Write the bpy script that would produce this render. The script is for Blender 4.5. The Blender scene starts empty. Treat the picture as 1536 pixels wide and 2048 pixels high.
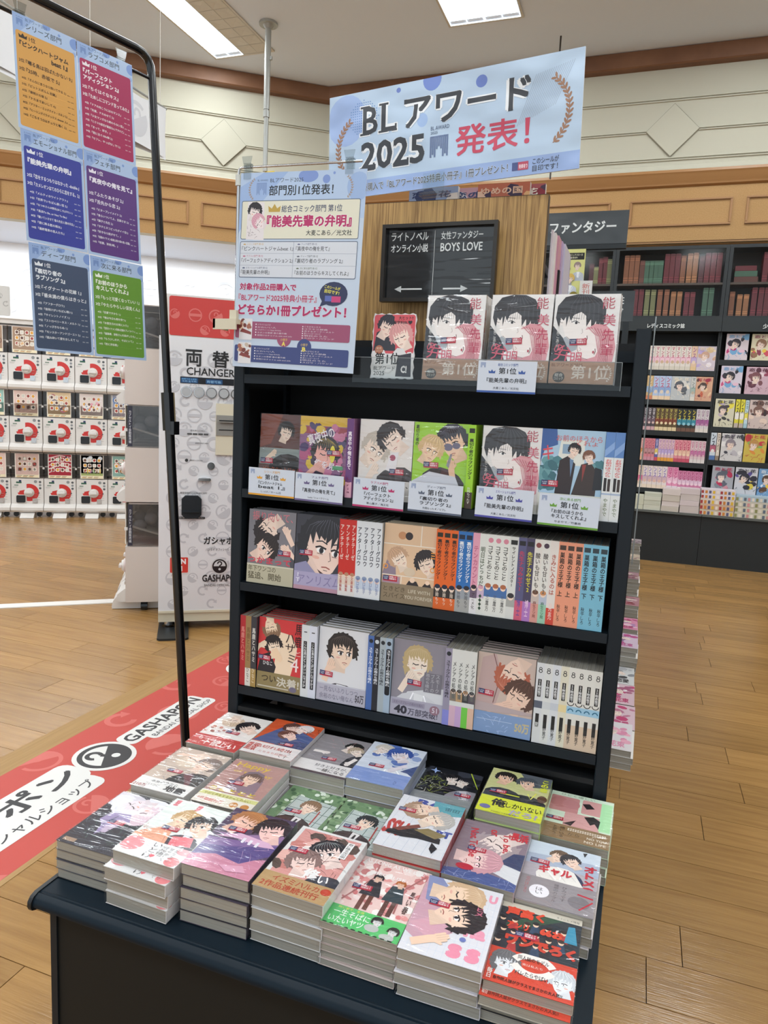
import bpy, math, random
from mathutils import Matrix, Vector
R = math.radians
SC = bpy.context.scene
COL = SC.collection
rnd = random.Random(7)

# ---------------------------------------------------------------- camera
F_PX = 1424.95
cam_d = bpy.data.cameras.new('camera')
cam_d.sensor_fit = 'HORIZONTAL'; cam_d.sensor_width = 36.0
cam_d.lens = 36.0 * F_PX / 1536.0
cam_d.clip_start = 0.05; cam_d.clip_end = 60
cam = bpy.data.objects.new('camera', cam_d); COL.objects.link(cam)
CAM = Vector((0.9145, -1.5106, 1.3180))
CM = Matrix(((0.93928696, -0.09198883, 0.33057232), (0.33976514, 0.11469787, -0.93349025), (0.04795474, 0.98913217, 0.13898881)))
cam.matrix_world = Matrix.Translation(CAM) @ CM.to_4x4()
SC.camera = cam
# ---------------------------------------------------------------- world, exposure
SC.view_settings.view_transform = 'Standard'; SC.view_settings.look = 'None'
SC.view_settings.gamma = 1.0; SC.view_settings.use_curve_mapping = False
SC.view_settings.exposure = 0.0
W = bpy.data.worlds.new('world'); SC.world = W; W.use_nodes = True
W.node_tree.nodes['Background'].inputs[0].default_value = (0.84, 0.93, 1.0, 1)
W.node_tree.nodes['Background'].inputs[1].default_value = 1.2  # cool fill through the open front, added to brighten upright faces
LAMP_W = 19.0
CEIL = 4.82
try:
    SC.cycles.use_denoising = True
    SC.cycles.max_bounces = 8; SC.cycles.transparent_max_bounces = 16
    SC.cycles.sample_clamp_indirect = 4.0
except Exception: pass

# ---------------------------------------------------------------- colour, materials
def lin(h):
    if isinstance(h, (tuple, list)): return tuple(h[:3])
    h = h.lstrip('#'); o = []
    if len(h) == 3: h = ''.join(c*2 for c in h)
    for i in (0, 2, 4):
        v = int(h[i:i+2], 16)/255.0
        o.append(v/12.92 if v <= 0.04045 else ((v+0.055)/1.055)**2.4)
    return tuple(o)
MC = {}
def mat(name, col=None, rough=0.5, metal=0.0, coat=0.0, emit=None, es=0.0, attr=False, bump=None, noise=None, trans=None, ior=1.45, alpha=None, spec=0.5):
    if name in MC: return MC[name]
    m = bpy.data.materials.new(name); m.use_nodes = True; MC[name] = m
    nt = m.node_tree; b = nt.nodes['Principled BSDF']
    if col is not None: b.inputs['Base Color'].default_value = (*lin(col), 1)
    b.inputs['Roughness'].default_value = rough; b.inputs['Metallic'].default_value = metal
    b.inputs['Coat Weight'].default_value = coat; b.inputs['Coat Roughness'].default_value = 0.08
    b.inputs['IOR'].default_value = ior; b.inputs['Specular IOR Level'].default_value = spec
    if emit: b.inputs['Emission Color'].default_value = (*lin(emit), 1); b.inputs['Emission Strength'].default_value = es
    if attr:
        a = nt.nodes.new('ShaderNodeAttribute'); a.attribute_name = 'Col'
        nt.links.new(a.outputs['Color'], b.inputs['Base Color'])
    if noise:   # (scale vector, colour a, colour b, detail)
        tc = nt.nodes.new('ShaderNodeTexCoord'); mp = nt.nodes.new('ShaderNodeMapping'); mp.inputs['Scale'].default_value = noise[0]
        nz = nt.nodes.new('ShaderNodeTexNoise'); nz.inputs['Scale'].default_value = 1.0; nz.inputs['Detail'].default_value = noise[3]
        cr = nt.nodes.new('ShaderNodeValToRGB'); cr.color_ramp.elements[0].position = .3; cr.color_ramp.elements[1].position = .7
        cr.color_ramp.elements[0].color = (*lin(noise[1]), 1); cr.color_ramp.elements[1].color = (*lin(noise[2]), 1)
        nt.links.new(tc.outputs['Object'], mp.inputs[0]); nt.links.new(mp.outputs[0], nz.inputs['Vector'])
        nt.links.new(nz.outputs[0], cr.inputs[0]); nt.links.new(cr.outputs[0], b.inputs['Base Color'])
    if bump:    # (scale vector, strength, distance, coatonly)
        tc = nt.nodes.new('ShaderNodeTexCoord'); mp = nt.nodes.new('ShaderNodeMapping'); mp.inputs['Scale'].default_value = bump[0]
        nz = nt.nodes.new('ShaderNodeTexNoise'); nz.inputs['Scale'].default_value = 1.0; nz.inputs['Detail'].default_value = 2.0
        bp = nt.nodes.new('ShaderNodeBump'); bp.inputs['Strength'].default_value = bump[1]; bp.inputs['Distance'].default_value = bump[2]
        nt.links.new(tc.outputs['Object'], mp.inputs[0]); nt.links.new(mp.outputs[0], nz.inputs['Vector'])
        nt.links.new(nz.outputs[0], bp.inputs['Height']); nt.links.new(bp.outputs[0], b.inputs['Normal'])
    if trans: b.inputs['Transmission Weight'].default_value = trans
    if alpha is not None: b.inputs['Alpha'].default_value = alpha
    return m
PRINT = mat('printed paper', 'ffffff', .45, attr=True, coat=.15)
GLOSS = mat('glossy print', 'ffffff', .42, attr=True, coat=.22)
BANNER = mat('glossy board print', 'ffffff', .35, attr=True, coat=.7, bump=((4.5, 6, 5), 1.0, .03))
MATTE = mat('matte print', 'ffffff', .7, attr=True)
DARK = mat('dark blue grey powder coat', '171f26', .45, spec=.35)
DARKTOP = mat('dark table top', '0e1c26', .42, spec=.22)
BLACK = mat('black board', '0d1013', .6)
PANEL = mat('charcoal laminate', '1c1c1a', .6, spec=.3)
BLKPIPE = mat('black lacquered pipe', '101013', .22, coat=.4)
WHITEP = mat('white plastic', 'dedad6', .35)
CREAM = mat('cream plastic', 'd9d0b8', .45)
CHROME = mat('chrome', 'c8c8c8', .15, metal=1)
GREYM = mat('light grey metal', 'a9aba8', .4, metal=.3)
PAGES = mat('page edges', 'bdb8ae', .7, noise=((2, 2, 1100), '8d877b', 'bbb6ab', 3), coat=.3)
PAGES2 = mat('cream page edges', 'd8cfb4', .7, noise=((2, 2, 1500), 'c2b999', 'ddd5bb', 2))
def film_mat(name, tint, base, sc, strength, dist):
    m = bpy.data.materials.new(name); m.use_nodes = True; nt = m.node_tree; nt.nodes.clear()
    out = nt.nodes.new('ShaderNodeOutputMaterial'); mx = nt.nodes.new('ShaderNodeMixShader')
    tr = nt.nodes.new('ShaderNodeBsdfTransparent'); tr.inputs[0].default_value = (*tint, 1)
    gl = nt.nodes.new('ShaderNodeBsdfGlossy'); gl.inputs['Roughness'].default_value = .1
    fr = nt.nodes.new('ShaderNodeMath'); fr.operation = 'POWER'; fr.inputs[1].default_value = 4.0; lw = nt.nodes.new('ShaderNodeLayerWeight'); lw.inputs[0].default_value = .5; nt.links.new(lw.outputs['Facing'], fr.inputs[0])
    ad = nt.nodes.new('ShaderNodeMath'); ad.operation = 'MULTIPLY_ADD'; ad.inputs[1].default_value = .8; ad.inputs[2].default_value = base
    L = nt.links.new
    if strength:
        tc = nt.nodes.new('ShaderNodeTexCoord'); oi = nt.nodes.new('ShaderNodeObjectInfo')
        va = nt.nodes.new('ShaderNodeVectorMath'); va.operation = 'ADD'
        mp = nt.nodes.new('ShaderNodeMapping'); mp.inputs['Scale'].default_value = sc; mp.inputs['Rotation'].default_value = (0, 0, .5)
        nz = nt.nodes.new('ShaderNodeTexNoise'); nz.inputs['Scale'].default_value = 1; nz.inputs['Detail'].default_value = 1.5
        nz.inputs['Distortion'].default_value = 1.2
        bp = nt.nodes.new('ShaderNodeBump'); bp.inputs['Strength'].default_value = strength; bp.inputs['Distance'].default_value = dist
        L(tc.outputs['Object'], va.inputs[0]); L(oi.outputs['Location'], va.inputs[1]); L(va.outputs[0], mp.inputs[0])
        L(mp.outputs[0], nz.inputs['Vector']); L(nz.outputs[0], bp.inputs['Height'])
        L(bp.outputs[0], gl.inputs['Normal'])
    L(fr.outputs[0], ad.inputs[0]); L(ad.outputs[0], mx.inputs[0]); L(tr.outputs[0], mx.inputs[1]); L(gl.outputs[0], mx.inputs[2]); L(mx.outputs[0], out.inputs[0])
    return m
FILM = film_mat('crinkled shrink film', (.985, .985, .985), .045, (10, 48, 30), 1.0, .006)
ACRYL = film_mat('clear acrylic', (.93, .95, .95), .02, None, 0, 0)

# ---------------------------------------------------------------- mesh helpers
class MB:
    def __init__(s): s.v = []; s.f = []; s.mi = []; s.cm = 0
    def m(s, i): s.cm = i; return s
    def face(s, *pts):
        n = len(s.v); s.v += [tuple(p) for p in pts]; s.f.append(tuple(range(n, n+len(pts)))); s.mi.append(s.cm); return s
    def box(s, x0, x1, y0, y1, z0, z1, T=None):
        n = len(s.v)
        P = [(x0, y0, z0), (x1, y0, z0), (x1, y1, z0), (x0, y1, z0), (x0, y0, z1), (x1, y0, z1), (x1, y1, z1), (x0, y1, z1)]
        if T is not None: P = [tuple(T @ Vector(p)) for p in P]
        s.v += P
        for q in ((0, 3, 2, 1), (4, 5, 6, 7), (0, 1, 5, 4), (1, 2, 6, 5), (2, 3, 7, 6), (3, 0, 4, 7)):
            s.f.append(tuple(n+k for k in q)); s.mi.append(s.cm)
        return s
    def bbox(s, x0, x1, y0, y1, z0, z1, b, T=None):      # box bevelled on all vertical (z) edges and top/bottom chamfer
        pts = [(x0+b, y0), (x1-b, y0), (x1, y0+b), (x1, y1-b), (x1-b, y1), (x0+b, y1), (x0, y1-b), (x0, y0+b)]
        return s.prism(pts, z0, z1, T)
    def prism(s, pts, z0, z1, T=None):
        n = len(s.v); k = len(pts)
        P = [(x, y, z0) for x, y in pts]+[(x, y, z1) for x, y in pts]
        if T is not None: P = [tuple(T @ Vector(p)) for p in P]
        s.v += P
        s.f.append(tuple(n+i for i in reversed(range(k)))); s.f.append(tuple(n+k+i for i in range(k))); s.mi += [s.cm]*2
        for i in range(k):
            j = (i+1) % k; s.f.append((n+i, n+j, n+k+j, n+k+i)); s.mi.append(s.cm)
        return s
    def sweep(s, prof, a, b, up=(0, 0, 1), out=None):     # profile (o,z) extruded from a to b; o along out
        a = Vector(a); b = Vector(b); out = Vector(out); up = Vector(up); n = len(s.v); k = len(prof)
        for base in (a, b):
            for o, z in prof: s.v.append(tuple(base+out*o+up*z))
        for i in range(k-1):
            s.f.append((n+i, n+i+1, n+k+i+1, n+k+i)); s.mi.append(s.cm)
        s.f.append(tuple(n+i for i in range(k))); s.f.append(tuple(n+k+i for i in reversed(range(k)))); s.mi += [s.cm]*2
        return s
    def tube(s, path, r, n=10, cap=True):
        path = [Vector(p) for p in path]; base = len(s.v); rs = r if isinstance(r, (list, tuple)) else [r]*len(path)
        t = (path[1]-path[0]).normalized(); u = t.orthogonal().normalized()
        for i, p in enumerate(path):
            if i: t = ((path[min(i+1, len(path)-1)]-path[i-1])).normalized()
            u = (u - t*u.dot(t)).normalized(); w = t.cross(u)
            for k in range(n):
                a = 2*math.pi*k/n; s.v.append(tuple(p+(u*math.cos(a)+w*math.sin(a))*rs[i]))
        for i in range(len(path)-1):
            for k in range(n):
                s.f.append((base+i*n+k, base+i*n+(k+1) % n, base+(i+1)*n+(k+1) % n, base+(i+1)*n+k)); s.mi.append(s.cm)
        if cap:
            s.f.append(tuple(base+k for k in reversed(range(n)))); e = base+(len(path)-1)*n
            s.f.append(tuple(e+k for k in range(n))); s.mi += [s.cm]*2
        return s
    def cyl(s, x, y, z0, z1, r, n=20, T=None, r2=None):
        r2 = r if r2 is None else r2; m = len(s.v)
        P = [(x+r*math.cos(2*math.pi*k/n), y+r*math.sin(2*math.pi*k/n), z0) for k in range(n)]
        P += [(x+r2*math.cos(2*math.pi*k/n), y+r2*math.sin(2*math.pi*k/n), z1) for k in range(n)]
        if T is not None: P = [tuple(T @ Vector(p)) for p in P]
        s.v += P
        for k in range(n):
            j = (k+1) % n; s.f.append((m+k, m+j, m+n+j, m+n+k)); s.mi.append(s.cm)
        s.f.append(tuple(m+k for k in reversed(range(n)))); s.f.append(tuple(m+n+k for k in range(n))); s.mi += [s.cm]*2
        return s
    def ball(s, x, y, z, r, n=10):
        m = len(s.v); h = n//2
        for i in range(h+1):
            ph = math.pi*i/h
            for k in range(n):
                a = 2*math.pi*k/n; s.v.append((x+r*math.sin(ph)*math.cos(a), y+r*math.sin(ph)*math.sin(a), z+r*math.cos(ph)))
        for i in range(h):
            for k in range(n):
                s.f.append((m+i*n+k, m+(i+1)*n+k, m+(i+1)*n+(k+1) % n, m+i*n+(k+1) % n)); s.mi.append(s.cm)
        return s
    def mesh(s, name, mats, smooth=False):
        me = bpy.data.meshes.new(name); me.from_pydata(s.v, [], s.f)
        for m in (mats if isinstance(mats, (list, tuple)) else [mats]): me.materials.append(m)
        if len(me.materials) > 1: me.polygons.foreach_set('material_index', s.mi)
        if smooth: me.polygons.foreach_set('use_smooth', [True]*len(me.polygons)); me.set_sharp_from_angle(angle=R(40))
        me.update(); return me
    def obj(s, name, mats, parent=None, M=None, smooth=False):
        return ob(name, s.mesh(name, mats, smooth), parent, M)
def ob(name, data, parent=None, M=None):
    o = bpy.data.objects.new(name, data); COL.objects.link(o)
    if parent: o.parent = parent
    if M is not None: o.matrix_local = M
    return o
def tag(o, label=None, cat=None, group=None, kind=None):
    if label: o['label'] = label
    if cat: o['category'] = cat
    if group: o['group'] = group
    if kind: o['kind'] = kind
    return o
def thing(name, label, cat, M, group=None):
    o = bpy.data.objects.new(name, None); COL.objects.link(o); o.empty_display_size = .05
    o.matrix_world = M; return tag(o, label, cat, group)
def dup(root, M, label=None, group=None):
    r = root.copy(); COL.objects.link(r); r.matrix_world = M
    if label: r['label'] = label
    if group: r['group'] = group
    for ch in root.children:
        c = ch.copy(); COL.objects.link(c); c.parent = r
        for g in ch.children:
            d = g.copy(); COL.objects.link(d); d.parent = c
    return r
def MT(x, y, z): return Matrix.Translation((x, y, z))
def upright(x, y, z, ang=0.0, lean=0.0):   # local X along the wall, Y up, Z towards the viewer side
    return MT(x, y, z) @ Matrix.Rotation(R(ang), 4, 'Z') @ Matrix.Rotation(R(90-lean), 4, 'X')
def flat(x, y, z, ang=0.0): return MT(x, y, z) @ Matrix.Rotation(ang, 4, 'Z')

# ---------------------------------------------------------------- flat print (vector art with colour attribute)
GC = {}
def glyph(s, off=0.0, vert=False, n=4):
    k = (s, off, vert)
    if k in GC: return GC[k]
    if off > 0:
        V0, F0 = glyph(s, 0.0, vert); V = []; Fc = []; n = 8 if off > .035 else 4
        for i in range(n):
            a = 2*math.pi*(i+.5)/n; dx, dy = off*math.cos(a), off*math.sin(a); m = len(V)
            V += [(p[0]+dx, p[1]+dy) for p in V0]; Fc += [tuple(m+j for j in q) for q in F0]
        GC[k] = (V, Fc); return GC[k]
    if vert:
        V = []; Fc = []; y = 0
        for ch in s:
            if ch == ' ': y -= .5; continue
            v, f = glyph(ch, off)
            xs = [p[0] for p in v]; ys = [p[1] for p in v]; cx = (min(xs)+max(xs))/2; cy = (min(ys)+max(ys))/2
            n = len(V)
            for p in v:
                a, b = p[0]-cx, p[1]-cy
                if ch in 'ー-~…': a, b = b, -a
                V.append((a, b+y))
            Fc += [tuple(n+i for i in q) for q in f]; y -= .98
    else:
        c = bpy.data.curves.new('t', 'FONT'); c.body = s; c.resolution_u = 2; c.size = 1; c.offset = off
        o = bpy.data.objects.new('t', c); m = bpy.data.meshes.new_from_object(o)
        V = [tuple(v.co[:2]) for v in m.vertices]; Fc = [tuple(p.vertices) for p in m.polygons]
        bpy.data.meshes.remove(m); bpy.data.objects.remove(o); bpy.data.curves.remove(c)
    GC[k] = (V, Fc); return GC[k]
def ncop(off): return 1 if off <= 0 else (8 if off > .035 else 4)
class Art:
    """Flat print: w x h in mm, painted shape over shape, each shape real geometry a hair above the last."""
    def __init__(s, w, h, bg='ffffff', dz=.012, r=0):
        s.w, s.h = w, h; s.v = []; s.f = []; s.c = []; s.l = 0; s.n = 0; s.dz = dz
        s.rrect(0, 0, w, h, r, bg) if r else s.rect(0, 0, w, h, bg)
    def add(s, V, Fc, col, z=None, copies=1):
        n = len(s.v); c = lin(col); k = copies; m = len(V)//k   # each copy of an emboldened glyph lies on its own level
        for j in range(k):
            s.v += [(x, y, float(s.n)) for x, y in V[j*m:(j+1)*m]]; s.n += 1
        for q in Fc: s.f.append(tuple(n+i for i in q)); s.c.append(c)
        if z is None: s.l += 1
        return s
    def clip(s, V):
        return [(min(max(x, 0), s.w), min(max(y, 0), s.h)) for x, y in V]
    def poly(s, pts, col, z=None, clip=True):
        if clip: pts = s.clip(pts)
        return s.add(pts, [tuple(range(len(pts)))], col, z)
    def rect(s, x, y, w, h, col, z=None): return s.poly([(x, y), (x+w, y), (x+w, y+h), (x, y+h)], col, z)
    def rrect(s, x, y, w, h, r, col, z=None):
        p = []
        for cx, cy, a0 in ((x+w-r, y+r, -90), (x+w-r, y+h-r, 0), (x+r, y+h-r, 90), (x+r, y+r, 180)):
            for k in range(5): a = R(a0+k*22.5); p.append((cx+r*math.cos(a), cy+r*math.sin(a)))
        return s.poly(p, col, z)
    def ell(s, x, y, rx, ry, col, z=None, a=0, n=20, a0=0, a1=360, clip=True):
        p = []; full = abs(a1-a0) >= 360; k = n if full else n+1; ca, sa = math.cos(R(a)), math.sin(R(a))
        for i in range(k):
            t = R(a0+(a1-a0)*i/n); u, v = rx*math.cos(t), ry*math.sin(t); p.append((x+u*ca-v*sa, y+u*sa+v*ca))
        return s.poly(p, col, z, clip)
    def arc(s, x, y, r, w, a0, a1, col, z=None, n=16, clip=True):
        V = []
        for i in range(n+1):
            t = R(a0+(a1-a0)*i/n)
            for q in (r-w/2, r+w/2): V.append((x+q*math.cos(t), y+q*math.sin(t)))
        if clip: V = s.clip(V)
        return s.add(V, [(2*i, 2*i+1, 2*i+3, 2*i+2) for i in range(n)], col, z)
    def line(s, pts, w, col, z=None, taper=False):
        V = []; n = len(pts)
        for i, (x, y) in enumerate(pts):
            x0, y0 = pts[max(i-1, 0)]; x1, y1 = pts[min(i+1, n-1)]
            dx, dy = x1-x0, y1-y0; L = math.hypot(dx, dy) or 1; ww = w/2*((1-i/(n-1)*.9) if taper else 1)
            V += [(x-dy/L*ww, y+dx/L*ww), (x+dy/L*ww, y-dx/L*ww)]
        return s.add(s.clip(V), [(2*i, 2*i+1, 2*i+3, 2*i+2) for i in range(n-1)], col, z)
    def text(s, t, x, y, w, h, col, bold=0.0, vert=False, a=0, out=None, ow=.05, z=None):
        """fit text t into the box x,y,w,h (mm), turned by a degrees about its centre"""
        V, Fc = glyph(t, bold, vert)
        if not V: return s
        xs = [p[0] for p in V]; ys = [p[1] for p in V]; x0, x1, y0, y1 = min(xs), max(xs), min(ys), max(ys)
        if not vert and t[0] in '『「' and False: pass
        if w < 0: w = min(-w, h*(x1-x0)/max(y1-y0, .55))      # natural width, at most -w
        sx = w/max(x1-x0, 1e-6); sy = h/max(y1-y0, 1e-6); cx, cy = x+w/2, y+h/2; ca, sa = math.cos(R(a)), math.sin(R(a))
        def tr(Q):
            o = []
            for p in Q:
                u, v = (p[0]-(x0+x1)/2)*sx, (p[1]-(y0+y1)/2)*sy; o.append((cx+u*ca-v*sa, cy+u*sa+v*ca))
            return o
        if out:
            V2, F2 = glyph(t, bold+ow, vert); s.add(tr(V2), F2, out, z, ncop(bold+ow))
        return s.add(tr(V), Fc, col, z, ncop(bold))
    def mesh(s, name, material, unit=.001):
        me = bpy.data.meshes.new(name); st = min(s.dz, s.dz*60/max(s.n, 1)); me.from_pydata([(x*unit, y*unit, z*st*.001) for x, y, z in s.v], [], s.f)
        at = me.color_attributes.new('Col', 'FLOAT_COLOR', 'CORNER'); buf = []
        for q, c in zip(s.f, s.c): buf += [c[0], c[1], c[2], 1.0]*len(q)
        at.data.foreach_set('color', buf); me.materials.append(material); me.update(); return me
def tint(c, k):
    if isinstance(c, tuple): return tuple(min(1, v*k) for v in c)
    return tuple(min(1, v*k) for v in lin(c))
# --- drawing vocabulary
def crown(a, x, y, w, col, z=None):
    h = w*.62
    a.poly([(x, y), (x+w, y), (x+w*1.06, y+h*.75), (x+w*.74, y+h*.42), (x+w*.5, y+h), (x+w*.26, y+h*.42), (x-w*.06, y+h*.75)], col, z, clip=False)
def ribbon(a, x, y, w, col):
    z = a.l
    for i in range(9):
        xx = x+w*i/9; lo = .5 if i in (4,) else (.38 if i in (3, 5) else (.12 if i in (1, 7) else 0))
        a.rect(xx, y+w*lo, w/9*.8, w*(1-lo), col, z)
    a.rect(x, y+w*.93, w*.98, w*.07, col, z); a.l = z+1
def laurel(a, x, y, r, col, side=1, n=9, lw=1.0, s=1.0):
    """x,y: middle of the stem; side 1 bulges left, -1 bulges right"""
    z = a.l; cx = x+side*r; c = 180 if side > 0 else 0
    a.arc(cx, y, r, r*.025, c-52, c+52, col, z)
    for i in range(n):
        t = c-50+100*i/(n-1)
        if side > 0: up = (50-100*i/(n-1)) 
        px, py = cx+r*math.cos(R(t)), y+r*math.sin(R(t)); tang = t+90 if side < 0 else t-90
        for d in (-1, 1):
            an = tang+d*38; L = r*.085*s
            a.ell(px+math.cos(R(an))*L, py+math.sin(R(an))*L, L, r*.034*s, col, z, a=an, n=8)
    a.l = z+1
def dots(a, x, y, r, col, step, rr, k=1):
    z = a.l; i = -int(r/step)
    while i*step <= r:
        j = -int(r/step)
        while j*step <= r:
            if math.hypot(i, j)*step <= r: a.ell(x+i*step, y+j*step, rr, rr, col, z, n=6)
            j += 1
        i += 1
    a.l = z+1
def sway(n, seed, amp):
    q = random.Random(seed); return [q.uniform(-amp, amp) for _ in range(n)]
def head(a, cx, cy, r, rot=0, hair='222', skin='f0d8c8', f=1, shut=False, long=0, seed=1, line='5b4540', hl=None, hat=None):
    """a generic drawn head: back hair, neck, ear, face, features, falling fringe"""
    ca, sa = math.cos(R(rot)), math.sin(R(rot)); q = random.Random(seed); r = r*.95
    def P(pts): return [(cx+(f*x*ca-y*sa)*r, cy+(f*x*sa+y*ca)*r) for x, y in pts]
    def E(x, y, rx, ry, n=12): return P([(x+rx*math.cos(2*math.pi*i/n), y+ry*math.sin(2*math.pi*i/n)) for i in range(n)])
    low = -.55-long*1.2; pts = []
    for i in range(15):
        t = math.pi*(1.12-1.24*i/14); k = 1.34+.10*q.random(); pts += [(k*.93*math.cos(t), k*math.sin(t)*.98+.08), ((k-.13)*.93*math.cos(t-.05), (k-.13)*math.sin(t-.05)*.98+.08)]
    pts += [(1.02, -.25), (.8, low*.7), (.72, -.2), (-.3, -.3), (-.62, low), (-.8, low*.75), (-.95, low*1.05), (-1.08, low*.6)]
    a.poly(P(pts), hair)
    a.poly(P([(-.5, -.3), (.3, -.6), (.28, -1.5), (-.8, -1.4)]), tint(skin, .87)); z = a.l
    a.poly(E(-.74, -.12, .15, .25), skin, z); a.line(P([(-.8, .02), (-.68, -.1), (-.76, -.24)]), r*.035, line, z+1); a.l = z+2
    a.poly(P([(-.7, .7), (-.74, .1), (-.68, -.4), (-.4, -.82), (.06, -1.16), (.24, -1.18), (.54, -.86), (.74, -.38), (.8, .15), (.72, .7), (0, .95)]), skin)
    z = a.l
    a.poly(P([(-.68, -.38), (-.4, -.82), (.06, -1.16), (-.1, -.9), (-.45, -.5)]), tint(skin, .92), z)
    for ex, w in ((-.14, .2), (.5, .16)):
        if not shut:
            a.poly(E(ex, -.1, w, .12, 8), 'f6f3f1', z); a.poly(E(ex+.03, -.1, w*.52, .13, 8), tint(hair, 1.6), z+1); a.poly(E(ex+.05, -.1, w*.25, .07, 6), '17141a', z+2)
            a.line(P([(ex-w*1.25, -.02), (ex-w*.3, .06), (ex+w*1.15, .0)]), r*.075, '241c1f', z+2); a.line(P([(ex-w*.7, -.24), (ex+w*.6, -.24)]), r*.025, line, z+1)
        else:
            a.line(P([(ex-w*1.2, -.04), (ex, -.14), (ex+w*1.2, -.08)]), r*.075, '241c1f', z+1); a.line(P([(ex-w*1.1, -.1), (ex-w*1.4, -.17)]), r*.03, '241c1f', z+1)
        a.line(P([(ex-w*1.3, .22), (ex, .29), (ex+w*1.2, .2)]), r*.05, tint(hair, .9), z+1)
    a.line(P([(.27, -.1), (.36, -.42), (.27, -.47)]), r*.03, line, z+1); a.line(P([(.02, -.76), (.22, -.72), (.4, -.77)]), r*.05, 'a8584f', z+1); a.line(P([(.12, -.86), (.3, -.86)]), r*.025, line, z+1)
    a.poly(E(-.3, -.42, .17, .07, 8), 'e9b3a2', z); a.l = z+3
    n = 8; pts = [(-1.06, .05), (-.95, -.55)]; part = q.uniform(-.2, .3)
    for i in range(n):
        x = -.86+1.72*i/(n-1); edge = abs(x)/.86; lo = .16-.42*edge**3+.2*q.random()-.1*(x > part); sw = .16 if x < part else -.14
        pts += [(x+sw*.6, lo), (x+.13, .46+.16*q.random())]
    pts += [(.92, -.45), (1.04, .1), (1.06, .7), (.7, 1.2), (0, 1.42), (-.7, 1.24), (-1.12, .7)]
    a.poly(P(pts), hair); z = a.l
    for i in range(11):
        x = -.85+.17*i; a.line(P([(x*.55+part*.3, 1.22-.2*abs(x)), (x*.95, .8), (x*1.08, .36+.1*q.random())]), r*.03, (hl or tint(hair, 1.8 if i % 2 else .55)), z, True)
    a.l = z+1
def body(a, cx, cy, r, rot=0, col='333', col2='f0f0f0', f=1, tie=None):
    ca, sa = math.cos(R(rot)), math.sin(R(rot))
    def P(pts): return [(cx+(f*x*ca-y*sa)*r, cy+(f*x*sa+y*ca)*r) for x, y in pts]
    a.poly(P([(-.6, -1.15), (-1.5, -1.5), (-2.1, -2.1), (-2.5, -4.4), (2.2, -4.4), (1.9, -2.1), (1.3, -1.55), (.4, -1.2)]), col)
    z = a.l
    a.poly(P([(-.5, -1.2), (.35, -1.25), (.1, -3.2), (-.3, -3.2)]), col2, z)
    if tie: a.poly(P([(-.15, -1.5), (.05, -1.5), (.15, -3.1), (-.05, -3.4), (-.25, -3.1)]), tie, z+1)
    a.line(P([(-.55, -1.2), (-.8, -2.0), (-.3, -3.3)]), r*.12, tint(col, 1.6), z+1); a.line(P([(.35, -1.25), (.7, -2.0), (.1, -3.3)]), r*.12, tint(col, 1.6), z+1)
    for k in range(4): a.line(P([(-1.9+k*1.1, -2.6), (-1.6+k*1.1, -3.6)]), r*.05, tint(col, .7), z+1)
    a.l = z+2
def hand(a, x, y, r, rot, skin='efd2c0'):
    ca, sa = math.cos(R(rot)), math.sin(R(rot))
    def P(pts): return [(x+(u*ca-v*sa)*r, y+(u*sa+v*ca)*r) for u, v in pts]
    a.poly(P([(-2.6, -.6), (-.6, -.55), (.2, -.6), (.6, -.2), (.55, .55), (-.5, .6), (-2.6, .5)]), skin); z = a.l
    for k, L in enumerate((1.5, 1.75, 1.7, 1.35)):
        v = .5-.34*k; a.poly(P([(.3, v+.15), (L, v+.2), (L+.12, v+.03), (L, v-.12), (.3, v-.16)]), skin, z); a.line(P([(.35, v-.17), (L, v-.14)]), r*.06, tint(skin, .6), z+1)
    a.poly(P([(-.3, -.4), (.5, -1.1), (.75, -1.0), (.5, -.35)]), skin, z); a.l = z+2
def scribble(a, x, y, w, h, col, n, seed, lw=.8):
    q = random.Random(seed); z = a.l
    for i in range(n):
        px, py = x+q.random()*w, y+q.random()*h; an = q.random()*6.3; L = (w+h)*.12*(.5+q.random())
        a.line([(px, py), (px+L*.5*math.cos(an), py+L*.5*math.sin(an)+L*.1), (px+L*math.cos(an), py+L*math.sin(an))], lw, col, z, True)
    a.l = z+1
def blobs(a, x, y, w, h, cols, n, seed, r0, r1):
    q = random.Random(seed); z = a.l
    for i in range(n):
        a.ell(x+q.random()*w, y+q.random()*h, r0+q.random()*(r1-r0), r0+q.random()*(r1-r0), cols[i % len(cols)], z+(i % 3), n=7, a=q.random()*90)
    a.l = z+3
def capsule_mark(a, x, y, r, rot, col, kind=0, z=None):
    """ring segment over a half disc, or a turning arrow"""
    zz = a.l if z is None else z
    if kind == 0:
        a.arc(x, y, r*.9, r*.2, 20+rot, 180+rot, col, zz); a.ell(x, y, r, r, col, zz, a0=180+rot, a1=360+rot, n=14)
        a.arc(x+r*.05, y+r*.3, r*.26, r*.16, -60+rot, 190+rot, col, zz, n=8)
    elif kind == 1:
        a.arc(x, y, r*.8, r*.36, 40+rot, 300+rot, col, zz)
        t = R(40+rot); px, py = x+r*.8*math.cos(t), y+r*.8*math.sin(t); dx, dy = math.cos(t), math.sin(t)
        a.poly([(px-dx*r*.45, py-dy*r*.45), (px+dx*r*.45, py+dy*r*.45), (px+dy*r*.6, py-dx*r*.6)], col, zz)
    else:
        a.arc(x, y, r*.88, r*.16, 0, 360, col, zz); a.poly([(x-r*.8, y-r*.2), (x+r*.8, y-r*.2), (x+r*.8, y+r*.2), (x-r*.8, y+r*.2)], col, zz)
    if z is None: a.l += 1
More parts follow.
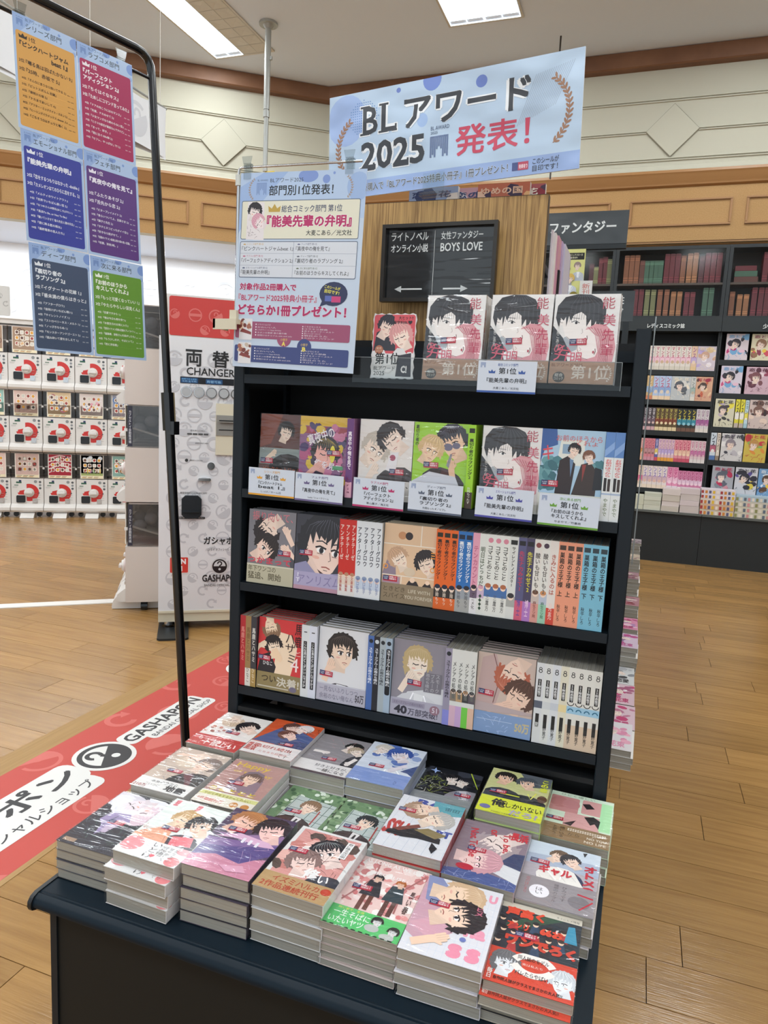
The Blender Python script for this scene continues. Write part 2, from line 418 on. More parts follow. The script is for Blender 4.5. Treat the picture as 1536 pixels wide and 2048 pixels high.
def mark_field(a, x0, y0, w, h, r, col, step, seed=3):
    q = random.Random(seed); z = a.l; j = 0; yy = y0+step*.4
    while yy < y0+h:
        xx = x0+step*(.3 if j % 2 else .85)
        while xx < x0+w:
            rr = r*(1 if q.random() < .5 else .7)
            if xx-rr > x0 and xx+rr < x0+w and yy-rr > y0 and yy+rr < y0+h: capsule_mark(a, xx, yy, rr, q.choice((-35, 35, 0)), col, q.choice((0, 0, 1, 0, 2)), z)
            xx += step*1.15
        yy += step*.82; j += 1
    a.l = z+1
def logo_mark(a, x, y, r, ink, paper, rot=0):
    z = a.l; a.ell(x, y, r*1.18, r*1.18, paper, z, n=32); a.arc(x, y, r*.9, r*.2, rot, 180+rot, ink, z+1, 24)
    a.ell(x, y, r, r, ink, z+1, a0=180+rot, a1=360+rot, n=24)
    c, s_ = math.cos(R(rot)), math.sin(R(rot))
    def P(u, v): return (x+(u*c-v*s_)*r, y+(u*s_+v*c)*r)
    px, py = P(0, .38); a.arc(px, py, r*.26, r*.18, -80+rot, 190+rot, ink, z+1, 14); a.line([P(.04, .15), P(.0, -.1)], r*.2, ink, z+1)
    px, py = P(0, -.42); a.ell(px, py, r*.17, r*.17, paper, z+2, n=12); a.l = z+3
# ================================================================= SETTING
def nolabel(o, kind='structure'): o['kind'] = kind; return o
# wood materials
def wood_floor_mat(name, coat):
    m = bpy.data.materials.new(name); m.use_nodes = True; nt = m.node_tree; b = nt.nodes['Principled BSDF']; L = nt.links.new
    tc = nt.nodes.new('ShaderNodeTexCoord'); geo = nt.nodes.new('ShaderNodeNewGeometry'); oi = nt.nodes.new('ShaderNodeObjectInfo')
    mp = nt.nodes.new('ShaderNodeMapping'); mp.inputs['Scale'].default_value = (1.6, 26, 1)
    ad = nt.nodes.new('ShaderNodeVectorMath'); ad.operation = 'ADD'
    cm = nt.nodes.new('ShaderNodeCombineXYZ')
    mu = nt.nodes.new('ShaderNodeMath'); mu.operation = 'MULTIPLY'; mu.inputs[1].default_value = 37
    L(oi.outputs['Random'], mu.inputs[0]); L(mu.outputs[0], cm.inputs[0]); L(mu.outputs[0], cm.inputs[1])
    L(geo.outputs['Position'], ad.inputs[0]); L(cm.outputs[0], ad.inputs[1]); L(ad.outputs[0], mp.inputs[0])
    nz = nt.nodes.new('ShaderNodeTexNoise'); nz.inputs['Scale'].default_value = 1.6; nz.inputs['Detail'].default_value = 7; nz.inputs['Roughness'].default_value = .62; nz.inputs['Distortion'].default_value = .5
    L(mp.outputs[0], nz.inputs['Vector'])
    cr = nt.nodes.new('ShaderNodeValToRGB'); cr.color_ramp.elements[0].position = .28; cr.color_ramp.elements[1].position = .72
    cr.color_ramp.elements[0].color = (*lin('926c3e'), 1); cr.color_ramp.elements[1].color = (*lin('b08751'), 1)
    L(nz.outputs[0], cr.inputs[0])
    hs = nt.nodes.new('ShaderNodeHueSaturation'); mr = nt.nodes.new('ShaderNodeMapRange'); mr.inputs[3].default_value = .88; mr.inputs[4].default_value = 1.1
    L(oi.outputs['Random'], mr.inputs[0]); L(mr.outputs[0], hs.inputs['Value']); L(cr.outputs[0], hs.inputs['Color']); L(hs.outputs[0], b.inputs['Base Color'])
    b.inputs['Roughness'].default_value = .2; b.inputs['Specular IOR Level'].default_value = .5
    n2 = nt.nodes.new('ShaderNodeTexNoise'); n2.inputs['Scale'].default_value = 9; bp = nt.nodes.new('ShaderNodeBump'); bp.inputs['Strength'].default_value = .12; bp.inputs['Distance'].default_value = .004
    L(mp.outputs[0], n2.inputs['Vector']); L(n2.outputs[0], bp.inputs['Height']); L(bp.outputs[0], b.inputs['Normal'])
    return m
WFLOOR = wood_floor_mat('oak floor plank', 0)
def far_floor_mat():
    m = WFLOOR.copy(); m.name = 'oak floor beyond'; nt = m.node_tree; L = nt.links.new
    b = nt.nodes['Principled BSDF']; geo = nt.nodes.new('ShaderNodeNewGeometry')
    br = nt.nodes.new('ShaderNodeTexBrick'); br.inputs['Color1'].default_value = (1, 1, 1, 1); br.inputs['Color2'].default_value = (.9, .9, .9, 1); br.inputs['Mortar'].default_value = (.3, .25, .2, 1)
    br.inputs['Scale'].default_value = 1; br.inputs['Brick Width'].default_value = .92; br.inputs['Row Height'].default_value = .154; br.inputs['Mortar Size'].default_value = .0015; br.offset = .37
    mx = nt.nodes.new('ShaderNodeMix'); mx.data_type = 'RGBA'; mx.blend_type = 'MULTIPLY'; mx.inputs['Factor'].default_value = 1
    src = b.inputs['Base Color'].links[0].from_socket
    L(geo.outputs['Position'], br.inputs['Vector']); L(src, mx.inputs[6]); L(br.outputs['Color'], mx.inputs[7]); L(mx.outputs[2], b.inputs['Base Color'])
    return m
floor = MB().box(-13, 7.5, -7.5, 11, -.06, -.0085).obj('floor', mat('dark groove', '3a2a1a', .8)); nolabel(floor)
def project(p):
    q = CM.transposed() @ (Vector(p)-CAM)
    if q.z > -.05: return None
    return (768+F_PX*q.x/-q.z, 1024-F_PX*q.y/-q.z)
plank_me = {}
rows = []; PH = .096; np_ = 0; cand = []
for k in range(-10, 40):
    y0 = PH+.154*k; off = random.Random(k*7+1).random()*.92; x = -4.6+off
    while x < 2.6:
        c = (x+.46, y0+.077, 0); q = project(c); ends = [project((x+d, y0+.077, 0)) for d in (0.05, .87)]
        vis = any(e and -60 < e[0] < 1596 and 900 < e[1] < 2110 for e in ends+[q])
        if vis and not (-.05 < x+.05 and x+.87 < .95 and -.7 < y0 < 3.3):
            d = (Vector(c)-CAM).length; cand.append((d, x, y0))
        x += .92
cand.sort()
for d, x, y0 in cand[:300]:
    if 'p' not in plank_me: plank_me['p'] = MB().bbox(.0011, .9189, .0011, .1529, -.0085, 0, .001).mesh('plank', WFLOOR)
    ob('plank', plank_me['p'], floor, MT(x, y0, 0))
FAR_D = cand[299][0] if len(cand) > 300 else 99
# the wood beyond the last separate planks: same height, one surface in pattern, in strips where no plank was built
done = set((round(x, 3), round(y0, 3)) for d, x, y0 in cand[:300])
mb = MB()
for k in range(-48, 72):
    y0 = PH+.154*k; off = random.Random(k*7+1).random()*.92; x = -4.6+off-.92*9
    run = None
    while x < 7.4:
        has = (round(x, 3), round(y0, 3)) in done
        if not has and run is None: run = x
        if has and run is not None: mb.box(run, x, y0+.001, y0+.153, -.0085, -.0004); run = None
        x += .92
    if run is not None: mb.box(run, 7.4, y0+.001, y0+.153, -.0085, -.0004)
o = mb.obj('far_planks', far_floor_mat(), floor); o['kind'] = 'stuff'
# ceiling and walls
CEILM = mat('warm white ceiling paint', 'dfe8f6', .9, bump=((300, 300, 300), .15, .002))
WALLM = mat('cream wall paint', 'bdb9a8', .85, bump=((200, 200, 200), .15, .002))
BEAM = mat('brown timber', '79533a', .5, noise=((3, 3, 60), '6f4a33', '835c42', 4))
TAN = mat('tan veneer', 'a9824f', .5, noise=((120, 120, 2.5), 'a37c4c', 'b48d5c', 4), spec=.3)
CROWN = mat('light brown moulding', 'a07448', .4)
BEIGE = mat('beige wall', 'c9b68f', .8)
nolabel(MB().box(-13, 7.5, -7.5, 11, CEIL, CEIL+.05).obj('ceiling', CEILM))
CP = Vector((-2.689, 6.2, 0)); U = Vector((math.cos(R(35)), math.sin(R(35)), 0)); NL = Vector((math.sin(R(35)), -math.cos(R(35)), 0))
ML = MT(*CP) @ Matrix.Rotation(R(35), 4, 'Z') @ Matrix.Rotation(R(90), 4, 'X')     # local: X along the wall, Y up, Z to the room
MBK = upright(-2.689, 6.2, 0)
def wall(name, M, x0, x1, panels, diamonds, soffit=3.09):
    w = MB().box(x0, x1, soffit, CEIL, -.12, 0).obj(name, WALLM, M=M); nolabel(w)
    MB().sweep([(0, 4.815), (.09, 4.815), (.09, 4.68), (.075, 4.67), (0, 4.665)], (x0, 0, 0), (x1, 0, 0), (0, 1, 0), (0, 0, 1)).obj('beam', BEAM, w)
    MB().sweep([(0, 3.80), (.012, 3.79), (.02, 3.755), (.045, 3.735), (.05, 3.72), (0, 3.72)], (x0, 0, 0), (x1, 0, 0), (0, 1, 0), (0, 0, 1)).obj('cornice', WALLM, w)
    MB().sweep([(0, 3.73), (.085, 3.725), (.09, 3.70), (.075, 3.68), (.07, 3.655), (.04, 3.62), (.035, 3.60), (.012, 3.585), (0, 3.585)], (x0, 0, 0), (x1, 0, 0), (0, 1, 0), (0, 0, 1)).obj('crown_moulding', CROWN, w, smooth=True)
    MB().box(x0, x1, soffit, 3.6, 0, .008).obj('veneer_board', TAN, w)
    for a0, a1 in panels:
        f = MB()
        for p in ((a0, a1, 3.225, 3.245), (a0, a1, 3.455, 3.475), (a0, a0+.02, 3.245, 3.455), (a1-.02, a1, 3.245, 3.455)):
            f.box(p[0], p[1], p[2], p[3], .008, .022); f.box(p[0]+.004, p[1]-.004, p[2]+.004, p[3]-.004, .022, .028)
        f.obj('panel_moulding', CROWN, w)
    xs = sorted(diamonds); bead = MB()
    for y in (4.385, 3.85): bead.box(x0, x1, y-.014, y-.006, 0, .014); bead.box(x0, x1, y+.006, y+.014, 0, .014)
    e = [x0]+[v for d in xs for v in (d-.235, d+.235)]+[x1]
    for i in range(0, len(e), 2):
        if e[i+1]-e[i] > .02: bead.box(e[i], e[i+1], 4.094, 4.102, 0, .014); bead.box(e[i], e[i+1], 4.112, 4.120, 0, .014)
    bead.obj('bead_moulding', WALLM, w)
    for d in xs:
        MB().prism([(d-.247, 4.107), (d, 3.860), (d+.247, 4.107), (d, 4.354)], 0, .004).obj('diamond_shade_plate', mat('painted shadow grey', '8f8b7c', .9), w)  # raised plate whose darker colour paints in the shadow outline round the diamond
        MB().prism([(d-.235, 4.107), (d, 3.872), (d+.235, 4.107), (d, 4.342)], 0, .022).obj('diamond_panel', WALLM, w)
    return w
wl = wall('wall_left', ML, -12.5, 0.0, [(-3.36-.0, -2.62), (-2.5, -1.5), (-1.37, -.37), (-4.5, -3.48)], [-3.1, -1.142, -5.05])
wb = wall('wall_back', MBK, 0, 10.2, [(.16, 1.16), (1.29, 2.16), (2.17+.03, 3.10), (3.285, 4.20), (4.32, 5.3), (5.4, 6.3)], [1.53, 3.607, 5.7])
# lower, recessed parts of the two walls
nolabel(MB().box(-.5, 10.2, 0, 3.09, -.28, -.22).obj('wall_back_recess', BEIGE, M=MBK))
nolabel(MB().box(-.5, 10.2, 3.09, 3.14, -.22, .0).box(-.5, 10.2, 3.075, 3.09, -.03, .0).obj('trim_1', CROWN, M=MBK))
for nm, a in (('wall_right', (7.4, 7.5, -7.5, 7, 0, CEIL)), ('wall_far_left', (-13.1, -13, -7.5, 11, 0, CEIL))):
    nolabel(MB().box(*a).obj(nm, WALLM))
# recess behind the capsule machines: bright printed back wall, its floor-to-soffit sides, lit by its own lamps
RD = 1.3
a = Art(9000, 3090, 'f2f3f6', dz=.12); mark_field(a, 3000, 1900, 6000, 1150, 150, 'cfd2d8', 400, 5)
rw = MB().box(-9, 1.6, 0, 3.09, -RD-.08, -RD).obj('wall_left_recess', mat('white wall panel', 'f2f3f6', .5), M=ML); nolabel(rw)
ob('wall_print', a.mesh('wall_print', PRINT), rw, MT(-7.6, 0, -RD+.002))
nolabel(MB().box(-9, 1.6, 3.09, 3.15, -RD, -.12).obj('ceiling_recess', CEILM, M=ML))
nolabel(MB().box(1.5, 1.6, 0, 3.09, -RD, 0).obj('wall_recess_end', WALLM, M=ML))

# ================================================================= CEILING LAMPS
EMIT = mat('fluorescent tube', 'ffffff', .5, emit='f3fbff', es=9)
LOUV = mat('louvre white', 'cfc9be', .5)
def make_lamp(label, lit):
    t = thing('ceiling_lamp', label, 'ceiling lamp', MT(0, 0, CEIL), 'louvred ceiling lamps')
    w, l = .68, 1.3
    MB().box(0, .02, 0, l, -.012, -.001).box(w-.02, w, 0, l, -.012, -.001).box(.02, w-.02, 0, .02, -.012, -.001).box(.02, w-.02, l-.02, l, -.012, -.001).obj('frame', LOUV, t)
    for h in range(2):
        x0 = .02+h*.32; lv = MB()
        for i in range(3): lv.box(x0+i*.1545, x0+i*.1545+.004, .02, l-.02, -.009, -.0015)
        for j in range(9): lv.box(x0, x0+.31, .02+j*.157, .024+j*.157, -.009, -.0015)
        if not lit[h]:
            for i in range(2):
                for j in range(8):
                    cx, cy = x0+.0795+i*.1545, .1+j*.157
                    for q in ((-1, -1, 1, -1), (1, -1, 1, 1), (1, 1, -1, 1), (-1, 1, -1, -1)):
                        lv.face((cx+q[0]*.074, cy+q[1]*.074, -.0085), (cx+q[2]*.074, cy+q[3]*.074, -.0085), (cx, cy, -.002))
        lv.obj('louvre', LOUV if not lit[h] else mat('lit louvre', 'f4f8fa', .5, emit='e8f6ff', es=1.5), t)
        if lit[h]:
            MB().box(x0+.004, x0+.306, .024, l-.1, -.0105, -.0092).obj('diffuser', EMIT, t)
    return t
def lamp_light(par, x, y, lit, k=1.0):
    ld = bpy.data.lights.new('ceiling_light', 'AREA'); ld.shape = 'RECTANGLE'; ld.size = .31*(lit[0]+lit[1]); ld.size_y = 1.2
    ld.energy = LAMP_W*(lit[0]+lit[1])/2*k; ld.color = (.90, .965, 1)
    o = bpy.data.objects.new('ceiling_light', ld); COL.objects.link(o); o.parent = par
    o.location = (.02+.31*(.5 if lit == (1, 0) else 1.0), .63, -.014)
l1 = make_lamp('white ceiling lamp with only its left half lit, grey louvres on its right', (1, 0)); l1.location.x = -3.55; l1.location.y = 3.96
l2 = make_lamp('fully lit louvred ceiling lamp above the blue award banner', (1, 1)); l2.location.x = -1.08; l2.location.y = 3.96
lamp_light(l1, -3.55, 3.96, (1, 0), 2.2)
for ix in range(-3, 3):
    for iy in range(-3, 1):
        x = -1.08+2.47*ix+.0; y = 3.96+2.6*iy
        if iy == 0 and ix in (-1, 0): continue
        if (ix, iy) == (-3, 0): continue
        l3 = dup(l2, MT(x, y, CEIL), 'lit ceiling lamp behind the picture, %s row, %s from the right wall' % (('first', 'second', 'third', 'fourth')[-iy], ('first', 'second', 'third', 'fourth', 'fifth', 'sixth')[2-ix])); lamp_light(l3, x, y, (1, 1), 1.5 if ix < -1 else 1)
def strip_light(M, x0, x1, y, z, w, power, nm):
    ld = bpy.data.lights.new(nm, 'AREA'); ld.shape = 'RECTANGLE'; ld.size = x1-x0; ld.size_y = w; ld.energy = power; ld.color = (.93, .97, 1)
    o = bpy.data.objects.new(nm, ld); COL.objects.link(o); o.matrix_world = M @ MT((x0+x1)/2, y, z) @ Matrix.Rotation(R(-90), 4, 'X'); return o
lamp_light(l2, -1.08, 3.96, (1, 1))
strip_light(ML, -6, 1.2, 3.07, -.7, .25, 85, 'recess_light')
strip_light(MBK, .5, 7, 3.05, -.11, .1, 14, 'cove_light')

# ================================================================= ROD AND FLANGE FROM THE CEILING
t = thing('ceiling_pole', 'thin pale pole hanging from a round ceiling flange beside the left lamp', 'pole', MT(-2.679, 4.789, CEIL))
MB().cyl(0, 0, -.02, -.001, .085, 24).cyl(0, 0, -.05, -.02, .03, 16, r2=.05).obj('flange', GREYM, t, smooth=True)
MB().cyl(0, 0, -.75, -.04, .028, 12).cyl(0, 0, -1.3, -.75, .022, 12).obj('pole', GREYM, t, smooth=True)
MB().cyl(0, 0, -.82, -.76, .03, 12).box(-.03, .045, -.01, .01, -.32, -.29).obj('collar', GREYM, t, smooth=True)
a = Art(100, 150, 'e8c838', dz=.1); a.text('売場', 40, 30, 40, 80, '5a2c70', .02)
o = MB().box(0, .1, 0, .15, -.004, 0).obj('hanging_sign', mat('yellow card', 'e8c838', .6), M=upright(-2.68, 4.79, 3.37)); tag(o, 'small yellow card at the foot of the thin ceiling pole', 'sign')
ob('sign_print', a.mesh('sign_print', PRINT), o, MT(0, 0, .001))
o = MB().tube([(0, 0, 0), (0, 0, -.02), (0, 0, -1.25)], .008, 8).obj('ceiling_rod', mat('dark rod', '3a3330', .4), M=MT(-.127, 5.671, CEIL)); tag(o, 'thin dark rod dropping from the ceiling behind the award banner', 'rod')

# ================================================================= HANGING WHITE CLOTH BANNER (left)
def cloth():
    mb = MB(); n = 24; y0, y1 = .9, 3.025
    for i in range(n+1):
        t = i/n; y = y0+(y1-y0)*t; sag = .05*math.sin(math.pi*t); b = .02*math.sin(t*21)
        mb.v += [(-2.5+b, y, 3.375-sag+.0), (-2.5+b*.6, y, 3.2-sag), (-2.5+b, y, 3.03-sag*.3)]
    for i in range(n):
        for j in range(2):
            k = i*3+j; mb.f.append((k, k+3, k+4, k+1)); mb.mi.append(0)
    return mb
t = thing('cloth_banner', 'white cloth banner with grey ring marks hanging high behind the ranking posters', 'banner', MT(0, 0, 0))
mb = cloth(); mb.obj('cloth', mat('white cloth', 'e3e3e6', .8), t, smooth=True)
MB().tube([(-2.5, .88, 3.38), (-2.5, 3.05, 3.385)], .008, 8).obj('rod', GREYM, t)
for y in (1.75, 2.3, 2.98): MB().tube([(-2.5, y, 3.385), (-2.5, y, CEIL)], .0025, 5).obj('cord', mat('cord', 'c9c4bb', .6), t)
a = Art(1990, 300, 'e3e3e6', dz=.1); a.text('JA', 700, 190, 130, 85, '222', .03); a.text('いか', 705, 95, 120, 70, '333'); a.text("That's", 705, 30, 100, 26, '555')
for i, (x, k) in enumerate(((1000, 0), (1350, 1), (1700, 0))): capsule_mark(a, x, 150, 110, 30, 'cfcfd4', k)
a.v = a.v
ob('cloth_print', a.mesh('cloth_print', MATTE), t, Matrix(((0, 0, 1, -2.475), (1, 0, 0, 1.0), (0, 1, 0, 3.04), (0, 0, 0, 1))))
# ================================================================= CAPSULE MACHINES
MRED = 'c8302c'
SMOKE = film_mat('smoked clear plastic', (.80, .79, .78), .05, None, 0, 0)
MW = mat('machine white', 'dcd7d2', .35)
MG = mat('machine shell side', 'cfc3bb', .5)
DKP = mat('dark plastic', '23272b', .25)
def machine_front():
    a = Art(318, 372, 'dedad6', dz=.08)
    a.ell(175, 215, 98, 98, MRED, n=32); a.ell(175, 215, 52, 52, 'dedad6')
    a.poly([(40, 290), (150, 350), (150, 250), (70, 230), (40, 235)], 'dedad6'); a.poly([(60, 210), (120, 232), (125, 190), (70, 190)], MRED); a.rect(60, 96, 90, 90, 'dedad6')
    z = a.l; a.rect(48, 318, 54, 18, '2a5b45', z); a.rect(76, 336, 24, 18, '22305e', z); a.rect(30, 290, 40, 12, '7c8f80', z)
    for y in (335, 300, 265): a.ell(285, y, 13, 13, '55585a' if y != 300 else '8f9295', z, n=10)
    a.ell(240, 338, 17, 17, '8d8f90', z, n=10)
    for k in range(6): a.rect(225+(k % 2)*34, 200-k*13, 26, 3, 'a5a09b', z)
    a.rect(14, 278, 50, 3, 'a5a09b', z); a.rect(14, 268, 44, 3, 'a5a09b', z); a.poly([(262, 205), (272, 225), (282, 205)], '4d5257', z)
    a.l = z+1; return a.mesh('machine_print', GLOSS)
MPRINT = machine_front()
def make_machine(name, label, cardmesh):
    t = thing(name, label, 'capsule machine', MT(0, 0, 0))
    b = MB()
    n = 9; prof = [(0, -.40), (0, -.03)]
    # body: deep box with a rounded lower lip and a slanting upper face
    for s0 in (0,):
        pts = [(.40, 0), (-.035, 0), (-.05, .02), (-.05, .05), (-.01, .085), (-.0, .09), (.0, .372), (.40, .372)]
        v = [(x, y, -z) for x in (.003, .323) for z, y in pts]; k = len(pts)
        b.v += v; b.f.append(tuple(reversed(range(k)))); b.f.append(tuple(k+i for i in range(k))); b.mi += [0, 0]
        for i in range(k): j = (i+1) % k; b.f.append((i, j, k+j, k+i)); b.mi.append(0)
    b.obj('body', MW, t)
    ob('face_print', MPRINT, t, MT(.004, 0, .0012))
    kb = MB().cyl(.178, .215, .001, .02, .047, 24).cyl(.178, .215, .02, .034, .040, 24, r2=.034).box(.138, .218, .207, .223, .034, .05); kb.obj('turning_knob', MW, t, smooth=True)
    c = MB().bbox(.045, .150, .095, .19, .0015, .008, .008); c.obj('chute_frame', MW, t)
    MB().bbox(.053, .142, .102, .183, .008, .013, .008).box(.056, .139, .15, .158, .013, .017).obj('capsule_chute', DKP, t)
    MB().box(.212, .262, .095, .148, .0015, .006).box(.22, .254, .1, .115, .006, .012).box(.232, .242, .125, .14, .006, .010).obj('coin_return', CHROME, t)
    MB().box(.004, .322, .374, .66, -.385, -.378).box(.004, .322, .652, .66, -.378, -.02).box(.004, .322, .374, .378, -.378, -.02).obj('hopper_back', MG, t)
    w = MB().face((.006, .376, -.012), (.32, .376, -.012), (.32, .652, -.012), (.006, .652, -.012)).face((.006, .376, -.012), (.006, .652, -.012), (.006, .652, -.36), (.006, .376, -.36)).face((.32, .376, -.012), (.32, .652, -.012), (.32, .652, -.36), (.32, .376, -.36))
    w.obj('clear_window', SMOKE, t)
    MB().prism([(-.37, .39), (-.03, .50), (-.03, .512), (-.37, .402)], .012, .314, Matrix(((0, 0, 1, 0), (0, 1, 0, 0), (1, 0, 0, 0), (0, 0, 0, 1)))).obj('capsule_ramp', WHITEP, t)
    MB().box(.001, .009, .48, .50, -.03, .006).box(.317, .325, .48, .50, -.03, .006).obj('hinge', WHITEP, t)
    cd = MB().box(.045, .285, .382, .65, -.002, .004).obj('display_card', mat('card stock', 'e8e2d8', .5), t)
    if cardmesh: ob('card_print', cardmesh, cd, MT(.05, .385, .0045))
    return t
CARDS = [('cream card of round product pictures in two rows', 'e9c26c', ['7d5a86', 'b2553f', '8a6d9e', '4e4038', 'd8d0c0'], 0), ('cream and orange card of dark ring shapes', 'e7cda6', ['b65f7c', '5f6c8f', 'd98b3c', 'e7e2da'], 1), ('pale pink card of small sweets on an oval tray', 'e9dcd8', ['d98c9a', 'e8b64e', 'c46a4a', '9fb2cf'], 2),
  ('blue card with pale hoops', '7ea2cc', ['2e5f9e', 'cfe0ee', '5584bd'], 3), ('pink and white card of little grid pictures', 'e6c9c0', ['a8443f', 'e3a23a', '6b4a42', 'dcd6cc'], 4), ('crimson card of crossed ribbons', 'bd3346', ['e9c7c9', 'f2ece6', '7e1f2e'], 5),
  ('sky and meadow card of tiny standing figurines', 'a9bdd2', ['8b6a4e', 'd8b84a', 'b06aa0', '6f9a5e'], 6), ('mint card with a dark round object', '9fc9be', ['3d3a3a', 'c86a4a', 'e4e0d6'], 7), ('brown card of coffee-coloured boxes', 'a98a72', ['5a4034', 'd9c9b6', '7e5d4c', 'e9dfd2'], 8)]
def card(i):
    n, bg, cols, k = CARDS[i % 9]; a = Art(225, 263, bg, dz=.08); q = random.Random(i)
    if k == 5:
        for j in range(5): a.line([(0, 60+j*40), (110, 110+j*36), (225, 70+j*40)], 11, cols[j % 2])
        blobs(a, 100, 190, 110, 50, ['6b5a3e', '3a3030', 'e0d0b0'], 14, 3, 5, 12)
    elif k == 6:
        a.rect(0, 0, 225, 60, '9aa96a'); a.rect(0, 0, 225, 35, 'e8dda8'); blobs(a, 20, 190, 190, 50, ['dfe6ee'], 6, 4, 14, 26)
        for j in range(6): a.rect(30+j*32, 62, 10, 34+10*(j % 2), cols[j % 4]); a.ell(35+j*32, 104+10*(j % 2), 8, 9, 'e6c6a4')
    elif k == 0 or k == 4:
        z = a.l
        for r_ in range(3):
            for c_ in range(4):
                a.rrect(22+c_*48, 70+r_*58, 38, 42, 10, 'efe6da', z); a.ell(41+c_*48, 92+r_*58, 13, 15, cols[(r_+c_) % len(cols)], z+1)
        a.l = z+2
    elif k == 2:
        a.ell(115, 120, 100, 44, 'd8c0c4'); a.ell(115, 126, 92, 38, 'f0e8e4'); blobs(a, 40, 100, 150, 50, cols, 12, 8, 7, 14); blobs(a, 110, 150, 100, 80, ['e6a9b8', 'f2e6ea'], 6, 2, 10, 24)
    else:
        for j in range(7): a.arc(30+q.random()*160, 80+q.random()*150, 20+q.random()*14, 9, 0, 360, cols[j % len(cols)])
    a.rect(0, 0, 225, 30, 'efe3c2' if k != 3 else 'd6e0ea'); z = a.l
    for j in range(3): a.rect(10+j*60, 6, 40, 6, 'c98a3a', z); a.rect(14+j*60, 17, 46, 5, '8a8076', z)
    a.l = z+1; return a.mesh('card_print', PRINT)
cards = [card(i) for i in range(9)]
colname = ['column cut by the picture edge', 'leftmost full column', 'second full column from the left', 'third full column from the left', 'column beside the beige machine sides', 'column hidden behind the beige machines']
MS = MT(-4.608, 4.889, 0) @ Matrix.Rotation(R(35), 4, 'Z') @ Matrix.Rotation(R(90), 4, 'X')
order = [[8, 7, 4], [8, 0, 4], [1, 1, 5], [2, 2, 6], [6, 3, 7], [5, 0, 2]]
m0 = None; lev = ['bottom', 'middle', 'top']
for ci in range(6):
    for ti in range(3):
        x = -1.32+.326*ci; y = [.06, .712, 1.372][ti]; k = order[ci][2-ti]
        M = MS @ MT(x, y, 0) @ Matrix.Diagonal((1, .995 if ti else .97, 1, 1)); lab = 'white capsule machine with %s, %s tier, %s' % (CARDS[k][0].split(' of ')[0].split(' with ')[0], lev[ti], colname[ci])
        if m0 is None: m0 = make_machine('capsule_machine', lab, None); t = m0; t.matrix_world = M; src = m0
        else: t = dup(m0, M, lab)
        t['group'] = 'capsule machines in the rear wall of machines'
        cd = [c for c in t.children if c.name.startswith('display_card')][0]
        ob('card_print', cards[k], cd, MT(.053, .385, .0045))
FT = Matrix(((0, 0, 1, 0), (0, 1, 0, -.06), (1, 0, 0, 0), (0, 0, 0, 1)))
FOOT = MB().prism([(-.06, 0), (.10, .0), (.09, .015), (.0, .06), (-.06, .06)], .10, .235, FT).mesh('foot', MW)
CAST = MB().cyl(0, -.032, -.07, -.03, .028, 12).box(-.012, .012, -.03, 0, -.07, -.03).mesh('caster', DKP)
for t in [o for o in list(COL.objects) if o.name.startswith('capsule_machine') and 'bottom tier' in o.get('label', '')]:
    ob('foot', FOOT, t)
    for cx in (.04, .27): ob('caster', CAST, t, MT(cx, 0, 0))
# top rail over the machines
MB().box(-1.5, .9, 2.045, 2.09, -.3, -.0).box(-1.5, .9, 2.09, 2.1, -.3, .012).obj('machine_top_rail', MW, M=MS); tag(bpy.data.objects['machine_top_rail'], 'white rail along the top of the rear capsule machines', 'rail')
t = MB().bbox(-1.36, -.96, 2.12, 2.42, -.02, 0, .01).obj('notice_board', mat('grey printed card', 'c9c6c2', .6), M=MS); tag(t, 'small grey patterned notice standing on the rail at the left edge', 'notice')
a = Art(390, 290, 'cbc8c4', dz=.08); mark_field(a, 0, 0, 390, 290, 40, 'a9a6a2', 95, 4); ob('notice_print', a.mesh('notice_print', PRINT), t, MT(-1.355, 2.125, .001))
# machines seen from the side, in a row running away behind the changer
SD = Matrix.Rotation(R(-55), 4, 'Z') @ Matrix.Rotation(R(90), 4, 'X')
ang = ['nearest', 'second', 'third', 'fourth', 'fifth', 'sixth']
src2 = [o for o in COL.objects if o.name.startswith('capsule_machine') and 'middle tier' in o.get('label', '')][1]
SFOOT = MB().prism([(-.3, 0), (.085, 0), (.088, .015), (.08, .05), (.055, .085), (.01, .105), (-.0, .10), (-.0, .06), (-.3, .06)], .06, .27, FT).mesh('foot', MW)
SPN = MB().box(.3265, .334, .0, .372, -.375, .0).mesh('side_panel', MG)
SWN = MB().box(.3265, .330, .376, .655, -.375, -.012).mesh('side_window', SMOKE)
a = Art(26, 270, '2b2a3a', dz=.07); a.text('カプセルトイ自動販売機', 5, 20, 15, 220, 'e8e8ec', 0, True); LST = a.mesh('label_strip', PRINT)
g = MB()
for qq in range(8): g.ball(.05+.07*(qq % 4), .50+.05*(qq//4), -.08-.07*(qq % 3), .042, 12)
CAPS = g.mesh('capsules', mat('grey capsule', '8a8a92', .25), smooth=True)
SIDE_AX = Matrix(((0, 0, 1, 0), (0, 1, 0, 0), (-1, 0, 0, 0), (0, 0, 0, 1)))
for k in range(6):
    o_ = Vector((-2.03, 2.04, 0)) - NL*(.0+.345*k)
    for ti in range(3):
        base = [.06, .695, 1.29][ti]; M = MT(o_.x, o_.y, 0) @ SD @ MT(-.334, base, 0) @ Matrix.Diagonal((1, .95 if ti == 0 else .9, 1, 1))
        t = dup(src2, M, '%s beige-sided capsule machine of the row seen from its side, %s tier' % (ang[k], lev[ti])); t['group'] = 'capsule machines seen from the side'
        if ti == 0: ob('foot', SFOOT, t); ob('caster', CAST, t, MT(.30, 0, -.06))
        if k == 0:
            ob('side_panel', SPN, t); ob('side_window', SWN, t); ob('label_strip', LST, t, MT(.3305, .38, -.016) @ SIDE_AX)
            ob('capsules', CAPS, t)['kind'] = 'stuff'
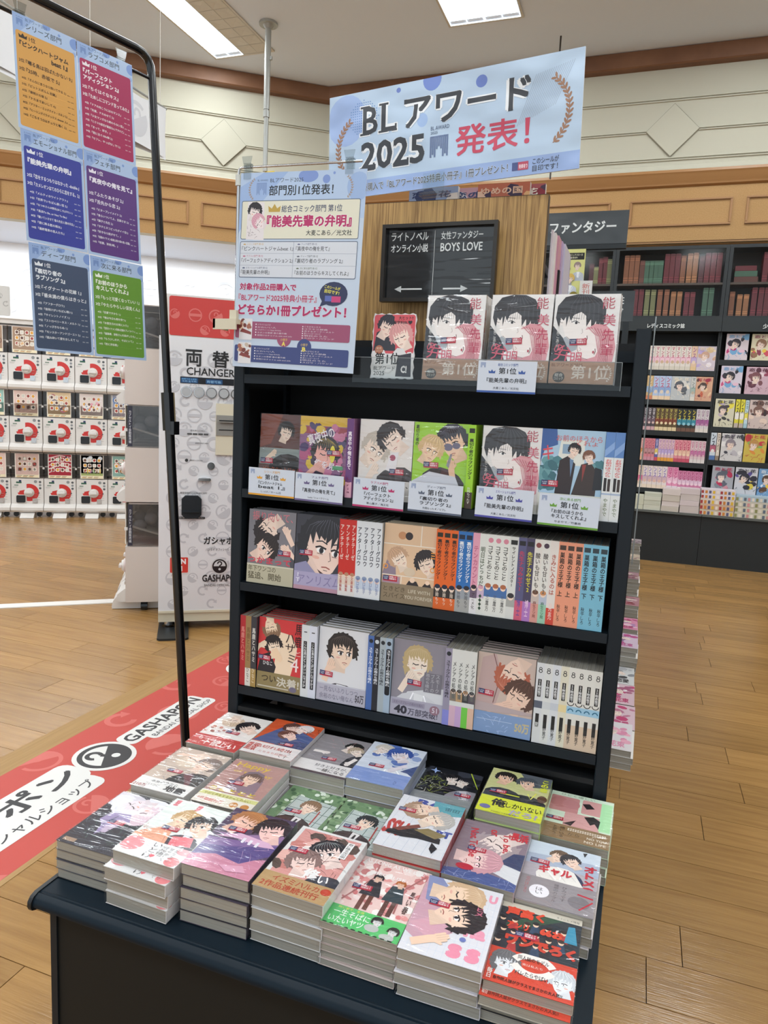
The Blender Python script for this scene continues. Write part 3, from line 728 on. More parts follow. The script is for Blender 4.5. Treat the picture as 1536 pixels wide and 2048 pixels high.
# ================================================================= CHANGER
MCH = MT(-1.617, 1.82, 0) @ Matrix.Rotation(R(35.0), 4, 'Z') @ Matrix.Rotation(R(90), 4, 'X')
t = thing('money_changer', 'grey-patterned white money changing machine with red header', 'changer', MCH)
MB().box(.0, .66, .115, 1.675, -.40, 0).obj('cabinet', mat('changer white', 'e4e2e2', .4), t)
MB().box(.0, .66, .05, .115, -.40, -.006).box(0, .66, .105, .118, -.006, .004).obj('base_trim', CREAM, t)
MB().bbox(.025, .66, 1.675, 1.90, -.38, -.002, .01).obj('header_box', WHITEP, t)
a = Art(600, 210, 'c83a34', dz=.07, r=12); mark_field(a, 0, 0, 600, 210, 38, 'd96d66', 95, 8); ob('header_print', a.mesh('header_print', GLOSS), t, MT(.052, 1.68, 0))
a = Art(650, 1550, 'e2e1e3', dz=.05); mark_field(a, 0, 0, 650, 1550, 42, 'c6c5c9', 95, 2)
a.text('両', 140, 1400, 88, 92, '222', .03); a.text('替', 284, 1400, 92, 92, '222', .03); a.text('CHANGER', 146, 1352, 262, 42, '222', .015)
a.rect(112, 1305, 460, 36, '10141c'); z = a.l; a.rrect(116, 1308, 92, 28, 4, '1f4a78', z); a.rrect(250, 1308, 92, 26, 4, '1f4a78', z); a.l = z+1
a.text('使用できる紙幣', 120, 1324, 80, 9, '7fc0ee'); a.text('千円 五千円', 122, 1311, 76, 10, '9fd0f4'); a.text('両替可能', 256, 1313, 78, 14, '9fd0f4')
a.text('紙幣挿入口/BILL', 170, 1040, 80, 9, '333'); z = a.l
for k in range(4): a.rrect(152+k*30, 1020, 26, 10, 2, '555', z)
a.l = z+1
a.text('返却口/RETURN', 196, 970, 70, 9, '333'); a.text('硬貨投入口/COIN', 166, 872, 72, 9, '333'); a.ell(150, 876, 9, 9, '333')
a.text('硬貨受取口/COIN RECEIPT', 116, 684, 150, 12, '333'); a.rrect(96, 540, 160, 13, 6, '2c2c2e'); a.text('硬貨の取り忘れにご注意ください', 104, 543, 144, 7, 'e8e8e8')
a.text('ガシャポン', 250, 390, 210, 48, '1c1c1e', .03); a.text('バンダイ オフィシャル ショップ', 262, 352, 190, 18, '222'); logo_mark(a, 342, 262, 42, '1c1418', 'd2d1d2', 0)
a.text('GASHAPON', 244, 170, 220, 42, '1c1c1e', .03); a.text('BANDAI OFFICIAL SHOP', 256, 142, 196, 14, '333')
a.rrect(60, 222, 108, 98, 8, 'e8e2e0'); a.rrect(64, 226, 100, 90, 6, 'd23a30'); a.text('BAN', 76, 276, 76, 32, 'f2eeee', .05); a.text('DAI', 76, 234, 56, 32, 'f2eeee', .05)
ob('front_print', a.mesh('front_print', PRINT), t, MT(0, .118, .0008))
for k in range(6):
    bt = MB().cyl(.146+.068*k, 1.376, .001, .010, .032, 24, r2=.029).obj('select_button', CHROME, t, smooth=True); MB().cyl(.146+.068*k, 1.376, .010, .013, .025, 24).obj('button_cap', mat('button cap', 'b2b4b6', .4), bt, smooth=True)
MB().box(.308, .56, 1.03, 1.32, .001, .012).obj('bill_panel', CREAM, t)
MB().box(.31, .54, 1.14, 1.255, .012, .016).box(.33, .54, 1.215, 1.235, .016, .03).obj('bill_slot', mat('grey plastic', '8f8c86', .45), t)
MB().box(.325, .54, 1.222, 1.228, .03, .031).box(.325, .54, 1.170, 1.175, .016, .0175).obj('slot_opening', BLACK, t)
MB().cyl(.285, .965, .001, .008, .021, 20).obj('coin_slot', CHROME, t, smooth=True)
MB().bbox(.215, .285, .88, .895, .001, .02, .005).obj('return_lever', CHROME, t)
MB().bbox(.125, .235, .665, .795, .001, .022, .02).obj('coin_tray', DKP, t); 
MB().box(.135, .225, .70, .706, .022, .034).obj('tray_lip', DKP, t)
MB().cyl(.06, .06, .02, .05, .028, 16, Matrix.Rotation(R(-90), 4, 'X')).cyl(.06, .06, .0121, .012, .04, 16, Matrix.Rotation(R(-90), 4, 'X')).obj('foot', CHROME, t, smooth=True)
for fx, fy in ((.6, .10), (.06, .34)): MB().cyl(fx, fy, .0, .05, .028, 16, Matrix.Rotation(R(-90), 4, 'X')).obj('foot', CHROME, t, smooth=True)
o = MB().bbox(-.0, .17, -.40, .19, .0005, .012, .015, Matrix.Rotation(R(-90), 4, 'X') @ Matrix.Diagonal((1, -1, 1, 1))).obj('stabiliser_plate', mat('dark grey plate', '2b2e30', .4, metal=.3), t)
# white floor strip marking the machine area
p0, p1 = Vector((-3.4, 1.19, 0)), Vector((-2.24, 2.2, 0)); d = (p1-p0); L = d.length
MB().bbox(0, L, -.045, .045, .0002, .006, .004).obj('floor_strip', mat('white strip', 'e4e0da', .4), M=MT(*p0) @ Matrix.Rotation(math.atan2(d.y, d.x), 4, 'Z')); tag(bpy.data.objects['floor_strip'], 'white strip across the floor at the left edge', 'floor strip')
o = MB().prism([(0, 0), (.05, 0), (.028, .36), (.022, .36)], 0, .006).obj('pennant', WHITEP, M=ML @ MT(-2.0, 2.05, -.5)); tag(o, 'tall thin white pointed flag standing behind the changer', 'pennant')

# ================================================================= RED FLOOR SIGN
SG = Matrix(((0, -1, 0, -.62), (1, 0, 0, -.62), (0, 0, 1, .0008), (0, 0, 0, 1)))
t = thing('floor_sign', 'long red adhesive floor sign with white lettering and ring logo', 'floor sign', SG)
MB().box(-.2, 3.4, -.02, .56, 0, .0004).obj('clear_border', mat('matt clear film on wood', 'a58250', .5, noise=((3, 60, 1), '9c7948', 'ab8755', 4)), t)
a = Art(3200, 452, 'bd4a42', dz=.02)
q = random.Random(11); z = a.l
for i in range(24):
    x, y = 60+i*135+q.uniform(-30, 30), (60, 400, 225)[i % 3]+q.uniform(-20, 20); capsule_mark(a, x, y, q.uniform(55, 95), q.choice((0, 40, 150)), 'cd6961', q.choice((0, 0, 1)), z)
a.l = z+1; a.v = [(min(max(x, 0), 3200), min(max(y, 0), 452), zz) for x, y, zz in a.v]
PAP = 'dcdad6'
INK = '3a3a3c'
z = a.l
a.rrect(1238, 196, 500, 96, 30, PAP, z); a.rrect(1320, 150, 430, 70, 26, PAP, z); a.rrect(170, 180, 850, 150, 40, PAP, z); a.rrect(120, 104, 880, 100, 36, PAP, z); a.l = z+1
a.text('GASHAPON', 1258, 212, 460, 62, INK, .03); a.text('BANDAI OFFICIAL SHOP', 1340, 166, 395, 26, INK, .01)
logo_mark(a, 1128, 236, 96, INK, PAP, 32)
a.text('ガシャポン', 200, 200, 790, 112, INK, .03); a.text('バンダイ オフィシャルショップ', 150, 124, 820, 52, INK, .01)
a.text('GASHAPON', 2300, 212, 460, 62, PAP, .03); logo_mark(a, 2150, 232, 92, INK, PAP, 0)
ob('sign_print', a.mesh('sign_print', mat('matte floor print', 'fff', .5, attr=True)), t, MT(0, 0, .0006))
# ================================================================= FAR BOOKCASES on the back wall
FRAME = mat('black bookcase frame', '1d2123', .45)
CAB = mat('dark cabinet back', '2b2621', .7)
YB = 6.0
BKF = []   # helper for far books
def far_book(nm, label, M, w, h, t, bg, cols, seed, group, cat='comic', spine=True, rows=None):
    """whole-mesh small book; the print faces the aisle"""
    key = (w, h, t, bg, tuple(cols), seed, spine)
    if key not in FB:
        me = MB().box(0, w, 0, h, -t, 0).mesh('far_book', mat('book '+bg, bg, .5))
        a = Art(w*1000-1, h*1000-1, bg, dz=.08); q = random.Random(seed)
        if spine:
            W_, H_ = w*1000, h*1000; z = a.l
            a.rect(0, H_*.3, W_, H_*.25, cols[0], z); a.rect(0, 0, W_, H_*.16, cols[1], z)
            a.text('ロマンス'[seed % 3:][:3], W_*.22, H_*.5, W_*.56, H_*.44, cols[2], .03, True, z=z+1); a.ell(W_/2, H_*.33, W_*.32, W_*.36, cols[3], z+1, n=8); a.l = z+2
        else:
            W_, H_ = w*1000, h*1000
            blobs(a, 5, H_*.2, W_-10, H_*.7, cols, 12, seed, W_*.05, W_*.2)
            head(a, W_*.42, H_*.6, W_*.2, q.uniform(-25, 25), cols[3], 'ecd4c6', q.choice((1, -1)), seed % 2 == 0, .3, seed)
            scribble(a, 5, 5, W_-10, H_*.25, cols[2], 12, seed, 4); a.text('恋と花', W_*.1, H_*.83, W_*.8, H_*.12, cols[2], .03)
        FB[key] = (me, a.mesh('far_print', PRINT))
    me, pr = FB[key]; o = ob(nm, me, None, M @ MT(0, 0, -.002)); tag(o, label, cat, group)
    ob('cover_print', pr, o, MT(.0005, .0005, .0004)); return o
FB = {}
def bookcase(label, x0, x1, shelves, z_cab=True):
    t = thing('bookcase', label, 'bookcase', upright(0, YB, 0))
    MB().box(x0, x1, .48, 2.33, -.20, -.18).obj('back_panel', BLACK, t)
    for x in (x0, x1-.014): MB().box(x, x+.014, .5005, 2.21, -.18, .0).obj('upright', FRAME, t)
    for y in shelves: MB().box(x0+.014, x1-.014, y-.05, y-.0005, -.18, .0).obj('shelf', FRAME, t)
    MB().box(x0, x1, 2.21, 2.335, -.18, .06).obj('header_strip', mat('dark header', '23282a', .5), t)
    # glazed cabinet above
    MB().box(x0, x1, 2.335, 2.99, -.19, -.17).obj('cabinet_back', CAB, t)
    for x in (x0, x1-.03): MB().box(x, x+.03, 2.335, 2.99, -.17, .05).obj('cabinet_side', FRAME, t)
    MB().box(x0+.03, x1-.03, 2.96, 2.99, -.17, .05).obj('cabinet_top', FRAME, t); MB().box(x0+.03, x1-.03, 2.335, 2.352, -.17, .05).obj('cabinet_bottom', FRAME, t)
    MB().box(x0+.03, x1-.03, 2.635, 2.655, -.17, .04).obj('cabinet_shelf', mat('brown shelf', '4a3d33', .5), t)
    MB().face((x0+.03, 2.352, .045), (x1-.03, 2.352, .045), (x1-.03, 2.96, .045), (x0+.03, 2.96, .045)).obj('glass_door', ACRYL, t)
    MB().box(x0, x1, 0, .48, -.20, .15).obj('plinth', FRAME, t)
    MB().box(x0, x1, .48, .50, -.18, .185).obj('ledge', mat('ledge grey', '5c5f5c', .35), t)
    return t
S1 = [1.85, 1.565, 1.268, .972, .70]; S2 = [1.957, 1.647, 1.33, 1.013, .70]
b0 = bookcase("black bookcase of ladies' comics behind the display's right post", .52, 1.515, S1)
b1 = bookcase('black bookcase cut off by the right edge, with face-out comics', 1.518, 2.62, S2)
bookcase('black bookcase mostly hidden behind the oak end panel', -.48, .518, S1)
for bt, s, x, w in ((b0, 'レディスコミック誌', .86, .34), (b1, '少女コミック誌', 1.855, .30)):
    a = Art(w*1000, 60, '23282a', dz=.1); a.text(s, 4, 8, w*1000-8, 44, 'd8dad8', .03); ob('header_lettering', a.mesh('header_lettering', MATTE), bt, MT(x, 2.228, .062))
# leather-look books in the cabinets
q = random.Random(5)
old = ['5e1f25', '5e1f25', '6b2a2b', '7b4a30', '8a5a38', '7b4a30', '3f5a48', '6f6d48', '4a2326', '59332a']
def old_book(x, y, w, h, c, lab, lying=False):
    k = ('o', w, h, c)
    if k not in FB:
        b = MB().bbox(0, w, 0, h, -.14, 0, .003); b.cm = 1
        for yy in (.12, .2, .82, .88): b.box(.0005, w-.0005, h*yy, h*yy+.006, -.01, .0012)
        FB[k] = b.mesh('old_book', [mat('leather '+c, c, .55), mat('gilt '+c, tint(c, 2.2), .5)])
    o = ob('old_book', FB[k], None, upright(x, YB, y) @ MT(0, 0, -.0)); tag(o, lab, 'book', 'old leather books in the glazed cabinets'); return o
cn = {'5e1f25': 'dark red', '6b2a2b': 'red-brown', '7b4a30': 'brown', '8a5a38': 'tan', '3f5a48': 'green', '6f6d48': 'olive', '4a2326': 'maroon', '59332a': 'dark brown'}
NUM = 'first second third fourth fifth sixth seventh eighth ninth tenth eleventh twelfth thirteenth fourteenth fifteenth sixteenth seventeenth eighteenth nineteenth twentieth twenty-first twenty-second twenty-third twenty-fourth twenty-fifth twenty-sixth twenty-seventh twenty-eighth'.split()
spec = {'upper shelf': (2.656, [(.275, '4a2326', .2), (.32, '6f6d48', .17), (.362, '5e1f25', .25), (.40, '5e1f25', .26), (.443, '6f6d48', .24), (.60, '7b4a30', .27), (.648, '7b4a30', .27), (.696, '7b4a30', .27), (.745, '59332a', .22), (.79, '3f5a48', .215), (.83, '3f5a48', .215), (.87, '3f5a48', .215), (.912, '3f5a48', .215), (.965, '5e1f25', .275), (1.012, '5e1f25', .275), (1.06, '5e1f25', .275), (1.11, '7b4a30', .255), (1.165, '8a5a38', .275), (1.215, '8a5a38', .28), (1.27, '4a2326', .25), (1.32, '5e1f25', .275), (1.37, '5e1f25', .275), (1.42, '5e1f25', .275), (1.81, '5e1f25', .27), (1.86, '5e1f25', .27), (1.91, '6f6d48', .24), (1.96, '7b4a30', .26)]),
        'lower shelf': (2.353, [(.40, '59332a', .2), (.44, '7b4a30', .21), (.60, '6f6d48', .2), (.655, '7b4a30', .22), (.71, '5e1f25', .255), (.76, '5e1f25', .255), (.815, '6f6d48', .25), (.87, '6f6d48', .25), (.93, '7b4a30', .25), (.99, '7b4a30', .25), (1.05, '8a5a38', .23), (1.105, '8a5a38', .23), (1.17, '5e1f25', .225), (1.22, '5e1f25', .225), (1.33, '3f5a48', .262), (1.38, '3f5a48', .262), (1.56, '7b4a30', .225), (1.625, '8a5a38', .2), (1.68, '8a5a38', .2), (1.745, '5e1f25', .26), (1.8, '5e1f25', .26), (1.85, '5e1f25', .26), (1.91, '3f5a48', .25), (1.97, '7b4a30', .24)])}
for sh, (y, L) in spec.items():
    for i, (x, c, h) in enumerate(L):
        old_book(x, y, .044, h, c, '%s leather book, %s along the glazed cabinet %s' % (cn[c], NUM[i], sh))
for i, (c, w, h, yy) in enumerate((('59332a', .2, .055, 0), ('3f5a48', .19, .05, .056), ('5e1f25', .18, .045, .107))):
    k = MB().bbox(0, w, 0, h, -.13, 0, .004).obj('old_book', mat('leather '+c, c, .55), M=upright(1.58, YB, 2.656+yy)); tag(k, '%s leather book lying flat in the right cabinet, %s of three' % (cn[c], ('bottom', 'middle', 'top')[i]), 'book', 'old leather books in the glazed cabinets')
# comics on section one: (x0, count, width, kind)
def row(y, items, sec):
    x = .912; k_ = (1.5-x)/sum(i[0]*i[1] for i in items[1])
    for (n, w, h, bg, cols, spine, seed, nm) in items[1]:
        for i in range(n):
            lab = '%s%s %s on the %s shelf of %s' % ('' if n == 1 else ('first', 'second', 'third', 'fourth', 'fifth', 'sixth', 'seventh', 'eighth')[i]+' ', nm, 'magazine spine' if spine else 'magazine facing out', sec[1], sec[0]+' bookcase')
            far_book('comic_magazine', lab, upright(x, YB, y+.0), w*k_-.0015, h, .12 if spine else .03, bg, cols, seed, 'comic magazines on the %s bookcase' % sec[0], 'magazine', spine); x += w*k_
    return x
pk = ['d96a8f', 'e8d8c8', 'b02d5a', 'e9c9a8']
row(1.85, (.905, [(8, .0472, .228, 'd9d0c6', ['e3b9c4', 'cfc6b8', 'b8345e', 'c9a98a'], True, 1, 'cream and pink'), (1, .052, .228, 'd8b89c', ['b9a2c9', 'd9b98a', '9a5f8c', 'e0c8b0'], True, 2, 'peach'), (1, .165, .228, 'c9bcc6', ['d8b98a', 'b7a2cf', 'e6d3b0', 'c79f88', 'e8dfe4'], False, 3, 'lilac and gold')]), ("ladies' comics", 'top'))
row(1.565, (.905, [(1, .06, .228, 'c8a878', ['8fa6c4', 'c97b5a', 'e3d2b4', '7f99bd'], True, 4, 'amber'), (3, .0555, .228, 'aebdd8', ['8aa2cc', 'e3c8a8', 'c05a70', 'd8c9b8'], True, 5, 'pale blue'), (1, .178, .228, 'b9bcbd', ['d6d2cc', '8f969c', 'e8dcc8', '565a62'], False, 6, 'silver grey'), (1, .045, .228, 'c6c4c0', ['9fb0a8', 'd8d0c4', '5f6f6a', 'b9a894'], True, 7, 'grey-green'), (1, .15, .228, 'd0a184', ['c96a4a', 'e0c09a', 'a8324a', '4a3a34'], False, 8, 'orange and pink')]), ("ladies' comics", 'second'))
row(1.268, (.905, [(3, .037, .22, '4a4146', ['6b5460', 'c9a0a4', 'e0d8dc', 'd8b8b0'], True, 9, 'charcoal'), (5, .041, .22, '5f4a2a', ['7b3a26', 'd9c49a', 'c9c05a', 'e3d0a8'], True, 10, 'brown and cream'), (4, .0435, .22, '2a2a26', ['2f8296', '6b4a3a', 'd9c63a', '8fc0cc'], True, 11, 'black and teal'), (3, .039, .22, 'cfc6c8', ['a05a90', 'd8d0c8', '7b3a6a', 'b98aa8'], True, 12, 'pale violet')]), ("ladies' comics", 'third'))
row(.972, (.905, [(1, .035, .215, 'd9a8a0', ['c98a4a', 'e0b08a', 'b0506a', 'e3c8b8'], True, 13, 'apricot'), (3, .033, .215, 'd07b86', ['b98a8c', 'c98c9c', '8f3a52', '8a5a5a'], True, 14, 'rose'), (1, .032, .215, '5a5f9c', ['d8c060', 'c84a5a', 'e0d0d8', 'd9d3e0'], True, 15, 'blue and yellow'), (5, .030, .215, 'd9b4bc', ['b9a2d0', 'd9962f', '8f5fa0', 'e0ccd0'], True, 16, 'pink and orange'), (4, .037, .215, 'd98a94', ['e3b8a0', 'c04a60', 'b01f4f', 'e8cdb0'], True, 17, 'coral'), (4, .0345, .215, 'd5bcc0', ['c0709c', 'd7d0cc', 'b02d6a', 'cfa8b0'], True, 18, 'pale rose')]), ("ladies' comics", 'fourth'))
row(.70, (.905, [(1, .042, .22, 'd6c0ac', pk, True, 19, 'sand'), (5, .0445, .22, 'dcccc8', ['c9a8b0', 'e0cbb8', '7f6fb8', 'd8b0a0'], True, 20, 'white and violet'), (2, .05, .22, 'd989a8', ['e0b0c4', 'd8cad0', 'b02d6a', 'e6c6d0'], True, 21, 'hot pink'), (6, .036, .19, 'c87a9c', ['d7b8c8', 'e8e0dc', '8f2050', 'e3c6cc'], True, 22, 'deep pink')]), ("ladies' comics", 'bottom'))
def sec2(y, L, nm):
    for j, (x, w, h, bg, cols, sp, seed, lab) in enumerate(L):
        far_book('comic_magazine', '%s, %s shelf of right-hand bookcase' % (lab, nm), upright(x, YB+.0, y), w, h, .03 if not sp else .12, bg, cols, seed, 'face-out magazines on the right-hand bookcase', 'magazine', sp)
sec2(1.957, [(1.575, .19, .24, 'd3c6cc', ['e0b8c8', 'b02d6a', '6fa0c8', '2b2730'], False, 31, 'white magazine with a black-haired face and pink lettering'), (1.79, .19, .24, 'd8cfb0', ['e3c04a', 'c94a5a', '8a3a50', '8f6a4e'], False, 32, 'yellow and pink magazine cut by the picture edge')], 'top')
sec2(1.647, [(1.56, .185, .255, 'cfc4d0', ['e0b8c8', 'c0507a', '6fa0c8', '2b2730'], False, 31, 'white magazine with a black-haired face leaning in front'), (1.775, .2, .25, 'c9a8b4', ['e3d0d4', '8f3a52', '5f3040', '7a4a50'], False, 33, 'glossy pink magazine with a dark column')], 'second')
sec2(1.33, [(1.54, .17, .265, 'cfc9b0', ['e6d64a', 'b9a8b8', '3a3a3a', '4a4046'], False, 34, 'string-tied magazine with yellow lettering'), (1.718, .036, .265, 'd8cc3a', ['e8e2d8', 'b8a8a0', '2a2a2a', 'e9e2dc'], True, 35, 'first yellow spine beside the string-tied magazine'), (1.76, .036, .265, 'd8cc3a', ['e8e2d8', 'b8a8a0', '2a2a2a', 'e9e2dc'], True, 35, 'second yellow spine beside the string-tied magazine'), (1.8, .03, .26, 'bcd0d8', ['e3d34a', '9fc0cc', '4f7080', 'e9e2dc'], True, 36, 'pale blue spine'), (1.835, .19, .265, 'c9b6b0', ['e0c8b8', '5a3038', '3a2a2a', '7a5a50'], False, 37, 'brown and cream magazine')], 'third')
sec2(1.013, [(1.535, .05, .26, 'c3ccd4', ['b05a70', '4f70a8', '2a2a40', 'e3dcd8'], True, 38, 'blue-grey spine'), (1.59, .03, .26, 'd6c9bc', ['c0b0a0', '8a7a6a', '5a4a3a', 'e3dcd0'], True, 39, 'beige spine'), (1.63, .19, .26, 'cdc9c8', ['e0dcda', 'b8b2b8', '3a3a44', '8a8088'], False, 40, 'shiny film-wrapped grey magazine'), (1.828, .19, .27, 'c9b04a', ['d98a3a', '7fae5a', 'c23a40', 'b98a4a'], False, 41, 'yellow and green film-wrapped magazine')], 'fourth')
sec2(.70, [(1.58, .19, .26, '9fa0a6', ['c98a94', '7a8088', 'b02d50', '5a5f6a'], False, 42, 'grey film-wrapped magazine with pink corner'), (1.782, .19, .26, 'c9c7cc', ['5a4f8f', 'd8c04a', '2b2b38', '2b2b38'], False, 43, 'white magazine with crowded black lettering'), (1.98, .17, .26, '6f98c0', ['2f5a90', 'e8c04a', 'd8e0e8', '5a4030'], False, 44, 'blue magazine at the picture edge')], 'bottom')
# flat stacks along the ledge
def stack(nm, x, w, ts, tops, side, y=YB-.172, d=.165):
    z = .501
    for i, th in enumerate(ts):
        o = MB().bbox(0, w, 0, d, 0, th-.0008, .003).obj('comic_magazine', mat('stack edge '+side[i % len(side)], side[i % len(side)], .65), M=MT(x+rnd.uniform(-.003, .003), y+rnd.uniform(-.004, .004), z))
        tag(o, '%s, %s from the bottom' % (nm, ('first', 'second', 'third', 'fourth', 'fifth', 'sixth')[i]), 'magazine', 'magazines stacked flat on the bookcase ledge')
        a = Art(w*1000, th*1000*.8, side[i % len(side)], dz=.07)
        zz = a.l
        if tops[0] == 'line':
            for k in range(3): a.rect(0, th*1000*(.2+.22*k), w*1000, 1.2, tint(side[i % len(side)], .8), zz)
        else:
            for k in range(9): a.rect(w*1000*k/9+2, 2, w*1000/14, th*1000*.6, tops[1+k % (len(tops)-1)], zz)
        a.l = zz+1; ob('edge_print', a.mesh('edge_print', MATTE), o, upright(0, -.0006, .0005)); z += th
stack('creamy page stack beside the display post', .83, .155, [.045, .045, .045], ['line'], ['c6c6b2'])
stack('cream paper stack, second from the left on the ledge', .99, .155, [.05, .045, .04, .03], ['line'], ['c9c9ba', 'bfc0b0'])
stack('pinkish paper stack, third from the left on the ledge', 1.15, .158, [.05, .05, .06, .06], ['line'], ['c3b9ae', 'd2c6c2'])
stack('grey-pink paper stack, fourth from the left on the ledge', 1.313, .17, [.07, .05, .06, .055], ['line'], ['c4b8b4', 'cdbfc0'])
stack('orange-spined magazine in the ledge stack', 1.49, .295, [.052, .052, .052, .045, .045], ['s', 'a03a3a', 'c9803a', '5a5a7a', 'd9b03a', 'e3d6cc'], ['cdbfae', 'c9a890', 'd3c6ba', 'd6ccd2', 'd6ccd2'])
stack('olive-spined magazine in the stack at the picture edge', 1.79, .30, [.052, .052, .052, .05], ['s', '8a8a5a', 'd8cfc0', '5f6a78', 'c98a8a', 'e3d6cc'], ['c4bfae', 'c9c2b0', 'c3bcae', 'a9bcc8'])

# ================================================================= REAR GONDOLA WITH OAK END PANEL
def oak():
    m = bpy.data.materials.new('oak veneer'); m.use_nodes = True; nt = m.node_tree; b = nt.nodes['Principled BSDF']; L = nt.links.new
    tc = nt.nodes.new('ShaderNodeTexCoord'); mp = nt.nodes.new('ShaderNodeMapping'); mp.inputs['Scale'].default_value = (150, 4.5, 1)
    nz = nt.nodes.new('ShaderNodeTexNoise'); nz.inputs['Scale'].default_value = 1; nz.inputs['Detail'].default_value = 6; nz.inputs['Distortion'].default_value = 1.3
    cr = nt.nodes.new('ShaderNodeValToRGB'); e = cr.color_ramp.elements; e[0].position = .36; e[1].position = .6; e[0].color = (*lin('8a6638'), 1); e[1].color = (*lin('c29a5e'), 1)
    L(tc.outputs['Object'], mp.inputs[0]); L(mp.outputs[0], nz.inputs['Vector']); L(nz.outputs[0], cr.inputs[0]); L(cr.outputs[0], b.inputs['Base Color']); b.inputs['Roughness'].default_value = .45
    return m
G = thing('rear_gondola', 'tall two-sided book gondola with an oak end panel behind the display', 'gondola', MT(0, 0, 0))
ob('end_panel', MB().box(0, .507, 0, 1.84, -.022, 0).mesh('end_panel', oak()), G, upright(.15, .262, 0))
MB().box(.15, .657, .262, .264, 1.84, 1.8415).box(.6575, .6585, .262, .284, 0, 1.84).obj('panel_edging', mat('dark edging', '4a3826', .5), G)
MB().box(.38, .43, .29, 3.6, 0, 1.67).obj('centre_board', BLACK, G)
for z in (.75, 1.05, 1.33, 1.585): MB().box(.17, .68, .29, 3.6, z-.02, z).obj('shelf', DARK, G)
MB().box(-.06, .80, .29, 3.6, 0, .44).obj('plinth', DARK, G); MB().box(-.09, .905, .29, 3.6, .44, .455).obj('ledge', DARK, G)
MB().box(.664, .676, .42, .44, 1.59, 1.70).obj('divider', BLACK, G)
# framed section sign on the oak panel
a = Art(272, 166, '17191a', dz=.07)
a.text('ライトノベル', 12, 138, 96, 20, 'e2e4e2', .02); a.text('オンライン小説', 12, 110, 96, 20, 'e2e4e2', .02); a.text('女性ファンタジー', 140, 138, 104, 19, 'e2e4e2', .02); a.text('BOYS LOVE', 140, 110, 104, 20, 'e2e4e2', .02)
a.rect(124, 8, 1.3, 152, 'c8cac8'); z = a.l
a.rect(40, 20, 58, 4, 'd8dad8', z); a.poly([(26, 22), (44, 14), (44, 30)], 'd8dad8', z); a.rect(152, 20, 46, 4, 'd8dad8', z); a.poly([(214, 22), (196, 14), (196, 30)], 'd8dad8', z); a.l = z+1
t = thing('direction_sign', 'black framed direction sign on the oak end panel', 'sign', upright(.262, .2385, 1.592))
f = MB().box(0, .289, 0, .009, 0, .02).box(0, .289, .176, .185, 0, .02).box(0, .009, .009, .176, 0, .02).box(.28, .289, .009, .176, 0, .02); f.obj('frame', mat('dark bronze frame', '2e2a26', .4), t)
MB().box(.009, .28, .009, .176, .001, .006).obj('board', BLACK, t)
ob('sign_print', a.mesh('sign_print', mat('gloss black sign print', 'fff', .12, attr=True, coat=.8, bump=((4, 26, 10), 1.0, .012))), t, MT(.0085, .0095, .0065))
# books along the top, right side slivers, pop card
def plain_book(nm, label, cat, M, w, h, t_, art, group=None, edge=None):
    k = ('pb', w, h, t_)
    if k not in FB:
        FB[k] = MB().box(.001, w-.001, .001, h-.001, -t_+.0005, -.0005).mesh('pages', PAGES)
        FB[('pc', w, h, t_)] = MB().box(0, w, 0, h, -.0005, 0).box(0, w, 0, h, -t_, -t_+.0005).box(w-.0005, w, 0, h, -t_, 0).mesh('cover', mat('cover white', 'dcd8d4', .35))
    r = thing(nm, label, cat, M, group); ob('cover', FB[('pc', w, h, t_)], r); ob('pages', FB[k], r)
    if art: ob('cover_print', art, r, MT(0, 0, .0002))
    return r
def gen_cover(bg, cols, seed, w=128, h=182, title='恋の花', hair='2a2226', hair2=None, rot=0):
    a = Art(w, h, bg); q = random.Random(seed); blobs(a, 0, 20, w, h-30, cols, 14, seed, 8, 26)
    body(a, w*.45, h*.5, w*.2, rot, cols[0], 'f0ece8'); head(a, w*.42, h*.62, w*.2, rot, hair, 'f0d6c6', 1, seed % 2 == 0, .1, seed)
    if hair2: head(a, w*.68, h*.45, w*.19, rot+30, hair2, 'f3dccd', -1, True, .2, seed+1)
    a.text(title, 8, h*.86, w*.8, h*.09, cols[1], .03); return a
GV = [gen_cover('c06a50', ['3b2a4a', 'e9c2a8', 'e6b27a'], 1, title='ゆめの国').mesh('cover_print', GLOSS), gen_cover('a8555a', ['4a3550', 'f0e6dc', '8a2a3a'], 2, hair='1d1a20').mesh('cover_print', GLOSS), gen_cover('c99aa8', ['d9c8d8', '3a4a7a', 'efe6ea'], 3, hair='c9a070').mesh('cover_print', GLOSS), gen_cover('8fa0c4', ['e3d8d0', '2a3a6a', 'c8b8d8'], 4, hair='6a5a50').mesh('cover_print', GLOSS)]
for i, (x, k) in enumerate(((.30, 3), (.405, 2), (.478, 0), (.512, 1))):
    plain_book('comic', '%s comic peeking over the oak end panel below the banner' % ('leftmost blue', 'pale lilac', 'orange-brown', 'rightmost wine-red')[i], 'comic', upright(x, .30 + (.02 if i % 2 else 0), 1.7012, 0, 0), .128, .182, .016, GV[k], 'comics at the top of the rear gondola')
MB().box(.17, .65, .287, .42, 1.68, 1.70).obj('top_shelf', DARK, G)
side = [('d9cfd8', 'white'), ('e3dcd8', 'cream'), ('c98fa0', 'pink'), ('d9b48a', 'orange'), ('b8a2c4', 'violet'), ('c9c4d4', 'pale lilac'), ('a9a2c0', 'grey-violet')]
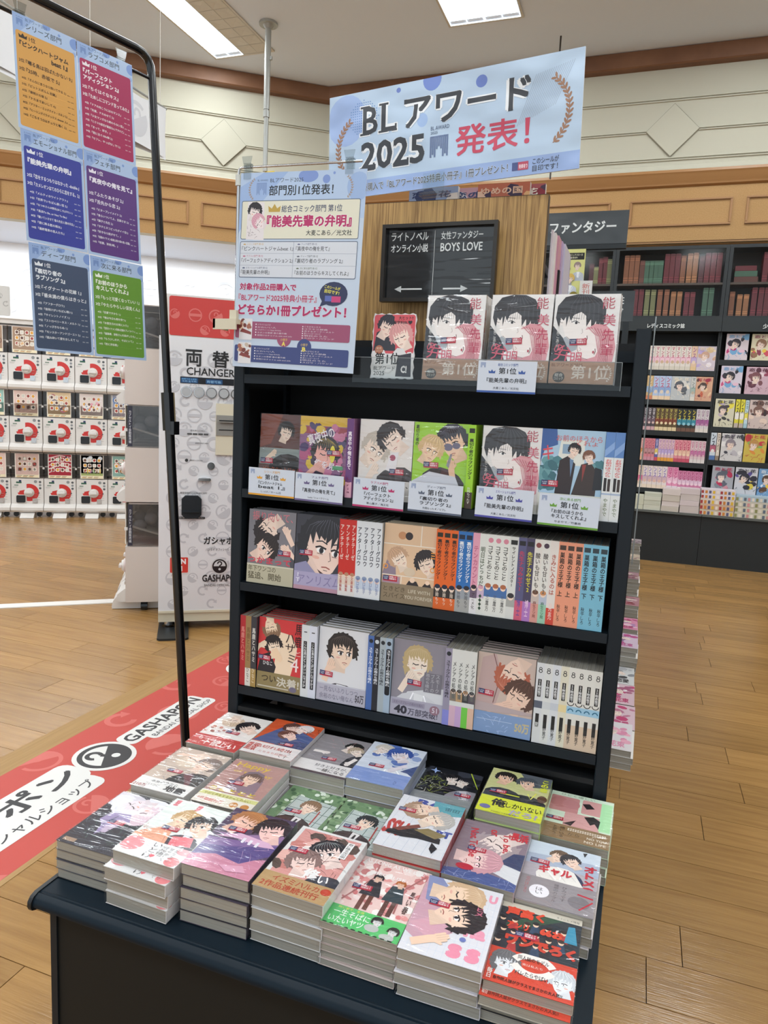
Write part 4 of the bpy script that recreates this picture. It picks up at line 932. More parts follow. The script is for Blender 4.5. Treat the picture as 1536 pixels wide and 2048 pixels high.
for i, (c, nm) in enumerate(side):
    o = MB().box(0, .004+.002*(i % 3), 0, .19, 0, .135).obj('magazine', mat('mag '+c, c, .4), M=MT(.6605+.0022*i-.0015, .34+.14*i*.0+.03*i, 1.59+.0) @ Matrix.Rotation(R(90), 4, 'X') @ MT(0, 0, -.135)); tag(o, '%s magazine edge fanned out at the side of the oak panel, %s' % (nm, ('nearest', 'second', 'third', 'fourth', 'fifth', 'sixth', 'farthest')[i]), 'magazine', 'magazines fanned beside the oak panel')
# yellow character-free pop card, small pop and black topper signs further down the gondola
t = thing('promo_card', 'yellow upright promotional card with three drawn people behind the right cover', 'promo card', upright(.6, 1.0, 1.70))
MB().box(.0, .085, .0, .18, -.002, 0).obj('card', mat('yellow card stock', 'd7d27a', .5), t)
MB().box(.01, .07, -.098, 0, -.03, -.005).obj('card_stand', BLACK, t)
a = Art(85, 180, 'd6d488', dz=.05); a.rect(8, 146, 74, 22, '1c1a18'); a.text('原作コミックス①〜⑧', 22, 158, 54, 7, 'ece8c8'); a.text('好評発売中!', 20, 149, 40, 7, 'ece8c8')
body(a, 66, 118, 9, 0, 'b8bcc4'); head(a, 62, 126, 10, 0, '9a8580', f=1, seed=3); body(a, 26, 104, 10, 0, 'a9a6b0'); head(a, 26, 116, 11, 0, '2a2428', f=-1, seed=5)
body(a, 44, 76, 10, 0, 'c8ccd4'); head(a, 42, 86, 12, -10, 'd9b45a', f=1, seed=7); a.ell(56, 30, 14, 14, '8a7a2a'); a.text('コミック化', 46, 24, 20, 12, 'e8dc8a'); ob('card_print', a.mesh('card_print', PRINT), t, MT(0, 0, .0005))
t = MB().box(0, .04, -.1, .075, -.002, 0).obj('price_pop', mat('white card', 'dcdad6', .5), M=upright(.676, .98, 1.70)); tag(t, 'small white card with red lettering beside the yellow promotional card', 'card')
a = Art(40, 75, 'dcdad6', dz=.05); a.text('新刊', 8, 30, 24, 36, 'c04a3a', 0, True); a.rect(18, 8, 14, 14, '8ab0a8'); ob('pop_print', a.mesh('pop_print', PRINT), t, MT(0, 0, .0005))
t = thing('shelf_sign', 'small black shelf sign reading boys love partly hidden by the right cover', 'sign', upright(.66, 1.02, 1.65))
MB().box(0, .19, 0, .098, -.006, 0).box(.16, .18, -.12, 0, -.006, 0).obj('board', mat('sign black', '1e2224', .3), t)
a = Art(190, 98, '262b2d', dz=.05); a.text('BOYS LOVE', 12, 56, 146, 22, 'd8dcda', .02); a.text('ボーイズラブ', 12, 18, 146, 24, 'd8dcda', .02); ob('sign_print', a.mesh('sign_print', BANNER), t, MT(0, 0, .0005))
t = thing('topper_sign', 'long black sign reading fantasy in white above the right side of the oak panel', 'sign', upright(.16, 1.6, 2.032))
MB().box(0, .625, 0, .127, -.008, 0).box(.0, .625, -.022, -.004, -.012, .012).obj('board', mat('sign black', '1e2224', .3), t)
for x in (.06, .28): MB().box(x, x+.012, -.431, -.02, -.006, .006).obj('post', BLKPIPE, t)
a = Art(625, 127, '2a2e30', dz=.05); a.text('女性向け', 40, 44, 230, 46, 'd8dad8', .03); a.text('ファンタジー', 318, 44, 262, 46, 'd8dad8', .03); ob('sign_print', a.mesh('sign_print', BANNER), t, MT(0, 0, .0005))
MB().box(.17, .68, .9, 3.6, 1.585, 1.60).obj('topper_rail', DARK, G)
# flat stacks on the gondola's right ledge, seen past the display's right post
yy = .29; q = random.Random(3)
gl = [('white comic with pink side lettering', 'dcd6d8', ['d98aa8', 'c8c0c4', 'e8a8bc'], 3), ('pink-lettered white comic', 'd9bcc6', ['c03a70', 'e8e0e4', 'b8708c'], 2), ('pink-lettered comic beside a thinner pile', 'd6b8c2', ['c03a70', 'ece4e8', 'a85a7c'], 2), ('white comic with black brush drawing', 'd3d3d3', ['3a3a3e', 'b8b8bc', '8a8a90'], 2), ('pale violet comic with magenta print', 'cfb9cc', ['b03a80', 'd9a8c4', '7a4a80'], 6), ('hot pink comic', 'd888a8', ['b02d6a', 'e8c0d0', 'a07ab0'], 4), ('wine-red comic', 'b07a84', ['8a2f40', 'd0b0b4', '6a3a48'], 4), ('brown-red comic', 'a8808a', ['7a3f4a', 'c9b0a8', '5a3a40'], 6), ('cream-paged comic', 'cbbfa8', ['8a6a70', 'd9cfb4', 'b8a890'], 7), ('grey film-wrapped comic', 'a8a2a6', ['7a7078', 'c8c4c8', '5a5660'], 8)]
for si, (nm, bg, cols, n) in enumerate(gl):
    k = ('gs', si); z = .456; th = .017; pg = PAGES if si not in (6, 8) else PAGES2
    a = Art(112, 172, bg); blobs(a, 5, 40, 100, 120, cols, 16, si, 6, 18); a.text('恋愛' if si % 2 else '花束', 56, 15, 40, 36, cols[0], .04); head(a, 60, 110, 20, 20*si, cols[2], 'f0dcd0', 1, True, .2, si)
    pr = a.mesh('cover_print', GLOSS)
    for i in range(n):
        w, h, t_ = .112, .172, th
        M = MT(.853+q.uniform(-.004, .006), yy+q.uniform(-.002, .004), z+t_) @ Matrix.Rotation(q.uniform(-.015, .015), 4, 'Z')
        plain_book('comic', '%s, %s from the bottom, %s pile on the gondola ledge' % (nm, ('first', 'second', 'third', 'fourth', 'fifth', 'sixth', 'seventh', 'eighth')[i], ('nearest', 'second', 'third', 'fourth', 'fifth', 'sixth', 'seventh', 'eighth', 'ninth', 'farthest')[si]), 'comic', M, w, h, t_-.0006, pr if i == n-1 else None, 'comics piled on the gondola ledge'); z += t_
    yy += .178+(.0 if si < 4 else .06+.03*si)
# ================================================================= DISPLAY RACK (front gondola side) AND LOW TABLE
XL, XR, XI, XO = -.0195, .9135, .0098, .8853
RK = thing('display_rack', 'dark blue-grey four-shelf book display rack with black back', 'display rack', MT(0, 0, 0))
for x in (XL, XI-.0285+.856+.047): pass
for x0 in (XL, XI+.8755): 
    MB().bbox(x0, x0+.0285, 0, .03, 0, 1.5026, .002).obj('post', DARK, RK)
    sl = MB().box(x0+.004, x0+.0245, .225, .25, 0, 1.50)
    sl.obj('slotted_upright', DARK, RK)
    s2 = MB(); 
    for k in range(60): s2.box(x0+(.0247 if x0 < .5 else -.0008+.0045), x0+(.0252 if x0 < .5 else .0038), .232, .243, .62+k*.0145, .627+k*.0145)
    o = s2.obj('slots', BLACK, RK); o['kind'] = 'stuff'
    MB().box(x0+.002, x0+.026, .03, .225, 1.46, 1.4995).box(x0+.002, x0+.026, .03, .225, .5, .53).obj('side_rail', DARK, RK)
    MB().box(x0+.01, x0+.016, .03, .225, .53, 1.46).obj('side_panel', BLACK, RK)
MB().box(XL, XR, .251, .257, .45, 1.4995).obj('back_panel', BLACK, RK)
MB().box(XI, XI+.8755, .225, .245, 1.455, 1.48).obj('back_rail', DARK, RK)
SZ = {1: 1.391, 2: 1.117, 3: .884, 4: .6155}
for k in (1, 2, 3, 4):
    z = SZ[k]; MB().box(XI+.0008, XI+.8747, .0, .244, z-.004, z).box(XI+.0008, XI+.8747, -.002, .004, z-.021, z).box(XI+.0008, XI+.8747, .006, .012, z-.021, z-.016).obj('shelf', DARK, RK)
    MB().box(XI+.006, XI+.026, .02, .2, z-.012, z-.004).box(XI+.85, XI+.87, .02, .2, z-.012, z-.004).obj('shelf_bracket', GREYM, RK)
MB().box(XI+.0008, XI+.8747, .03, .05, .455, .56).box(XI+.0008, XI+.8747, -.0, .03, .548, .56).obj('kick_panel', BLACK, RK)
# acrylic guard along the top shelf
g = MB().box(.29, XI+.855, -.0055, -.003, 1.391-.01, 1.437).obj('acrylic_guard', ACRYL, RK)
MB().box(.29, XI+.855, -.0058, -.0027, 1.4362, 1.4372).box(XI+.8545, XI+.8555, -.0058, -.0027, 1.381, 1.437).obj('guard_edge', mat('acrylic edge', '8f9698', .2), RK)
o = MB().box(0, .0015, 0, .22, 0, .50).obj('acrylic_sheet', ACRYL, M=MT(.918, .03, 1.03)); tag(o, 'thin clear acrylic sheet standing along the outside of the right post', 'acrylic sheet')
MB().box(-.0005, .002, -.0012, .0, 0, .50).obj('sheet_edge', mat('acrylic edge', '8f9698', .2), o)
# low table
TB = thing('low_table', 'low dark blue-grey display table stacked with wrapped comics', 'table', MT(0, 0, 0))
X0, X1, YF = -.012, .925, -.612
MB().box(X0, X1, YF, -.001, .43, .45).obj('table_top', DARKTOP, TB)
MB().sweep([(0, .45), (-.003, .4506), (-.0045, .4492), (-.008, .4492), (-.0095, .4503), (-.016, .4475), (-.021, .4425), (-.0235, .436), (-.0225, .430), (-.018, .4265), (0, .426)], (X0, YF, 0), (X1, YF, 0), (0, 0, 1), (0, 1, 0)).obj('rounded_nosing', DARKTOP, TB, smooth=True)
for x in (X0, X1):
    s_ = -1 if x == X0 else 1
    MB().sweep([(.06, .452), (-.010, .452), (-.020, .4485), (-.026, .441), (-.027, .432), (-.024, .425), (-.016, .421), (.0, .421), (.06, .43)], (x, YF, 0), (x+s_*.008, YF, 0), (0, 0, 1), (0, 1, 0)).obj('end_cap', mat('black rubber cap', '191b1d', .4), TB, smooth=True)
MB().box(.0, .014, YF+.004, YF+.03, .0, .43).obj('corner_post', DARK, TB); MB().box(.905, .92, YF+.004, YF+.03, 0, .43).obj('corner_post', DARK, TB)
MB().box(.014, .905, YF+.008, YF+.02, .03, .43).obj('front_panel', PANEL, TB)
MB().box(.0, .008, YF+.031, -.001, 0, .43).obj('side_panel', PANEL, TB); MB().box(.912, .92, YF+.031, -.001, 0, .43).obj('side_panel', PANEL, TB)
MB().box(.014, .905, YF+.02, YF+.03, 0, .03).obj('toe_board', BLACK, TB)

# ================================================================= BOOK BUILDER
BW, BH = .128, .182
stk_a = Art(34, 13, 'b8283f', dz=.01, r=1); stk_a.rect(0, 2.5, 13.5, 10.5, '2a3560'); stk_a.text('BL AWARD', 1.5, 8, 10.5, 2.6, 'd8dcea', .01); stk_a.text('2025', 2.5, 4, 8, 3, 'd8dcea', .02)
stk_a.text('2冊購入で', 14.5, 8, 17, 3.8, 'f4e8ea', .02); stk_a.text('特典有り', 15, 3.3, 16.5, 4.2, 'f4e8ea', .03); STK = stk_a.mesh('sticker', GLOSS)
COVM = {}
WR = {}
def cover_mesh(w, h, t, col):
    k = (w, h, t, col)
    if k not in COVM:
        m = mat('cover '+str(col), col, .35, coat=.4)
        COVM[k] = MB().box(0, w-.001, 0, h, -.0004, 0).box(0, w-.001, 0, h, -t, -t+.0004).prism([(w-.001, 0), (w-.0002, -.0012), (w, -.003), (w, -t+.003), (w-.0002, -t+.0012), (w-.001, -t)], 0, h, Matrix(((1, 0, 0, 0), (0, 0, 1, 0), (0, 1, 0, 0), (0, 0, 0, 1)))).mesh('cover', m)
    return COVM[k]
def pages_mesh(w, h, t, pm):
    k = ('pg', w, h, t, pm.name)
    if k not in COVM: COVM[k] = MB().box(.0012, w-.0014, .0012, h-.0012, -t+.0005, -.0005).mesh('pages', pm)
    return COVM[k]
def wrap_mesh(w, h, t, seed):
    k = (w, h, t, seed)
    if k in WR: return WR[k]
    q = random.Random(seed); b = MB(); n, m = 10, 14; e = .0012
    idx = {}
    for j in range(m+1):
        for i in range(n+1):
            x, y = -e+(w+2*e)*i/n, -e+(h+2*e)*j/m; edge = i in (0, n) or j in (0, m)
            b.v.append((x, y, .0011+(0 if edge else q.uniform(0, .0007))))
    for j in range(m):
        for i in range(n): k0 = j*(n+1)+i; b.f.append((k0, k0+1, k0+n+2, k0+n+1)); b.mi.append(0)
    for (xa, ya, xb, yb) in ((-e, -e, w+e, -e), (w+e, -e, w+e, h+e), (-e, h+e, -e, -e)):
        s0 = len(b.v); N = 9
        for i in range(N+1):
            x, y = xa+(xb-xa)*i/N, ya+(yb-ya)*i/N; d = .0004*q.random()
            nx, ny = (0, -1) if ya == yb else ((1, 0) if xa > 0 else (-1, 0))
            b.v += [(x, y, .0011), (x+nx*d, y+ny*d, -t*.5), (x, y, -t+.0006)]
        for i in range(N):
            for r in range(2): k0 = s0+i*3+r; b.f.append((k0, k0+1, k0+4, k0+3)); b.mi.append(0)
    WR[k] = b.mesh('plastic_wrap', FILM, smooth=True); return WR[k]
SPM = lambda t: Matrix(((0, 0, 1, t), (0, 1, 0, 0), (-1, 0, 0, 0), (0, 0, 0, 1)))
def book(label, M, t=.016, w=BW, h=BH, col='e4e0de', pm=None, art=None, band=None, stk=None, spine=None, wrap=0, group=None, cat='comic'):
    r = thing('comic_book', label, cat, M, group)
    ob('cover', cover_mesh(w, h, t, col), r); ob('pages', pages_mesh(w, h, t, pm or PAGES), r)
    if art: ob('cover_print', art, r, MT(0, 0, .0002))
    if spine: ob('spine_print', spine, r, SPM(w+.0002))
    if band: ob('paper_band', band, r, MT(0, 0, .0009 if art else .0003))
    if stk: ob('sticker', STK, r, MT(stk[0]/1000, stk[1]/1000, .0013) @ Matrix.Rotation(R(stk[2] if len(stk) > 2 else 0), 4, 'Z'))
    if wrap: ob('plastic_wrap', wrap_mesh(w, h, t, wrap), r, MT(0, 0, .0006))
    return r
def spine_art(t, bg, title, ink, h=182, bottom=None, bcol=None, top=None, extra=None, tw=.62, ty=(.36, .84), author=None, acol='333'):
    T = t*1000; a = Art(T, h, bg, dz=.01); z = a.l
    if bottom: a.rect(0, 0, T, h*bottom, bcol, z)
    if top: a.rect(T*.12, h*.905, T*.76, h*.055, top, z)
    if extra: z += 1; a.l = z; extra(a, T, h)
    a.l += 1
    a.text(title, T*(1-tw)/2, h*ty[0], T*tw, h*(ty[1]-ty[0]), ink, .03, True)
    if author: a.text(author, T*.28, h*.06, T*.44, h*.2, acol, .01, True)
    return a
# ================================================================= COVERS (drawn flat prints)
def C(bg='e8e4e2'): return Art(128, 182, bg)
def bandart(h, bg, w=128): return Art(w, h, bg)
COV = {}
def put(k, a, band=None, stk=(20, 70), col='e4e0de', spine=None): COV[k] = dict(art=a.mesh('cover_print', GLOSS), band=band.mesh('paper_band', GLOSS) if band else None, stk=stk, col=col, spine=spine)
# --- front row, left to right
a = C('2b2b38'); blobs(a, 0, 120, 128, 60, ['e8e6ec', 'd9d3dd', 'e9dfe6'], 16, 1, 14, 30); head(a, 84, 128, 30, 200, 'e3cdd8', 'efdce0', 1, True, .3, 2, hl='c9a0b4'); head(a, 52, 140, 27, 150, 'eceaf0', 'eadde4', 1, True, .2, 4, hl='c2c2d0')
a.poly([(30, 110), (70, 118), (84, 96), (70, 78), (48, 40), (40, 70), (24, 84)], 'a091b8'); hand(a, 62, 70, 11, 250, 'cbb8cf'); scribble(a, 0, 0, 128, 80, '59596e', 26, 3); scribble(a, 30, 20, 90, 70, '3f5450', 20, 5, 2); a.rect(8, 6, 26, 10, 'a68a74'); put('A', a, stk=(46, 78, 4), col='4a4a58')
a = C('e6ece8'); a.text('！！', 6, 158, 60, 20, 'e0808a', .06); head(a, 60, 124, 27, -15, 'c9a472', 'f3d9bd', 1, True, 0, 3); head(a, 98, 120, 26, 20, '22252c', 'f0d2bd', -1, False, 0, 6); body(a, 92, 104, 15, 0, '3b3b48', 'dfe4ea', -1, 'e6717f'); a.poly([(0, 60), (40, 96), (60, 84), (70, 50), (0, 40)], 'e9ab8e'); a.poly([(70, 74), (108, 84), (118, 58), (78, 48)], 'ee7d88'); scribble(a, 0, 50, 128, 60, 'b4463f', 22, 7)
b = bandart(50, 'e9e8e8'); b.ell(18, 30, 22, 20, 'e89aa0'); b.ell(114, 12, 14, 12, 'ee8d92'); b.ell(118, 42, 14, 9, 'f0aab0'); b.text('いとけ', 56, 5, 17, 42, '2b2b30', 0, True); b.text('覚悟', 74, 16, 14, 28, '2b2b30', 0, True); b.text('甘やかして', 90, 8, 8, 36, '444', 0, True); b.text('たっぷり', 101, 8, 8, 36, '444', 0, True); b.text('♥', 68, 8, 9, 9, 'e8707c', .02); put('B', a, b, (36, 84, 3), 'e8e2e2')
a = C('50405c'); a.poly([(0, 0), (128, 0), (128, 60), (80, 40), (40, 44), (0, 30)], 'c9849c'); a.poly([(0, 30), (40, 44), (90, 34), (128, 70), (128, 110), (60, 80), (0, 70)], '584a86'); a.poly([(0, 84), (60, 92), (128, 120), (128, 100), (50, 70), (0, 60)], '7f6398'); a.poly([(0, 100), (60, 110), (128, 140), (128, 120), (60, 96)], '94739c')
head(a, 42, 146, 30, -20, 'b0764c', 'eec0ae', 1, True, 0, 8, hl='e8a05a'); head(a, 98, 138, 30, 15, '2b2028', 'f2c9c2', -1, True, 0, 9); a.poly([(10, 90), (50, 112), (110, 104), (128, 92), (100, 88), (50, 96)], 'd9b0cc'); z = a.l
for k in range(3): a.rect(62+k*14, 88-2*k, 5.5, 14, 'e6e2ea', z)
a.l = z+1; scribble(a, 0, 0, 128, 90, 'e0b8d8', 26, 5, .6); a.poly([(60, 20), (100, 30), (112, 16), (80, 8)], 'd9a0b8'); put('C', a, stk=(22, 112, 2), col='40384a')
a = C('e0dfde'); a.rect(8, 44, 112, 132, 'd89a94'); blobs(a, 8, 60, 110, 110, ['e8b5ac', 'c98078', 'f0e6e2', '5a4a44'], 20, 4, 7, 18); head(a, 78, 124, 30, -150+180, '23232b', 'f4dcd4', -1, False, .1, 3, hl='b8c4c4'); head(a, 50, 84, 28, 20, '8a6f6a', 'f2d5cc', 1, True, .1, 5); body(a, 92, 84, 17, 20, '2f343e', '5a5f6a'); scribble(a, 10, 60, 108, 110, '1f1f24', 26, 2); a.rect(98, 120, 13, 48, 'efeeee'); a.text('君に降る光の雨', 100, 122, 9, 44, '2b2b2b', .01, True); a.text('修', 62, 50, 28, 26, 'f2f0ee', .04); a.text('い', 92, 46, 18, 20, 'f2f0ee', .02)
b = bandart(43, 'b8976a'); b.text('イズミハルカ', 22, 24, 84, 14, 'b04a32', .02); b.text('2作品連続刊行', 8, 6, 104, 15, 'b04a32', .03); b.ell(118, 30, 9, 8, 'c0442e'); put('D', a, b, (10, 104, 2), 'e6e6e8')
a = C('e9c9c4'); blobs(a, 0, 50, 128, 130, ['e39a98', 'f0dcd8', 'd77f80', 'f4ece8', 'c98080'], 80, 3, 3, 11); a.line([(10, 60), (40, 130), (36, 176)], 3, 'a86a68'); a.line([(100, 60), (96, 120), (122, 170)], 3, 'a86a68')
for x, c1, c2, hc in ((46, '2f3038', '6b4036', '2b2b30'), (86, '33424a', '5b3a34', 'b0622f')):
    a.rect(x-9, 46, 8, 46, c2); a.rect(x+3, 50, 8, 42, c2); a.poly([(x-16, 84), (x-10, 124), (x+10, 126), (x+20, 86)], c1); head(a, x+2, 132, 8, 0, hc, 'e8c0aa', 1 if x < 60 else -1, True, 0, x)
a.text('AS LONG AS WE LIVE', 8, 168, 110, 10, 'f6f0ee', .02); a.text('BECAUSE', 36, 140, 56, 8, 'f6f0ee', .02); a.text('長い春', 110, 66, 9, 56, '4a3030', .02, True)
b = bandart(46, '58bf6e'); b.text('一生そばに', 10, 24, 62, 14, 'eef4ee', .01); b.text('いたいヤツ', 8, 7, 58, 14, 'eef4ee', .01); b.text('同じ家で、生涯', 14, 39, 44, 5, 'f0e060'); head(b, 84, 32, 9, 10, '2b2b2b', 'dcdcdc', 1, True, 0, 2); b.ell(80, 16, 12, 8, 'b8bcb8'); head(b, 114, 20, 9, -10, '2b2b2b', 'dcdcdc', -1, True, 0, 4); b.ell(108, 6, 12, 7, 'b8bcb8')
z = b.l
for k in range(10): b.rect(4+k*12, 0, 7, 2, '222', z)
b.l = z+1; put('E', a, b, (14, 92, 4), 'd8c8c4')
a = C('dddce2'); z = a.l
for k in range(12): a.rect(k*11, 0, .4, 182, 'c4d0e0', z); a.rect(0, k*15, 128, .4, 'c4d0e0', z)
a.l = z+1; a.poly([(0, 182), (0, 40), (30, 20), (70, 60), (60, 110), (20, 182)], 'c99fae'); a.poly([(0, 182), (10, 120), (40, 110), (50, 150), (24, 182)], '8790b8'); a.poly([(0, 60), (30, 40), (60, 44), (66, 70), (40, 90)], 'd4a3b2'); a.text('na', 86, 60, 34, 22, 'e89ab0', .06); a.text('s', 70, 10, 22, 30, 'e890a8', .08); a.text('s', 98, 10, 22, 30, 'e890a8', .08); a.text('U', 108, 150, 14, 20, 'e89ab0', .06)
head(a, 60, 146, 34, -80, 'cfae8c', 'f0d2b8', 1, True, .1, 6, hl='e8d0b0'); head(a, 70, 100, 34, -75, '2a2226', 'f0d0ba', -1, False, .1, 9); hand(a, 46, 38, 14, 30, 'f0cdb4'); a.ell(88, 52, 5, 5, '6a78b8'); a.text('ヒメ', 94, 112, 12, 20, 'd0708a', .03, True); put('F', a, None, (18, 110, 0), 'e2dfe6')
a = C('2b3038'); a.rect(0, 168, 128, 14, 'cdc5b6'); a.text('キミにヒメ情報', 88, 171, 36, 5, '444'); a.poly([(0, 120), (60, 168), (100, 168), (30, 120)], '34503e'); q = random.Random(3)
for k in range(17):
    x, y = 8+(k % 6)*18+q.uniform(-4, 4), 140-(k//6)*24+q.uniform(-3, 3); a.poly([(x-8, y-22), (x-5, y-4), (x+5, y-4), (x+8, y-22)], ['26262e', 'b23a3a', '23232b', '2f4560'][k % 4]); a.ell(x, y, 4.5, 5.5, 'ecc9ad'); a.ell(x, y+3, 5.4, 4, ['201c20', '2b2022', '3a2a26'][k % 3])
a.poly([(104, 120), (108, 158), (118, 160), (124, 120)], '3d8fae'); a.text('声高く', 8, 150, 62, 22, 'd9482e', .08); a.text('アンリ', 14, 122, 34, 14, 'd9482e', .05); a.text('66お', 66, 122, 36, 18, 'd9482e', .07); a.text('ワンでろく', 16, 84, 108, 24, 'c9402c', .08)
b = bandart(72, 'd1452f'); head(b, 26, 44, 20, 5, '6b6b6e', 'e4e6ea', 1, False, .5, 2, line='444'); head(b, 110, 34, 19, 0, 'c8ccd2', 'e4e6ea', -1, False, 0, 4, line='444')
b.arc(66, 36, 34, 12, 35, 145, 'ece6e0'); b.arc(66, 66, 34, 12, 215, 325, 'ece6e0'); b.text('同人誌のモデル', 42, 58, 46, 9, '2b2523', .02); b.text('バレたらやばい', 42, 27, 48, 9, '2b2523', .02); b.text('実は私たち', 50, 47, 30, 5, 'ecd8d0'); b.text('自作同人誌がクラスでまさかの大人気!?', 14, 6, 98, 7, '2b1a16', .02); b.text('毎日', 3, 5, 8, 20, 'efe6e0', .02, True)
b2 = bandart(20, 'd1452f'); b2.text('自作同人誌がクラスでまさかの大人気!?', 12, 5, 100, 7, '2b1a16', .02); b2.text('毎日', 3, 5, 8, 8, 'efe6e0', .02); BAND_G2 = b2.mesh('paper_band', GLOSS)
put('G', a, b, (30, 104, 0), 'cdc5b6')
# --- middle row
a = C('c9b6a8'); body(a, 70, 110, 24, 30, '2a2a2e', '6a3a44'); head(a, 56, 138, 28, 160, 'd3c0ac', 'f2dccc', 1, True, 0, 4, hl='efe2d2'); head(a, 98, 128, 26, -30, '83726c', 'efd2c0', -1, True, 0, 6); hand(a, 26, 150, 9, 200); scribble(a, 10, 50, 110, 50, '8a8a90', 26, 3)
b = bandart(42, 'e8e6e4'); b.text('本気の恋なら', 30, 26, 62, 11, '2a2a2e', .01); b.text('こいつに', 24, 12, 34, 9, '2a2a2e'); b.text('地雷', 72, 5, 46, 22, '2a2a2e', .04); b.text('210万', 2, 3, 30, 11, 'a04a48', .02); put('H', a, b, (34, 74, 2), 'e4e2e0')
a = C('b48a84'); a.rect(0, 0, 128, 182, 'b58d88'); a.text('Happy', 14, 150, 78, 24, 'd9b840', .02); a.text('of the day', 20, 128, 90, 14, 'd9b840', .01); a.poly([(36, 60), (44, 120), (76, 132), (100, 116), (106, 60)], '8f7a86'); head(a, 72, 116, 22, 0, '6f5a52', 'efceb8', 1, True, 0, 5); a.poly([(48, 112), (52, 140), (72, 148), (92, 140), (96, 112), (90, 132), (72, 140), (56, 132)], '80707c'); a.text('ろとととと', 8, 50, 104, 14, 'd9c23c', .04)
b = bandart(46, 'e6dfd2'); b.rect(0, 30, 128, 12, 'd8d890'); b.text('7月連続刊行', 6, 8, 58, 12, 'c9605a', .03); b.ell(88, 14, 9, 9, 'd08a3a'); b.ell(112, 14, 9, 9, 'c98a4a'); b.text('最新', 80, 10, 16, 8, 'f0e6d8', .02); b.text('やがて恋をするかもしれない', 10, 31, 104, 8, '8a7a30', .01); put('I', a, b, (34, 82, 2), 'dcd8da', )
for nm, x in (('J', 0), ('K', 1)):
    a = C('6f8f68'); blobs(a, 0, 0, 128, 182, ['88a87a', '4f7350', 'b4c8a8', '7a9a70', 'dfe8dc', '3f5f44'], 110, 5+x, 3, 8); z = a.l
    a.poly([(22, 20), (30, 150), (122, 140), (116, 14)], 'b9c4c2', z)
    for k in range(4): a.line([(24+k*26, 18), (32+k*26, 148)], 1.5, '5a7068', z+1); a.line([(24, 44+k*30), (120, 40+k*30)], 1.5, '5a7068', z+1)
    a.l = z+2; body(a, 72, 98, 20, -8, '3a2c2c', 'e0dcdc', 1, '2a2024'); head(a, 72, 116, 20, -8, '8a6a50' if not x else '22262a', 'f2d6c2', 1, not x, 0, 4+x); a.rect(96, 60, 3, 50, 'b0403a')
    if x: b = bandart(34, '8b8f8c'); b.text('何かが終わる夜', 20, 12, 88, 8, '6a6e6a', 0); put('J2', a, b, (34, 84, 2), 'c9ccc8')
    else: put('J1', a, None, (30, 84, 2), 'c9ccc8')
a = C('dcdde3'); z = a.l
for k in range(8): a.line([(k*18, 0), (k*18+14, 182)], .5, 'a9b4c8', z)
a.l = z+1; a.text('RAI', 34, 158, 62, 20, '3f4f9c', .06); a.text('SSU', 2, 40, 40, 50, 'b8403c', .06, False, -8); a.text('BT', 96, 66, 30, 22, '3f4f9c', .06); a.poly([(66, 182), (70, 150), (100, 138), (128, 146), (128, 182)], '5fa4b0'); a.text('宙田', 92, 156, 28, 12, '2b5a66', .01)
head(a, 48, 140, 26, 120, 'a88a72', 'efd2bc', 1, True, 0, 5); head(a, 88, 116, 26, -60, 'b8b4b0', 'f2dcc8', -1, True, 0, 6); a.poly([(10, 54), (60, 76), (110, 60), (112, 44), (70, 46), (40, 40), (8, 44)], '22242a'); a.poly([(56, 70), (80, 84), (118, 74), (100, 56)], '8a7a52'); a.poly([(16, 60), (60, 90), (66, 82), (30, 56)], '7a4038'); a.poly([(98, 44), (112, 30), (106, 12), (98, 24)], '22242a'); put('K', a, None, (8, 122, 2), 'b23a38')
a = C('8a7884'); a.poly([(0, 20), (60, 34), (128, 24), (128, 0), (0, 0)], '4a5a90'); scribble(a, 0, 0, 128, 30, 'a9b4d8', 30, 4); a.poly([(30, 60), (128, 20), (128, 80), (90, 90)], 'd9dade'); head(a, 72, 118, 38, 150, 'a8989c', 'ecdad4', 1, True, .3, 3); a.poly([(88, 70), (128, 60), (128, 110), (108, 106)], '3a4468'); head(a, 54, 62, 32, -80, 'cf9aa4', 'eeccc8', 1, False, .2, 7); a.ell(34, 34, 16, 9, 'b8243a'); a.text('To be,', 84, 106, 14, 58, 'c23a48', .02, False, 0) if False else None
a.text('To be,', 58, 124, 62, 15, 'c9303f', .03, False, -80); a.text('or', 50, 150, 22, 12, 'c9303f', .03, False, -80); a.text('Not To Be', -14, 104, 92, 15, 'c9303f', .03, False, -80); a.text('長浜', 92, 146, 34, 28, 'c9303f', .05); put('L', a, None, (26, 84, 0), 'c9b8bc')
a = C('b0a8b0'); a.rect(0, 110, 128, 72, 'a9b4c8'); a.poly([(0, 140), (128, 150), (128, 182), (0, 182)], 'c9d4e0'); body(a, 84, 132, 17, -20, '2a3354', 'e0dce0', -1); body(a, 44, 132, 17, 20, 'e8e2dc', 'efe8e0'); head(a, 56, 146, 17, -30, '6a5444', 'f0d2be', 1, True, 0, 3); head(a, 78, 140, 17, 30, '2b2830', 'eed0be', -1, True, 0, 4); a.text('オトメの', 102, 60, 22, 80, 'c02a3c', .05, True); a.text('ギャル', 26, 88, 58, 24, 'c8303f', .05); a.poly([(96, 176), (104, 178), (100, 164)], '22242a')
b = bandart(72, '948c90'); b.ell(36, 34, 17, 17, 'ece8ee'); b.text('はい', 30, 26, 12, 18, '333', 0, True); b.text('理想のカップル', 58, 16, 8, 48, '5a5458', 0, True); b.text('ひみつです', 72, 22, 8, 40, '5a5458', 0, True); b.text('恋のはじまり', 10, 20, 7, 46, 'b05058', 0, True); b.ell(102, 30, 18, 16, '7c757a'); b.line([(98, 52), (124, 48)], 4, 'c02a3c'); b.line([(104, 12), (124, 40)], 3, 'c02a3c'); put('M', a, b, (8, 112, 0), 'd8d4d8')
